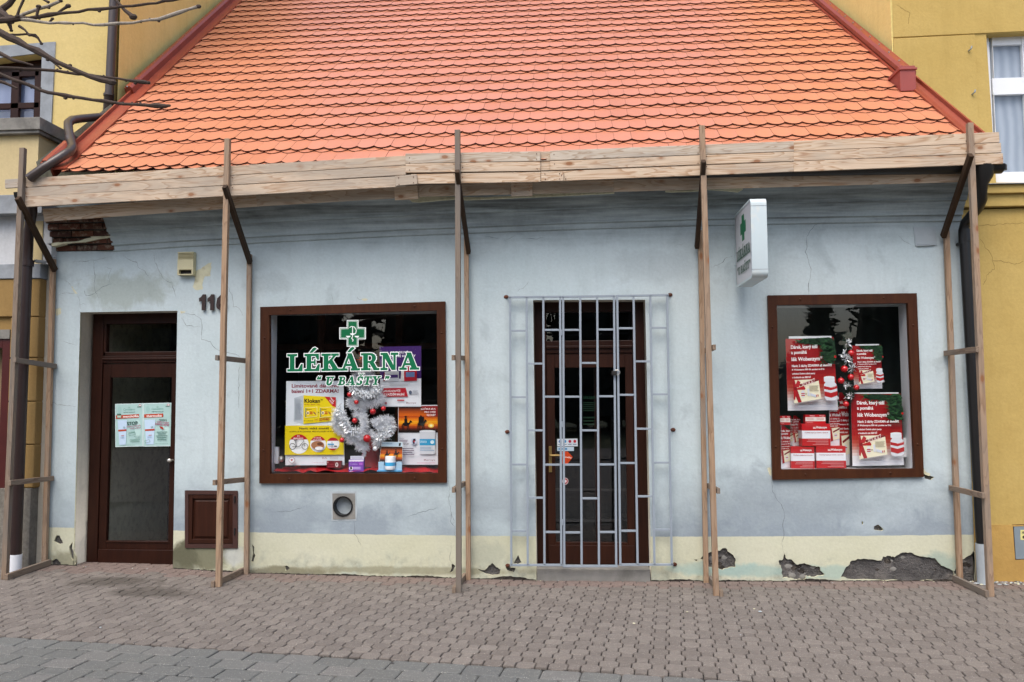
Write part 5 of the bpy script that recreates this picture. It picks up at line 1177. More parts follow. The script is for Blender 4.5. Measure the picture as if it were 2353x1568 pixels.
# crumbs of fallen plaster at the foot of the wall
rr3 = random.Random(8); m = MB()
for k in range(230):
    u = rr3.random(); x = at(2200+140*rr3.random(), 1335, 0).x if u < .75 else rr3.uniform(-5.6, 3.8); y = -rr3.uniform(.015, .16 if u < .75 else .08); r = rr3.uniform(.004, .016 if u < .75 else .007)
    if u < .08: x, y = rr3.uniform(-5, 4.), -rr3.uniform(.3, 3.)
    m.ball((x, y, gz(x, y)+r*.3), r, [OLDCREAM, METERW, CONC, MORTAR][k % 4], 5, (rr3.uniform(.7, 1.6), 1, .45))
tag(m.build('plaster_crumbs'), 'white and grey crumbs of fallen plaster lying along the foot of the wall', 'rubble', kind='stuff')
# ------------------------------------------------------------------ lettering on the big window
yl = .0095
F = Flat(quad([z9(200, 180), z9(1400, 180), z9(1400, 720), z9(200, 720)], yl), (200, 180, 1400, 720), paper=False, step=.0001)
t = thing('window_lettering', tuple(at(*z9(790, 590), yl)), 'green serif lettering with white outline and pharmacy cross stuck on the wide shop window', 'lettering')
pharmacy_cross(F, 783, 300, 96, 97); F.build('cross', t)
F = Flat(quad([z9(200, 180), z9(1400, 180), z9(1400, 720), z9(200, 720)], yl), (200, 180, 1400, 720), paper=False, step=.0001)
F.serif('LÉKÁRNA', 282, 462, 1300, 590, -14, '#006a43', '#eaf2ee', e=.068, grow=.022); F.build('shop_name', t)
F = Flat(quad([z9(200, 180), z9(1400, 180), z9(1400, 720), z9(200, 720)], yl), (200, 180, 1400, 720), paper=False, step=.0001)
F.serif('“ U BAŠTY ”', 500, 634, 1062, 698, -6, '#006a43', '#eaf2ee', e=.11, shear=.22, grow=.035); F.build('subtitle', t)
# ------------------------------------------------------------------ posters in the wide window
def bike(F, x, y, k, c='#20262c'):
    for dx in (-.33, .33):
        F.k += 1
        for sgm in ringseg(x+dx*k, y+.12*k, .17*k, .145*k, 0, 360, 18): F.poly(sgm, c, lay=F.k)
    F.line([(x-.33*k, y+.12*k), (x-.1*k, y+.15*k), (x+.05*k, y+.12*k), (x+.22*k, y-.1*k)], .03*k, c); F.line([(x-.1*k, y+.15*k), (x-.16*k, y-.2*k)], .03*k, c)
    F.line([(x-.24*k, y-.2*k), (x-.06*k, y-.22*k)], .045*k, c); F.line([(x+.33*k, y+.12*k), (x+.24*k, y-.28*k), (x+.16*k, y-.3*k)], .025*k, c)
def grey_lines(F, x0, x1, y0, y1, n, col='#8a8d92', seed=1):
    r = random.Random(seed); h = (y1-y0)/n
    for i in range(n): F.rect(x0, y0+i*h, x1-(x1-x0)*r.uniform(0, .25), y0+i*h+h*.42, col)
# yellow poster, coordinates of its own zoomed crop (1080,1480)..(1380,1840) x4.356
zy = lambda x, y: ((1080+x/4.356)/1.7, (1480+y/4.356)/1.7)
YY = .13
t = Flat(quad([zy(167, 42), zy(1143, 36), zy(1158, 1470), zy(150, 1474)], YY), (160, 42, 1150, 1472), '#d5dde4')
F = t; F.rect(160, 42, 1150, 1472, '#d8e0e8'); F.text('Limitované dárkové', 256, 92, 1068, 155, '#8e1230', .03); F.text('balení 1+1 ZDARMA!', 256, 182, 1062, 246, '#8e1230', .03)
F.poly([(300, 330), (465, 285), (465, 770), (295, 730)], '#b9c2ca'); grey_lines(F, 315, 440, 345, 700, 26, '#98a0aa', 2)
F.poly([(465, 285), (1018, 322), (1018, 722), (465, 770)], '#e6cf10'); F.poly([(825, 310), (1018, 322), (1018, 495), (960, 470)], '#c02026')
F.text('VELKÁ', 905, 340, 1008, 372, '#f2e8e8', .03, .85); F.text('SOUTĚŽ', 900, 385, 985, 415, '#f2e8e8', .03, .85)
F.text('Klokan', 484, 345, 750, 415, '#3c2e12', .03); F.text('™', 755, 350, 792, 372, '#3c2e12', .01); F.text('klouby · šlachy · vazy', 484, 432, 750, 455, '#b0442a', .01)
for x in (492, 748):
    F.poly([(x, 495), (x+210, 482), (x+210, 650), (x, 668)], '#f0ec9a'); F.poly([(x+8, 503), (x+24, 498), (x+24, 655), (x+8, 658)], '#4a5a3a'); F.poly([(x+24, 500), (x+203, 492), (x+203, 642), (x+24, 655)], '#e6c90e')
    F.text('Klokan', x+32, 514, x+115, 536, '#4a3c18', .02); F.ell(x+52, 585, 24, 28, '#e8dcc0'); F.ell(x+52, 588, 13, 16, '#5e3a2a'); F.rect(x+84, 562, x+132, 580, '#c24a22'); F.rect(x+84, 590, x+132, 608, '#c24a22'); F.poly([(x+140, 560), (x+165, 570), (x+190, 610), (x+180, 620), (x+150, 590)], '#a06a4a')
F.text('+', 716, 565, 740, 590, '#4a3c18', .03); F.text('1+1 ZDARMA', 662, 672, 915, 715, '#b2402a', .02, -.05); F.text('60 + 60 kapslí', 478, 708, 640, 728, '#4a3c18', .02)
F.rect(160, 800, 1150, 1294, '#dfc80f'); F.text('Navíc velká soutěž', 405, 828, 905, 866, '#3c3312', .03); F.text('KUPTE SI KLOKANA PRO KLOUBY A VYHRAJTE!', 240, 890, 1110, 920, '#4a4118', .015)
for cx, cy, r in ((398, 1112, 165), (720, 1114, 136), (972, 1110, 106)):
    F.ell(cx, cy, r, r, '#e8ebee'); a0 = 25; F.ell(cx, cy, r, r, '#b01c28', -152, -28)
F.rect(590, 1052, 850, 1054, '#b01c28'); bike(F, 398, 1112, 320); F.ell(720, 1130, 110, 70, '#a5704e'); F.ell(760, 1110, 50, 26, '#6d4430'); F.ell(745, 1185, 70, 32, '#e4e4e6'); F.rect(890, 1105, 995, 1130, '#4aa0d0'); F.rect(958, 1070, 966, 1180, '#5a6a80'); F.rect(1000, 1140, 1045, 1160, '#3c4a60'); F.ell(972, 1110, 106, 106, '#b01c28', 48, 132)
F.text('3×', 378, 960, 420, 988, '#f4e6e6', .03); F.text('elektrokolo', 316, 998, 482, 1022, '#f4e6e6', .03); F.text('5× lázně', 660, 996, 775, 1014, '#f4e6e6', .03); F.text('pro 2 osoby', 650, 1024, 790, 1044, '#f4e6e6', .03)
F.ell(292, 1380, 54, 54, '#b4a0a8'); F.ell(292, 1380, 44, 44, '#e2e4ea'); F.poly([(292, 1355), (300, 1368), (314, 1366), (308, 1382), (296, 1392), (292, 1400), (288, 1392), (276, 1382), (270, 1366), (284, 1368)], '#b01c28')
F.text('BA', 800, 1330, 885, 1360, '#a07a80', 0); grey_lines(F, 925, 1075, 1322, 1375, 4, '#a5a0a8', 4); F.text('ČTVRTKA KVALITY', 630, 1408, 830, 1430, '#c8a0b0', 0)
po = F.build('poster'); tag(po, 'yellow and white poster with a large yellow medicine pack and round bicycle picture', 'poster', 'posters in the wide shop window')
# purple poster : crop (1280,1320) x2.9045
zp = lambda x, y: ((1280+x/2.9045)/1.7, (1320+y/2.9045)/1.7)
F = Flat(quad([zp(588, 103), zp(1062, 93), zp(1060, 783), zp(600, 783)], .16), (594, 98, 1062, 783), '#d5dde4')
F.rect(594, 98, 1062, 783, '#dce0e6'); F.rect(594, 98, 1062, 465, '#3f1f66')
rq = random.Random(4)
for _ in range(26): F.ell(rq.uniform(600, 1055), rq.uniform(105, 450), 2.5, 2.5, '#8a74b0', n=6)
F.text('PRO SILNÉ', 722, 148, 918, 178, '#e8e6f0', .03); F.text('ZDRAVÉ KLOUBY', 690, 190, 1000, 222, '#e8e6f0', .03)
F.poly([(650, 385), (760, 372), (812, 380), (812, 490), (700, 498), (650, 485)], '#c9cdd2'); F.poly([(640, 400), (652, 390), (652, 490), (634, 495)], '#7a2030'); F.rect(660, 420, 800, 455, '#4c3474'); F.poly([(836, 362), (870, 355), (870, 495), (832, 490)], '#e0e0e2'); F.poly([(870, 345), (1015, 352), (1015, 490), (870, 496)], '#b4182c'); F.rect(890, 392, 990, 448, '#6a86b8'); F.rect(900, 300, 950, 345, '#b4182c')
grey_lines(F, 705, 950, 520, 550, 2, '#b0b4ba', 3); F.poly([(600, 572), (888, 570), (915, 668), (600, 670)], '#b41a2a'); F.text('VELKÁ SOUTĚŽ', 638, 585, 828, 616, '#f4e8e8', .02); F.text('V KAŽDÉM BALENÍ', 640, 624, 874, 656, '#f4e8e8', .02)
F.ell(942, 622, 18, 22, '#5a6478'); grey_lines(F, 965, 1040, 600, 650, 5, '#a0a4ac', 6); F.rect(790, 702, 872, 716, '#b41a2a'); F.text('Barnys', 895, 730, 1008, 752, '#7a4450', 0); F.ell(660, 742, 14, 14, '#c07a80')
F.rect(594, 773, 1062, 783, '#b8bcc2')
po = F.build('poster'); tag(po, 'poster with a dark violet top and a red banner hanging right of the silver tree', 'poster', 'posters in the wide shop window')
# horse poster
def rider(F, x, y, k, c='#140a08'):
    F.ell(x, y+.05*k, .3*k, .17*k, c); F.poly([(x+.22*k, y), (x+.36*k, y-.3*k), (x+.5*k, y-.2*k), (x+.54*k, y-.08*k), (x+.42*k, y-.1*k), (x+.32*k, y+.08*k)], c)
    for dx, e in ((-.26, -.34), (-.16, -.2), (.14, .12), (.22, .3)): F.line([(x+dx*k, y+.1*k), (x+(dx+e)/2*k-.02*k, y+.32*k), (x+e*k, y+.62*k)], .06*k, c)
    F.poly([(x-.3*k, y), (x-.36*k, y+.1*k), (x-.38*k, y+.4*k), (x-.32*k, y+.15*k)], c)
    F.poly([(x-.13*k, y), (x-.15*k, y-.4*k), (x-.04*k, y-.5*k), (x+.1*k, y-.42*k), (x+.12*k, y)], c); F.ell(x-.02*k, y-.58*k, .085*k, .1*k, c); F.rect(x-.14*k, y-.65*k, x+.1*k, y-.61*k, c)
def sunset(F, x0, x1, y0, y1, n=16):
    cols = ['#3a1a10', '#6a2c12', '#8c3a10', '#a84a10', '#c0560e', '#d0600c', '#b84a0c', '#d86c0c', '#e8860e', '#f0a418', '#e8960e', '#d0680a', '#a0400a', '#6a2008', '#30120a', '#160a08']
    h = (y1-y0)/n; F.k += 1
    for i in range(n): F.poly([(x0, y0+i*h), (x1, y0+i*h), (x1, y0+i*h+h), (x0, y0+i*h+h)], cols[i*len(cols)//n], lay=F.k)
F = Flat(quad([zp(800, 768), zp(1250, 762), zp(1253, 1442), zp(796, 1440)], .17), (798, 768, 1252, 1441), '#cfd6dc')
F.rect(798, 768, 1252, 1441, '#d5dae2'); sunset(F, 803, 1252, 778, 1078); F.ell(1175, 1000, 34, 24, '#f8d050'); F.ell(1175, 1000, 16, 12, '#fff2c0'); F.poly([(1050, 778), (1252, 778), (1252, 900), (1120, 850)], '#8c1a1a')
rider(F, 890, 975, 130); rider(F, 1065, 965, 120); F.rect(1035, 900, 1098, 1000, '#140a08')
F.text('KOŇSKÁ SÍLA', 1062, 796, 1230, 822, '#ecdede', .02); F.text('PRO VAŠE', 1104, 832, 1230, 856, '#ecdede', .02); F.text('KLOUBY', 1130, 868, 1230, 892, '#ecdede', .02)
F.poly([(1046, 1060), (1226, 1060), (1226, 1090), (1222, 1120), (1224, 1310), (1200, 1322), (1075, 1322), (1048, 1310), (1050, 1120)], '#c8ced6'); F.ell(1136, 1062, 90, 12, '#d8dde4'); F.rect(1048, 1150, 1225, 1222, '#2f9acc'); F.text('SINVAX', 1054, 1168, 1128, 1196, '#d8ecf6', .0); F.ell(1190, 1185, 22, 20, '#cfe6f2'); grey_lines(F, 1055, 1215, 1240, 1290, 3, '#88a8c4', 2)
F.ell(982, 1176, 36, 36, '#c0c8da'); F.poly([(975, 1150), (1000, 1145), (1004, 1170), (990, 1180), (994, 1205), (972, 1205), (968, 1175)], '#1c1c30'); F.ell(986, 1177, 9, 9, '#c83040')
F.text('Tradiční', 820, 1140, 872, 1152, '#4a3c50', .0); F.text('KLOUBY', 866, 1197, 928, 1213, '#4a3c50', .02)
grey_lines(F, 820, 930, 1160, 1195, 2, '#7a7084', 5); grey_lines(F, 850, 990, 1252, 1340, 4, '#7a7084', 7); F.text('Barnys', 1098, 1376, 1222, 1398, '#7a4450', 0); grey_lines(F, 1020, 1235, 1416, 1428, 1, '#d0a0b4', 3)
po = F.build('poster'); tag(po, 'poster of two riders at sunset above a white jar, right in the wide window', 'poster', 'posters in the wide shop window')
# counter card with the same sunset, jar in front
t = thing('counter_display', tuple(at(*zp(715, 1512), .1)), 'small light blue counter stand with a sunset card behind a white jar', 'display stand')
F = Flat(quad([zp(610, 1180), zp(850, 1184), zp(848, 1400), zp(585, 1400)], .09), (600, 1180, 850, 1400), '#d5e4ec'); F.rect(600, 1180, 850, 1400, '#dfeaf0'); F.rect(606, 1186, 846, 1230, '#c4dcea'); F.text('Přirozená síla', 612, 1192, 730, 1204, '#3a7aa8', 0)
F.poly([(808, 1192), (832, 1190), (826, 1226), (806, 1226)], '#28242c'); sunset(F, 603, 848, 1234, 1398, 10); rider(F, 680, 1320, 70); rider(F, 780, 1312, 74); F.build('card', t)
m = MB(); a = at(*zp(585, 1405), .09); b = at(*zp(850, 1500), .09); LB = ink('#a8cbe2'); LB2 = ink('#4a9ccc')
m.box((a.x, .05, b.z), (a.x+.06, .08, a.z), LB); m.box((b.x-.06, .05, b.z), (b.x, .08, a.z), LB); m.box((a.x, .06, b.z), (b.x, .08, b.z+.05), LB); m.box((a.x-.012, .03, b.z-.014), (b.x+.004, .085, b.z), LB2); m.build('stand', t, bevel=.002)
m = MB(); q0 = at(*zp(650, 1345), .05); q1 = at(*zp(770, 1496), .05); cx_ = (q0.x+q1.x)/2; r_ = (q1.x-q0.x)/2; h_ = q0.z-q1.z; WJ = ink('#e2e8ee'); z_ = q1.z+.001
def lathe(m, cx, cyy, prof, mat, seg=20):
    n = len(prof); vs = [(cx+r*math.cos(2*math.pi*k/seg), cyy+r*math.sin(2*math.pi*k/seg), z) for r, z in prof for k in range(seg)]
    m.add(vs, [(i*seg+k, i*seg+(k+1) % seg, (i+1)*seg+(k+1) % seg, (i+1)*seg+k) for i in range(n-1) for k in range(seg)]+[tuple(range(seg))[::-1], tuple((n-1)*seg+k for k in range(seg))], mat)
cyj = .055
lathe(m, cx_, cyj, [(r_*.95, z_), (r_, z_+.005), (r_, z_+h_*.28)], WJ); lathe(m, cx_, cyj, [(r_*1.005, z_+h_*.28), (r_*1.005, z_+h_*.55)], ink('#3a9fd0')); lathe(m, cx_, cyj, [(r_, z_+h_*.55), (r_, z_+h_*.66), (r_*.88, z_+h_*.7)], WJ); lathe(m, cx_, cyj, [(r_*.98, z_+h_*.7), (r_*.98, z_+h_*.96), (r_*.9, z_+h_)], WJ)
m.build('jar', t, smooth=True)
def carton(name, zf_, x0, y0, x1, y1, Y, depth, base, art, label, cat='box', group=None, top=None, side=None):
    """printed cardboard box: body plus front print"""
    a, b = at(*zf_(x0, y0), Y), at(*zf_(x1, y1), Y); t = thing(name, ((a.x+b.x)/2, Y, b.z), label, cat, group)
    m = MB(); m.box((a.x, Y, b.z), (b.x, Y+depth, a.z), ink(base)); m.build('carton', t, bevel=.0015)
    F = Flat([(a.x+.001, Y-.0006, a.z-.001), (b.x-.001, Y-.0006, a.z-.001), (b.x-.001, Y-.0006, b.z+.001), (a.x+.001, Y-.0006, b.z+.001)], (0, 0, 1, 1), paper=False); art(F); F.build('front_print', t); return t
def artp(F):
    F.rect(0, 0, 1, 1, '#7a3fae'); F.rect(0, 0, 1, .12, '#e8e0f0')
    for x in (.08, .3, .5, .7): F.ell(x, .08, .05, .06, '#e8e0f0')
    F.text('Colafen', .08, .25, .6, .4, '#b090d8', .02); F.rect(.7, .22, .95, .42, '#b060c8'); F.ell(.17, .68, .14, .16, '#e8e0f0'); F.poly([(.1, .55), (.2, .5), (.24, .7), (.16, .82), (.1, .76)], '#181828'); F.rect(.3, .55, .85, .8, '#a070d0'); grey_lines(F, .33, .82, .58, .78, 4, '#d8c8ec', 3); F.text('60+30', .06, .9, .3, .97, '#e8e0f0', .02)
carton('medicine_box', zp, 239, 1385, 407, 1527, .04, .05, '#6a35a0', artp, 'purple medicine box on the red cloth under the silver tree')
F = Flat(quad([zp(258, 1342), zp(410, 1340), zp(410, 1386), zp(258, 1386)], .1), (0, 0, 1, 1), '#e4e8ee'); grey_lines(F, .08, .95, .2, .8, 3, '#a8a8b8', 9); tag(F.build('price_card'), 'white card with small print standing behind the purple medicine box', 'card')
def artr(F):
    F.rect(0, 0, 1, 1, '#6e1420'); F.text('Colafen', .12, .35, .5, .6, '#9c3844', .02); F.ell(.7, .55, .1, .33, '#d8c8c8'); F.poly([(.66, .4), (.72, .3), (.74, .6), (.68, .75)], '#1a1010'); F.rect(.06, .8, .5, .88, '#9c3844'); F.ell(.08, .2, .04, .12, '#c08a8a')
carton('medicine_box', z9, 580, 1276, 692, 1330, .08, .04, '#5c1019', artr, 'dark red medicine box lying before the yellow poster')
# red cloth over the window bed
RC = rgh('red_satin', '#a8121c', .45, .1, 4., .1, 20.)
iL = px(LWI, 0.); zb_ = min(iL[2][1], iL[3][1]); xl_, xr_c = iL[3][0]+.02, iL[2][0]
m = MB(); nx, ny = 90, 16; vs = []
kx = at(*z9(905, 1170), .3).x
for j_ in range(ny+1):
    y = .03+.42*j_/ny
    for i_ in range(nx+1):
        x = xl_+(xr_c-xl_)*i_/nx; n1 = noise.noise(V((x*3.1, y*6, 1)))
        z = zb_+.022+.02*n1+.05*(j_/ny)*(.6+n1)+.012*math.sin(x*31+4*n1)*math.sin(y*9+x*4)
        z += .03*max(0, math.sin((x-xl_)*2.5))*(j_/ny)
        if y > .2: z += .32*math.exp(-((x-kx)/.085)**2)*min(1, (y-.2)/.12)
        vs.append((x, y, max(z, zb_+.008)))
q = nx+1; m.add(vs, [(j_*q+i_, j_*q+i_+1, (j_+1)*q+i_+1, (j_+1)*q+i_) for j_ in range(ny) for i_ in range(nx)], RC)
tag(m.build('red_cloth', smooth=True), 'rumpled red cloth spread over the bed of the wide shop window', 'cloth')
# ------------------------------------------------------------------ silver tree
NEED = rgh('white_tinsel', '#f2f5fa', .5, .1, 8., 0); SILV = rgh('silver_foil', '#eef2f5', .2, .05, 8., 0, metal=.45); GREENN = rgh('green_needles', '#20382a', .6, .3, 8., 0); REDB = ink('#b80d14', .12); REDBM = rgh('matt_red', '#a81218', .3, .05, 5., 0)
REDB.node_tree.nodes['Principled BSDF'].inputs['Specular IOR Level'].default_value = .8
def needles(m, pts, rad, n, mat, ln=.03, wd=.0014, seed=0, foil=False):
    r = random.Random(seed); L_ = [0]
    for i in range(len(pts)-1): L_.append(L_[-1]+(pts[i+1]-pts[i]).length)
    vs, fs = [], []
    for _ in range(int(n*L_[-1])):
        s = r.random()*L_[-1]; i = max(k for k in range(len(pts)-1) if L_[k] <= s+1e-9); t_ = (s-L_[i])/max(1e-6, L_[i+1]-L_[i]); c = pts[i].lerp(pts[i+1], t_)
        d = V((r.gauss(0, 1), r.gauss(0, 1), r.gauss(0, 1))).normalized(); ax = (pts[i+1]-pts[i]).normalized()
        d = (d-ax*d.dot(ax)*.6).normalized()
        a = c+d*rad*(r.uniform(0, .25) if not foil else r.uniform(.3, .9)); b = a+d*(rad*r.uniform(.55, 1.0) if not foil else ln*r.uniform(.5, 1.2))+(V((r.gauss(0, 1), r.gauss(0, 1), r.gauss(0, 1)))*(.003 if not foil else .012))
        w = d.cross(V((r.gauss(0, 1), r.gauss(0, 1), r.gauss(0, 1)))).normalized()*wd*(1 if not foil else r.uniform(.7, 2.2))
        o = len(vs); vs += [a-w, a+w, b+w*.6, b-w*.6]; fs.append((o, o+1, o+2, o+3))
    m.add(vs, fs, mat)
def zpl_(pts, f, Y): return [at(*f(x, y), Y+(dy or 0)) for x, y, dy in pts]
st = thing('silver_tree', tuple(at(*z9(868, 1330), .24)), 'small white tinsel Christmas tree with silver garland and red baubles in the wide window', 'Christmas tree')
YT = .085
m = MB(); m.tube([at(*z9(868, 1330), YT+.05), at(*z9(868, 900), YT+.05), at(*z9(862, 560), YT+.04)], .007, BARK, 8); m.box((at(*z9(868, 1330), YT).x-.05, YT, at(*z9(868, 1340), YT).z-.02), (at(*z9(868, 1330), YT).x+.05, YT+.1, at(*z9(868, 1335), YT).z+.01), BARK); m.build('trunk', st)
BR = [[(790, 640, 0), (830, 615, 0), (870, 605, 0)], [(940, 640, 0), (900, 615, 0), (860, 610, 0)], [(770, 700, 0), (820, 690, -.02), (900, 690, 0), (960, 700, 0)], [(860, 600, .02), (865, 760, .02), (860, 900, .02), (870, 1050, .02), (870, 1190, .02)],
 [(755, 800, 0), (760, 850, -.01), (820, 860, -.01), (870, 830, 0)], [(780, 790, -.02), (830, 790, -.02)], [(880, 830, 0), (940, 850, 0), (990, 800, -.02), (1010, 770, 0)], [(870, 760, 0), (960, 740, -.01), (990, 760, 0)], [(790, 910, 0), (840, 930, 0), (880, 950, 0)], [(660, 880, 0), (650, 950, 0), (640, 1010, 0), (690, 1050, 0), (760, 1090, 0), (850, 1090, 0)], [(700, 900, 0), (690, 970, .02), (740, 1020, .02)],
 [(850, 940, -.03), (880, 1000, -.03), (840, 1080, -.04), (830, 1110, -.05)], [(900, 1060, 0), (960, 1090, 0), (1000, 1110, 0)], [(930, 990, 0), (990, 960, -.01), (1060, 950, 0), (1080, 1000, 0)], [(960, 1030, 0), (1020, 1010, 0), (1080, 990, 0)], [(1080, 1000, 0), (1060, 1060, 0), (990, 1090, 0)], [(740, 1110, 0), (790, 1130, 0), (850, 1130, 0)], [(810, 1165, 0), (850, 1170, -.01), (900, 1160, 0)], [(940, 1130, 0), (990, 1140, 0)], [(868, 1160, 0), (868, 1240, .02)]]
for k, b_ in enumerate(BR):
    m = MB(); pts = zpl_(b_, z9, YT); needles(m, pts, .055 if k not in (3, 19) else (.05 if k == 3 else .025), 4200, NEED, seed=k+1)
    m.tube(pts, .004, NEED, 6); m.build('branch', st)
for k, b_ in enumerate([[(760, 700, -.05), (790, 730, -.06), (860, 770, -.07), (930, 770, -.06), (980, 730, -.05), (990, 700, -.05)], [(650, 880, -.05), (690, 900, -.06), (710, 960, -.07), (740, 1020, -.07), (770, 1055, -.07), (820, 1040, -.07)], [(960, 1090, -.05), (1010, 1090, -.06), (1060, 1060, -.06), (1090, 1010, -.05)]]):
    m = MB(); needles(m, zpl_(b_, z9, YT), .03, 1500, SILV, .03, .0028, seed=40+k, foil=True); m.build('tinsel_garland', st)
for (x, y, r) in ((755, 768, 20), (808, 827, 19), (935, 898, 24), (795, 968, 22), (890, 1105, 31), (697, 1117, 21), (1015, 875, 20), (888, 690, 15)):
    m = MB(); q = at(*z9(x, y), YT-.05); m.ball(q, r/3.332/225, REDBM if r > 22 else REDB, 20); m.tube([q+V((0, 0, r/3.332/225)), q+V((0, 0, r/3.332/225+.012))], .004, CHROME, 6); m.build('bauble', st, smooth=True)
m = MB(); q = at(*z9(952, 1182), YT-.03); m.ball(q, .027, SILV, 18); m.build('silver_bauble', st, smooth=True)
m = MB(); q = at(*z9(850, 500), YT-.02); RO = ink('#d8401a', .2)
for a_ in range(0, 360, 30):
    a__ = math.radians(a_); L0 = .05 if a_ % 60 else .085; m.add([q+V((math.cos(a__+.25)*.012, 0, math.sin(a__+.25)*.012)), q+V((math.cos(a__)*L0, .01, math.sin(a__)*L0*1.3)), q+V((math.cos(a__-.25)*.012, .012, math.sin(a__-.25)*.012))], [(0, 1, 2)], RO)
m.build('tree_star', st)
# ------------------------------------------------------------------ right window: red gift posters
def pine(F, seed, x0, y0, x1, y1, n):
    r = random.Random(seed)
    for _ in range(n):
        x, y = r.uniform(x0, x1), r.uniform(y0, y1); a = r.uniform(2.2, 3.9); l = r.uniform(.07, .16); w = .012
        if x+y*.2 < .45+r.uniform(-.1, .1) and y > .06: continue
        q = (x+math.cos(a)*l, y-math.sin(a)*l*.6); q = (min(max(q[0], 0.01), .99), min(max(q[1], .01), .99)); x = min(x, .985); y = max(y, .015)
        F.poly([(x, y-w), (x, y+w), q], r.choice(['#1e3a24', '#27482a', '#16301e', '#2f5a34']), lay=F.k+1)
    F.k += 1
def gift(F, seed=1):
    r = random.Random(seed); F.rect(0, 0, 1, 1, '#9c1219')
    cols = [('#a0161c', .0), ('#9c1219', .4), ('#a51c1c', .5), ('#ab2a22', .58), ('#b5463a', .64), ('#c0685c', .69), ('#cc8f86', .735), ('#d6b3ae', .775), ('#dccdcd', .82), ('#dee0e6', .86)]
    F.k += 1
    for i in range(len(cols)-1, -1, -1): pass
    for i, (c, y) in enumerate(cols):
        y2 = cols[i+1][1] if i+1 < len(cols) else 1.; F.poly([(0, y), (1, y), (1, y2), (0, y2)], c, lay=F.k)
    F.ell(.9, .24, .14, .13, '#1f3c26'); F.ell(.88, .1, .14, .1, '#1a3320'); F.ell(.55, .045, .3, .04, '#1c3822'); pine(F, seed, .25, .0, 1.02, .1, 90); pine(F, seed+1, .72, .05, 1.02, .37, 130); F.ell(.97, .275, .022, .018, '#b81a1a')
    W = '#f0ecec'
    F.text('Dárek, který těší', .07, .10, .62, .165, W, .035); F.text('a pomáhá', .07, .175, .39, .235, W, .035); F.text('lék Wobenzym', .075, .265, .65, .335, W, .045); F.text('®', .66, .262, .705, .292, W, 0)
    F.text('Navíc 2 dárky ZDARMA až domů!!!', .075, .362, .885, .412, W, .03); F.text('K Wobenzymu 800 tbl. poukaz na 2 ks', .075, .425, .73, .455, W, .03); F.text('unikátní české zubní pasty', .075, .478, .54, .51, W, .03); F.text('v hodnotě cca 500 Kč', .075, .527, .45, .556, W, .03)
    F.poly([(.1, .875), (.64, .845), (.66, .855), (.12, .905)], '#a8a4a4'); F.poly([(.085, .58), (.6, .575), (.635, .84), (.09, .9)], '#e4dfc4')
    F.poly([(.22, .672), (.21, .64), (.5, .577), (.605, .575), (.61, .592)], '#7c1420'); F.text('POUKAZ', .265, .59, .535, .655, '#d8c0bc', .01, -.27)
    F.poly([(.085, .58), (.12, .58), (.14, .66), (.245, .885), (.175, .89), (.085, .73)], '#a0141e'); F.poly([(.1, .685), (.18, .58), (.235, .61), (.2, .68)], '#b5202a'); F.poly([(.12, .7), (.3, .66), (.33, .695), (.32, .715), (.16, .715)], '#b0181f'); F.poly([(.09, .71), (.15, .73), (.11, .86), (.085, .84)], '#b0181f'); F.ell(.13, .695, .03, .025, '#84101a')
    F.ell(.275, .77, .038, .05, '#d6d8dc'); F.rect(.24, .76, .31, .775, '#b01c26'); F.rect(.24, .785, .31, .8, '#b01c26'); F.text('+', .32, .76, .35, .785, '#2c2c30', .02); F.poly([(.36, .7), (.4, .7), (.41, .8), (.37, .8)], '#cdd2dc'); F.poly([(.42, .76), (.55, .79), (.54, .82), (.42, .8)], '#c6cbd8'); F.rect(.535, .785, .55, .815, '#b01c26'); F.rect(.565, .78, .58, .81, '#b01c26')
    grey_lines(F, .4, .6, .66, .74, 6, '#a89f88', 3)
    F.ell(.85, .835, .135, .035, '#b8b4b8'); F.poly([(.72, .6), (.73, .625), (.7, .65), (.695, .68), (.7, .83), (.74, .865), (.9, .865), (.955, .83), (.96, .68), (.95, .65), (.915, .62), (.915, .595)], '#cfd3da'); F.rect(.705, .551, .92, .61, '#d6dae0'); F.ell(.8125, .552, .1075, .016, '#dfe3e8')
    F.poly([(.697, .668), (.83, .69), (.957, .665), (.958, .705), (.83, .73), (.697, .71)], '#b01c22'); F.poly([(.699, .74), (.83, .765), (.958, .74), (.958, .8), (.83, .83), (.7, .805)], '#ac1c20'); F.text('Wobenzym', .82, .678, .94, .692, '#ecd8d8', .02, -.15)
    grey_lines(F, .14, .95, .93, .955, 2, '#b8bcc6', 4); F.text('Více na www', .37, .905, .56, .915, '#4a4a50', 0)
GP = 'red gift posters in the right shop window'
def giftposter(pts, Y, lab, seed=1, rod=True):
    F = Flat(quad([zr(*q) for q in pts], Y), (0, 0, 1, 1), '#b8bcc4'); gift(F, seed); po = F.build('poster'); tag(po, lab, 'poster', GP)
    if rod:
        a, b = at(*zr(pts[0][0]+25, pts[0][1]-4), Y), at(*zr(pts[1][0]-15, pts[1][1]-4), Y); m = MB(); m.box((a.x, Y-.004, min(a.z, b.z)-.004), (b.x, Y+.004, max(a.z, b.z)+.006), WHITEPVC); m.build('hanging_rail', po)
    return po
giftposter([(232, 440), (598, 426), (634, 985), (250, 990)], .11, 'large red gift poster in the upper left of the right window', 3)
giftposter([(742, 493), (962, 488), (972, 820), (758, 822)], .17, 'small red gift poster hanging behind the green garland', 5)
giftposter([(733, 860), (1112, 860), (1138, 1406), (745, 1414)], .11, 'large red gift poster standing in the lower right of the right window', 7)
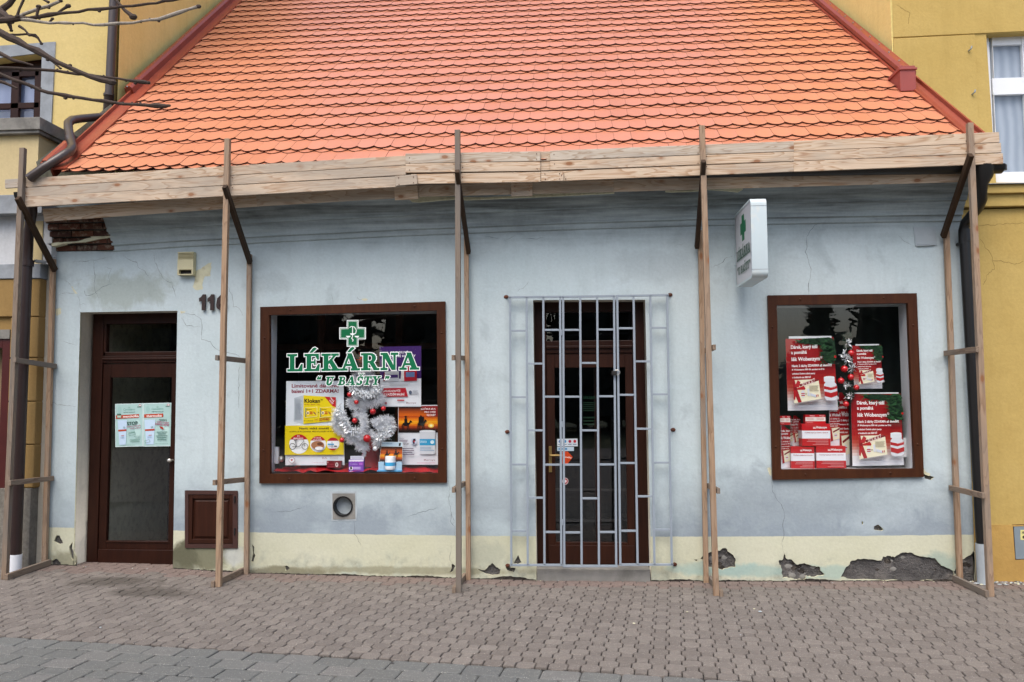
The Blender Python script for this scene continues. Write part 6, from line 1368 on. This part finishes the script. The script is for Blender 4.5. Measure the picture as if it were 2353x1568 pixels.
# triangular folded stands: two faces of the same print meeting at an edge
def tri_stand(pl, pm, pr, Y, d, lab, seed):
    (xl0, yt0, yb0), (xm, ytm, ybm), (xr0, ytr, ybr) = pl, pm, pr
    t = thing('folded_stand', tuple(at(*zr(xm, ybm), Y)), lab, 'display stand', 'folded red stands in the right shop window')
    for (a, b, Ya, Yb, u0, u1) in ((pl, pm, Y+d, Y, 0., .55), (pm, pr, Y, Y+d, .0, .9)):
        tl, bl = at(*zr(a[0], a[1]), Ya), at(*zr(a[0], a[2]), Ya); tr, br = at(*zr(b[0], b[1]), Yb), at(*zr(b[0], b[2]), Yb)
        if (tr-tl).length < .03: continue
        F = Flat([tl, tr, br, bl], (0, 0, 1, 1), '#b8bcc4', step=.0002)
        # crop of the print: only the part that fits the narrow face
        F.rect(0, 0, 1, 1, '#9c1219'); F.k += 1
        for c, y0_, y1_ in (('#ab2a22', .52, .6), ('#b5463a', .6, .65), ('#c98f88', .65, .72), ('#d8c8ca', .72, .8), ('#dee0e6', .8, 1.)): F.poly([(0, y0_), (1, y0_), (1, y1_), (0, y1_)], c, lay=F.k)
        F.poly([(.3, 0), (1, 0), (1, .12), (.6, .07)], '#1f3c26')
        W = '#f0ecec'
        F.text('rek, kter', .02, .11, .98, .165, W, .035); F.text('pomáhá', .02, .18, .75, .235, W, .035); F.text('k Wobe', .02, .265, .98, .33, W, .045); F.text('c 2 dárky Z', .02, .37, .98, .405, W, .03); F.text('benzymu 800', .02, .43, .98, .455, W, .03); F.text('atní české', .02, .485, .98, .51, W, .03); F.text('notě cca', .02, .535, .8, .558, W, .03)
        F.poly([(.05, .6), (.98, .58), (.98, .84), (.12, .88)], '#e4dfc4'); F.poly([(.05, .6), (.2, .6), (.35, .88), (.12, .89)], '#a0141e'); F.poly([(.3, .67), (.98, .59), (.98, .63), (.35, .7)], '#7c1420'); F.ell(.6, .76, .14, .045, '#d2d5da'); F.rect(.47, .75, .73, .765, '#b01c26')
        F.build('face', t)
    return t
tri_stand((190, 1100, 1410), (198, 1100, 1432), (268, 1100, 1425), .08, .05, 'narrow folded red stand at the far left edge of the right window', 1)
tri_stand((262, 1030, 1250), (292, 1027, 1262), (346, 1027, 1255), .19, .04, 'half hidden folded red stand behind the stacked boxes at the left', 2)
tri_stand((566, 922, 1190), (568, 922, 1262), (645, 922, 1258), .14, .03, 'narrow folded red stand right of the upper box, under the hanging poster', 3)
tri_stand((637, 850, 1390), (640, 850, 1408), (722, 850, 1408), .18, .05, 'tall folded red stand between the stacked boxes and the lower right poster', 4)
m = MB(); a = at(*zr(722, 850), .16); b = at(*zr(740, 1415), .16); m.box((a.x, .16, b.z), (b.x-.004, .2, a.z), BLACK); tag(m.build('black_strip', bevel=.002), 'black upright strip between the tall folded stand and the lower right poster', 'strip')
# stacked boxes
RB_ = '#b8151c'
def abox(txt2, name=True):
    def f(F):
        F.rect(0, 0, 1, 1, '#b9161d'); F.rect(0, .3, 1, .66, '#dfe2e8')
        F.text('lék', .4, .13, .5, .21, '#f0e4e4', .03); F.text('Wobenzym', .5, .1, .88, .23, '#f0e4e4', .03); F.text(txt2, .1, .36, .92, .43, '#a02a30', .01)
        for i, w_ in enumerate((.72, .76, .45, .55)): F.rect(.92-w_, .71+i*.07, .92, .735+i*.07, '#d88a8a')
    return f
def bigbox(x0, y0, x1, y1, xs_, Y, lab, txt2, yaw_side):
    a, b = at(*zr(x0, y0), Y), at(*zr(x1, y1), Y); t = thing('medicine_carton', ((a.x+b.x)/2, Y, b.z), lab, 'carton', 'red and white cartons stacked in the right window')
    sx = at(*zr(xs_, y0), Y+.05).x; dp = .13; sh = (sx-a.x)
    m = MB(); lo = [(a.x, Y, b.z), (b.x, Y, b.z), (b.x+sh*.0, Y+dp, b.z), (a.x+sh, Y+dp, b.z)]; hi = [(p_[0], p_[1], a.z) for p_ in lo]; m.hexa(lo, hi, ink(RB_)); m.build('carton', t, bevel=.0015)
    F = Flat([(a.x, Y-.0006, a.z-.001), (b.x, Y-.0006, a.z-.001), (b.x, Y-.0006, b.z+.001), (a.x, Y-.0006, b.z+.001)], (0, 0, 1, 1), paper=False); abox(txt2)(F); F.build('front_print', t)
    e = .0008; z_h = lambda v: a.z+(b.z-a.z)*v
    F = Flat([(a.x+sh-e, Y+dp, a.z), (a.x-e, Y, a.z), (a.x-e, Y, b.z), (a.x+sh-e, Y+dp, b.z)], (0, 0, 1, 1), paper=False); F.rect(0, .3, 1, .66, '#c8ccd2'); F.build('side_print', t)
bigbox(382, 1262, 690, 1432, 385, .1, 'front right carton of the stack, at the foot of the tall folded stand', 'Urychluje hojení po úrazech a operacích', 0) if False else None
bigbox(466, 1262, 697, 1430, 455, .05, 'lower right red and white carton of the stack', 'Urychluje hojení po úrazech a operacích', 0)
bigbox(273, 1266, 456, 1432, 268, .06, 'lower left red and white carton of the stack', 'Posiluje oslabenou imunitu', 0)
bigbox(356, 1092, 578, 1261, 345, .05, 'middle carton resting on the two lower ones', 'Urychluje hojení po úrazech a operacích', 0)
def asm(F):
    F.rect(0, 0, 1, 1, '#b9161d'); F.rect(0, .25, 1, .7, '#e4dfd8'); F.text('Wobenzym', .22, .06, .46, .17, '#f0e4e4', .03); F.text('Wobenzym', .7, .06, .94, .17, '#f0e4e4', .03); grey_lines(F, .05, .45, .35, .6, 3, '#d8a8a0', 3); grey_lines(F, .55, .95, .35, .6, 3, '#d8a8a0', 4); grey_lines(F, .05, .4, .78, .92, 2, '#dc9090', 3)
carton('medicine_carton', zr, 383, 1022, 540, 1091, .08, .08, RB_, asm, 'small flat double carton on top of the stack', 'carton', 'red and white cartons stacked in the right window')
carton('medicine_carton', zr, 190, 1030, 270, 1099, .07, .05, RB_, asm, 'small flat carton on the folded stand at the left edge', 'carton', 'red and white cartons stacked in the right window')
# green garland
gd = thing('green_garland', tuple(at(*zr(710, 395), .1)), 'hanging green garland with red baubles and silver strips in the right window', 'garland')
m = MB(); needles(m, zpl_([(705, 400, 0), (690, 480, 0), (720, 560, 0), (690, 640, 0), (735, 700, 0), (700, 770, 0), (725, 830, 0), (735, 900, 0), (700, 935, 0)], zr, .065), .042, 3000, GREENN, wd=.0016, seed=77)
needles(m, zpl_([(640, 640, 0), (690, 630, 0), (760, 660, 0)], zr, .065), .035, 2200, GREENN, wd=.0016, seed=78); needles(m, zpl_([(690, 850, 0), (760, 870, 0)], zr, .065), .035, 2200, GREENN, wd=.0016, seed=79); needles(m, zpl_([(660, 420, 0), (740, 410, 0)], zr, .065), .03, 1800, GREENN, wd=.0016, seed=80); m.build('needles', gd)
m = MB()
for k, (x, y) in enumerate(((715, 470), (710, 600), (745, 660), (700, 790), (720, 880), (680, 560))): needles(m, zpl_([(x-20, y, -.03), (x+20, y+5, -.03)], zr, .065), .02, 700, SILV, .035, .0035, seed=90+k, foil=True)
m.build('foil_strips', gd)
for (x, y, r) in ((735, 550, 26), (683, 670, 27), (733, 733, 25), (657, 760, 25), (775, 812, 22), (695, 940, 24)):
    m = MB(); q = at(*zr(x, y), .035); R_ = r/3.332/228; m.ball(q, R_, REDB, 20); m.tube([q+V((0, 0, R_)), q+V((0, 0, R_+.012))], .004, CHROME, 6); m.build('bauble', gd, smooth=True)
# ------------------------------------------------------------------ door posters : crop (420,1560) x7.84
zd = lambda x, y: ((420+x/7.839)/1.7, (1560+y/7.839)/1.7)
def tube_(F, x, y, w, h):
    F.poly([(x, y), (x+w, y), (x+w*.86, y+h), (x+w*.18, y+h)], '#b9cfe4'); 
    for a_ in (-60, -30, 0, 30, 60):
        s_, c_ = math.sin(math.radians(a_)), math.cos(math.radians(a_)); F.poly([(x+w*.7, y+h*.36), (x+w*.7+s_*50-c_*7, y+h*.36-c_*60), (x+w*.7+s_*75, y+h*.36-c_*90), (x+w*.7+s_*50+c_*7, y+h*.36-c_*60)], '#3d6b5a')
    F.poly([(x+w*.05, y+h*.39), (x+w*.94, y+h*.37), (x+w*.93, y+h*.445), (x+w*.07, y+h*.46)], '#b4482e'); F.rect(x+w*.4, y+h*.62, x+w*.68, y+h*.645, '#b06a6a'); grey_lines(F, x+w*.3, x+w*.75, y+h*.68, y+h*.76, 3, '#9ab4c8', 3)
def doorposter(c, title, x0, right, lab):
    F = Flat(quad([zd(*q) for q in c], .232), (x0, 140, x0+860, 1450), '#a9cdc8'); F.rect(x0, 140, x0+860, 1450, '#c9dcdc'); F.rect(x0+18, 160, x0+842, 1430, '#a8c9c6')
    F.ell(x0+140, 330, 60, 110, '#9cc2be'); F.ell(x0+700, 900, 90, 260, '#b2d0cc')
    F.text('Cannaderm', x0+255, 285, x0+610, 350, '#5f9688', 0, 0, .25); F.text('LÉČIVÉ KONOPÍ', x0+260, 385, x0+612, 420, '#35574c', .02)
    for a_ in (-50, 0, 50): s_, c_ = math.sin(math.radians(a_)), math.cos(math.radians(a_)); F.poly([(x0+430, 290), (x0+430+s_*30-8, 290-c_*40), (x0+430+s_*60, 290-c_*80), (x0+430+s_*30+8, 290-c_*40)], '#7fae9c')
    F.ell(x0+765, 205, 42, 34, '#c4747c'); F.ell(x0+765, 208, 26, 20, '#c9dcdc'); F.rect(x0+680, 235, x0+800, 262, '#5f8078')
    F.poly([(x0+25, 490), (x0+740, 468), (x0+740, 575), (x0+25, 595)] if not right else [(x0+25, 475), (x0+610, 462), (x0+610, 568), (x0+25, 578)], '#b4482e'); F.text(title, x0+(250 if not right else 100), 490, x0+(730 if not right else 570), 562, '#f0e6e2', .04, -.02)
    tube_(F, x0+(80 if not right else 40), 640, 290 if not right else 330, 745)
    if not right:
        F.rect(x0+70, 440, x0+195, 475, '#3d6b5a'); F.rect(x0+75, 500, x0+195, 560, '#a8c9b6'); F.text('STOP', x0+380, 690, x0+700, 795, '#27483f', .04, -.06); F.text('bolestem kloubů,', x0+370, 800, x0+800, 850, '#a0406a', .02, -.08); F.text('svalů a šlach', x0+470, 860, x0+800, 905, '#a0406a', .02, -.08)
        F.line([(x0+430, 1020), (x0+610, 990), (x0+640, 1085), (x0+445, 1115), (x0+430, 1020)], 8, '#4a7a68'); F.text('Originál', x0+450, 1015, x0+610, 1050, '#4a7a68', .02, -.15); F.text('Konopné', x0+600, 1125, x0+800, 1148, '#35574c', .02); F.text('mazání', x0+640, 1175, x0+800, 1200, '#35574c', .02); grey_lines(F, x0+480, x0+800, 1225, 1320, 3, '#5d857a', 3)
    else:
        F.text('NOVINKA', x0+495, 625, x0+730, 690, '#35574c', .02, .08); F.text('hřejivé mazání', x0+420, 690, x0+790, 760, '#a0406a', .02, .1); F.text('bolestem zabrání', x0+380, 745, x0+800, 820, '#a0406a', .02, .1); F.poly([(x0+500, 850), (x0+560, 850), (x0+600, 870), (x0+650, 945), (x0+580, 925), (x0+530, 895)], '#b03a28')
        for i, (a_, b_) in enumerate(((420, 740), (450, 700), (400, 750), (440, 720), (440, 720))): F.rect(x0+a_, 1008+i*58, x0+b_, 1028+i*58, '#4f776c')
        F.line([(x0+60, 1270), (x0+200, 1240), (x0+225, 1310), (x0+75, 1345), (x0+60, 1270)], 8, '#4a7a68')
    F.text('www.cannaderm.cz', x0+(240 if not right else 380), 1385 if not right else 1350, x0+(620 if not right else 780), 1405 if not right else 1372, '#35574c', 0)
    tag(F.build('poster'), lab, 'poster', 'pale green posters on the left door')
doorposter([(232, 146), (1094, 124), (1086, 1446), (243, 1465)], 'mentholka', 236, False, 'pale green poster with the word STOP, left one of the pair on the door')
doorposter([(1098, 124), (1966, 106), (1954, 1440), (1094, 1452)], 'thermolka', 1098, True, 'pale green poster with a red pepper, right one of the pair on the door')
# stickers on the barred door
def sticker(pts, Y, lab, art): F = Flat(quad([gr(*q) for q in pts], Y), (0, 0, 1, 1), '#d0d4d8', .0008); art(F); tag(F.build('sticker'), lab, 'sticker', 'stickers on the glass of the barred door')
def ab1(F):
    F.rect(0, 0, 1, 1, '#cdd6dc')
    for i, c in enumerate(('#2a6aa8', '#3a8ac0', '#b03050', '#c02838')): F.ell(.14+i*.24, .35, .07, .2, c); F.rect(.05+i*.24, .7, .22+i*.24, .8, '#6a8498')
sticker([(347, 772), (447, 770), (448, 808), (347, 808)], .235, 'row of four small card logos on a white sticker', ab1)
def ab2(F): F.rect(0, 0, 1, 1, '#b8ccd8'); F.rect(.08, .25, .6, .75, '#5a90b8')
sticker([(347, 811), (429, 811), (429, 831), (347, 831)], .235, 'narrow pale blue sticker under the card logos', ab2)
def ab3(F): F.rect(0, 0, 1, 1, '#c8421a'); F.text('benefity', .1, .4, .8, .62, '#f4e0d8', .02, .1)
F = Flat(quad([gr(*q) for q in ((376, 828), (398, 838), (422, 862), (398, 892))], .234), (0, 0, 1, 1), '#c8421a', .0008)
F = Flat(quad([gr(*q) for q in ((372, 830), (424, 830), (424, 895), (372, 895))], .234), (0, 0, 1, 1), paper=False); F.poly([(0, .05), (.5, .05), (1, .48), (.5, .98), (0, .98)], '#cc4518'); F.text('benefity', .08, .42, .9, .58, '#f4e0d8', .02, .1)
tag(F.build('sticker'), 'orange arrow shaped sticker beside the door handle', 'sticker', 'stickers on the glass of the barred door')
F = Flat(quad([gr(*q) for q in ((372, 962), (402, 962), (402, 996), (372, 996))], .234), (0, 0, 1, 1), paper=False); F.ell(.5, .5, .5, .5, '#c8b8b8'); F.ell(.5, .5, .4, .4, '#a02c30'); F.ell(.5, .5, .22, .22, '#e0d0d0'); tag(F.build('sticker'), 'small round red and white sticker low on the door glass', 'sticker', 'stickers on the glass of the barred door')
F = Flat(quad([gr(*q) for q in ((470, 560), (545, 560), (545, 720), (470, 720))], .25), (0, 0, 1, 1), paper=False); F.serif('LÉKÁRNA', .02, .02, 1.0, .1, 0, '#123d2a'); grey_lines(F, .05, .95, .2, .5, 5, '#12301f', 3); grey_lines(F, .05, .95, .65, .95, 3, '#12301f', 5); tag(F.build('opening_hours'), 'dim green opening hours lettering on the glass of the barred door', 'lettering')
# ------------------------------------------------------------------ bare tree whose twigs hang into the view
YB_ = -5.3
tr = thing('bare_tree', (-4.4, -5.9, 0), 'leafless tree at the left whose bare budding twigs reach across the upper left corner', 'tree')
m = MB(); j0 = at(-420, 150, YB_)
m.tube([(-4.4, -5.9, -.1), (-4.42, -5.88, .8), (-4.35, -5.85, 1.9), (-4.4, -5.75, 3.2), (-4.5, -5.6, 4.4), (-4.4, -5.5, 5.6)], [.2, .15, .13, .115, .09, .05], BARK, 14); m.build('trunk', tr, smooth=True)
zA = lambda x, y: (x/2.961, y/2.961)
TW_ = [([(-600, 250), (-300, 190), (-80, 150), (60, 135), (130, 128), (270, 120), (400, 95), (600, 70), (750, 55), (900, 40), (1230, -5)], [34, 30, 26, 24, 16, 15, 11, 10, 10, 10, 8], 0), ([(150, 132), (270, 146), (340, 158), (500, 162), (700, 168), (800, 165), (900, 155), (1080, 132), (1220, 86), (1350, 48)], [16, 12, 10, 9, 9, 9, 9, 10, 11, 9], 1), ([(120, 118), (220, 78), (330, 42), (412, 8)], [12, 13, 13, 11], 1),
 ([(-700, 60), (-300, 120), (0, 222), (120, 282), (260, 348), (400, 425), (560, 500), (690, 545), (762, 562)], [34, 26, 20, 20, 20, 18, 18, 20, 14], 0), ([(-600, 400), (-200, 455), (0, 462), (180, 472), (330, 478), (460, 494), (600, 512), (800, 535), (980, 560), (1010, 565)], [18, 14, 12, 12, 12, 12, 10, 9, 12, 8], 0), ([(-500, 350), (-150, 440), (0, 505), (100, 545), (330, 630), (500, 660), (700, 690), (900, 710), (1120, 722), (1150, 722)], [18, 14, 12, 13, 13, 12, 11, 11, 16, 8], 0),
 ([(20, 60), (60, 30), (110, -30)], [22, 20, 16], 0), ([(-100, 0), (30, 90), (60, 135)], [26, 22, 20], 0), ([(60, 150), (75, 210)], [20, 8], 0), ([(130, 178), (170, 210), (200, 240)], [10, 8, 6], 0), ([(60, 236), (180, 240), (240, 243), (262, 262), (285, 295)], [8, 8, 14, 8, 6], 0), ([(760, -30), (850, 68), (905, 118)], [12, 12, 14], 0), ([(270, -20), (325, 15)], [10, 8], 0), ([(-50, 340), (0, 365), (90, 408), (215, 442)], [12, 11, 9, 6], 0), ([(240, 340), (330, 400), (410, 462)], [9, 9, 8], 0), ([(165, -10), (130, 70), (118, 112)], [9, 8, 8], 0), ([(250, 110), (262, 45)], [9, 11], 0), ([(395, 85), (460, 42)], [7, 10], 0), ([(330, 160), (355, 130)], [8, 6], 0), ([(-50, 540), (30, 565), (115, 605)], [12, 11, 6], 0), ([(-300, 190), (-100, 60), (0, 90), (60, 130)], [26, 22, 22, 22], 0), ([(-900, 500), (-600, 400)], [20, 18], 0), ([(-900, 420), (-500, 350)], [20, 18], 0)]
rt2 = random.Random(6)
for k, (pts, rad, pale) in enumerate(TW_):
    m = MB(); Yk = YB_+(-.5 if k == 3 else .25*math.sin(k*1.9)*(0 if k < 3 else 1))
    P_ = [at(*zA(x, y), Yk) for x, y in pts]; R_ = [r/2.961/560*1.0*(1.0 if k != 3 else .85) for r in rad]
    # subdivide with nodes (buds)
    PP, RR = [P_[0]], [R_[0]]
    for i in range(len(P_)-1):
        n = max(1, int((P_[i+1]-P_[i]).length/.035))
        for j_ in range(1, n+1):
            t_ = j_/n; q = P_[i].lerp(P_[i+1], t_)+V((rt2.gauss(0, .0012), rt2.gauss(0, .0012), rt2.gauss(0, .0015))); PP.append(q); RR.append((R_[i]+(R_[i+1]-R_[i])*t_)*(1.35 if rt2.random() < .16 else rt2.uniform(.9, 1.05)))
    m.tube(PP, RR, BARKL if pale else BARK, 8)
    for i in range(2, len(PP)-1):
        if rt2.random() < .22: m.ball(PP[i]+V((0, 0, RR[i]*rt2.choice((-1, 1)))), RR[i]*rt2.uniform(.6, .9), BARK, 6, (1.3, 1, 1))
    m.ball(PP[-1], RR[-1]*1.25, BARK, 8, (1.4, 1, 1)); m.build('twig', tr, smooth=True)
m = MB()
for a_ in (at(*zA(-600, 250), YB_), at(*zA(-700, 60), YB_-.5), at(*zA(-900, 500), YB_), at(*zA(-900, 420), YB_)):
    m.tube([(-4.4, -5.75, 3.0), V((-4.4, -5.75, 3.1)).lerp(a_, .5)+V((0, 0, .05)), a_], [.05, .035, .02], BARK, 8)
m.build('limb', tr, smooth=True)
# dark park trees across the square (seen only as reflections in the glass)
rr5 = random.Random(14); m = MB()
def conifer(x, y, h, r):
    m.tube([(x, y, -.1), (x, y, h*.9)], [.3, .05], BARK, 8)
    if not -14 < x < -10.4: lathe(m, x, y, [(.2, .3), (r*.62, .8), (r*.55, h*.3), (r*.36, h*.6), (.1, h*.92)], LEAFD, 9)
    vs, fs = [], []
    for _ in range(int((620 if not -14 < x < -10.4 else 200)*h/10)):
        t_ = rr5.random()**.8; z = .6+t_*(h-.6); rad = r*(1-t_)**.85*rr5.uniform(.35, 1.05); a = rr5.uniform(0, 6.283); c = V((x+rad*math.cos(a), y+rad*math.sin(a), z)); s_ = rr5.uniform(.35, .8)*(1.1-.6*t_)
        d1 = V((rr5.gauss(0, 1), rr5.gauss(0, 1), rr5.gauss(0, .5))).normalized()*s_; d2 = V((rr5.gauss(0, 1), rr5.gauss(0, 1), rr5.gauss(0, .5))).normalized()*s_
        o = len(vs); vs += [c, c+d1, c+d1*.6+d2, c+d2]; fs.append((o, o+1, o+2, o+3))
    m.add(vs, fs, LEAFD)
for x in list(np.arange(-46, 9, 2.7))+[17, 20.5, 25, 29, 33, 38, 44]:
    conifer(x+rr5.uniform(-1, 1), -36+rr5.uniform(-3, 3), rr5.uniform(14, 19) if x < 9 else rr5.uniform(8, 13), rr5.uniform(2.6, 3.6))
conifer(13.2, -36, 9., 1.6)
for x in np.arange(-50, 52, 2.2): conifer(x, -42+rr5.uniform(-1, 1), rr5.uniform(3.6, 5.2), 2.6)
tag(m.build('park_woodland'), 'dark park trees across the square, mirrored in the shop windows', 'woodland', kind='stuff')
# ------------------------------------------------------------------ light and camera
w = bpy.data.worlds.new('World'); SC.world = w; w.use_nodes = True; nt = w.node_tree
sky = nt.nodes.new('ShaderNodeTexSky'); sky.sky_type = 'NISHITA'; sky.sun_disc = False
EL, AZ = math.radians(58), math.radians(195)   # azimuth measured clockwise from +Y
sky.sun_elevation = EL; sky.sun_rotation = AZ; sky.air_density = 1.; sky.dust_density = 4.; sky.ozone_density = .6
bg = nt.nodes['Background']; bg.inputs['Strength'].default_value = .15; L(nt, sky.outputs[0], bg.inputs['Color'])
sun = bpy.data.lights.new('sun', 'SUN'); sun.energy = 1.1; sun.angle = math.radians(50); sun.color = (1, .97, .93)
so_ = bpy.data.objects.new('sun', sun); COL.objects.link(so_)
dv = V((math.sin(AZ)*math.cos(EL), math.cos(AZ)*math.cos(EL), math.sin(EL))); so_.rotation_euler = dv.to_track_quat('Z', 'Y').to_euler(); so_.location = (0, -10, 15)
cd = bpy.data.cameras.new('camera'); cd.sensor_width = 36; cd.lens = FPX/2353*36; cd.clip_start = .05; cd.clip_end = 500
co_ = bpy.data.objects.new('camera', cd); COL.objects.link(co_); co_.location = CAM
co_.rotation_euler = Matrix((RT, UP, -FW)).transposed().to_euler(); SC.camera = co_
SC.view_settings.view_transform = 'Standard'; SC.view_settings.look = 'None'; SC.view_settings.exposure = .82; SC.view_settings.gamma = 1
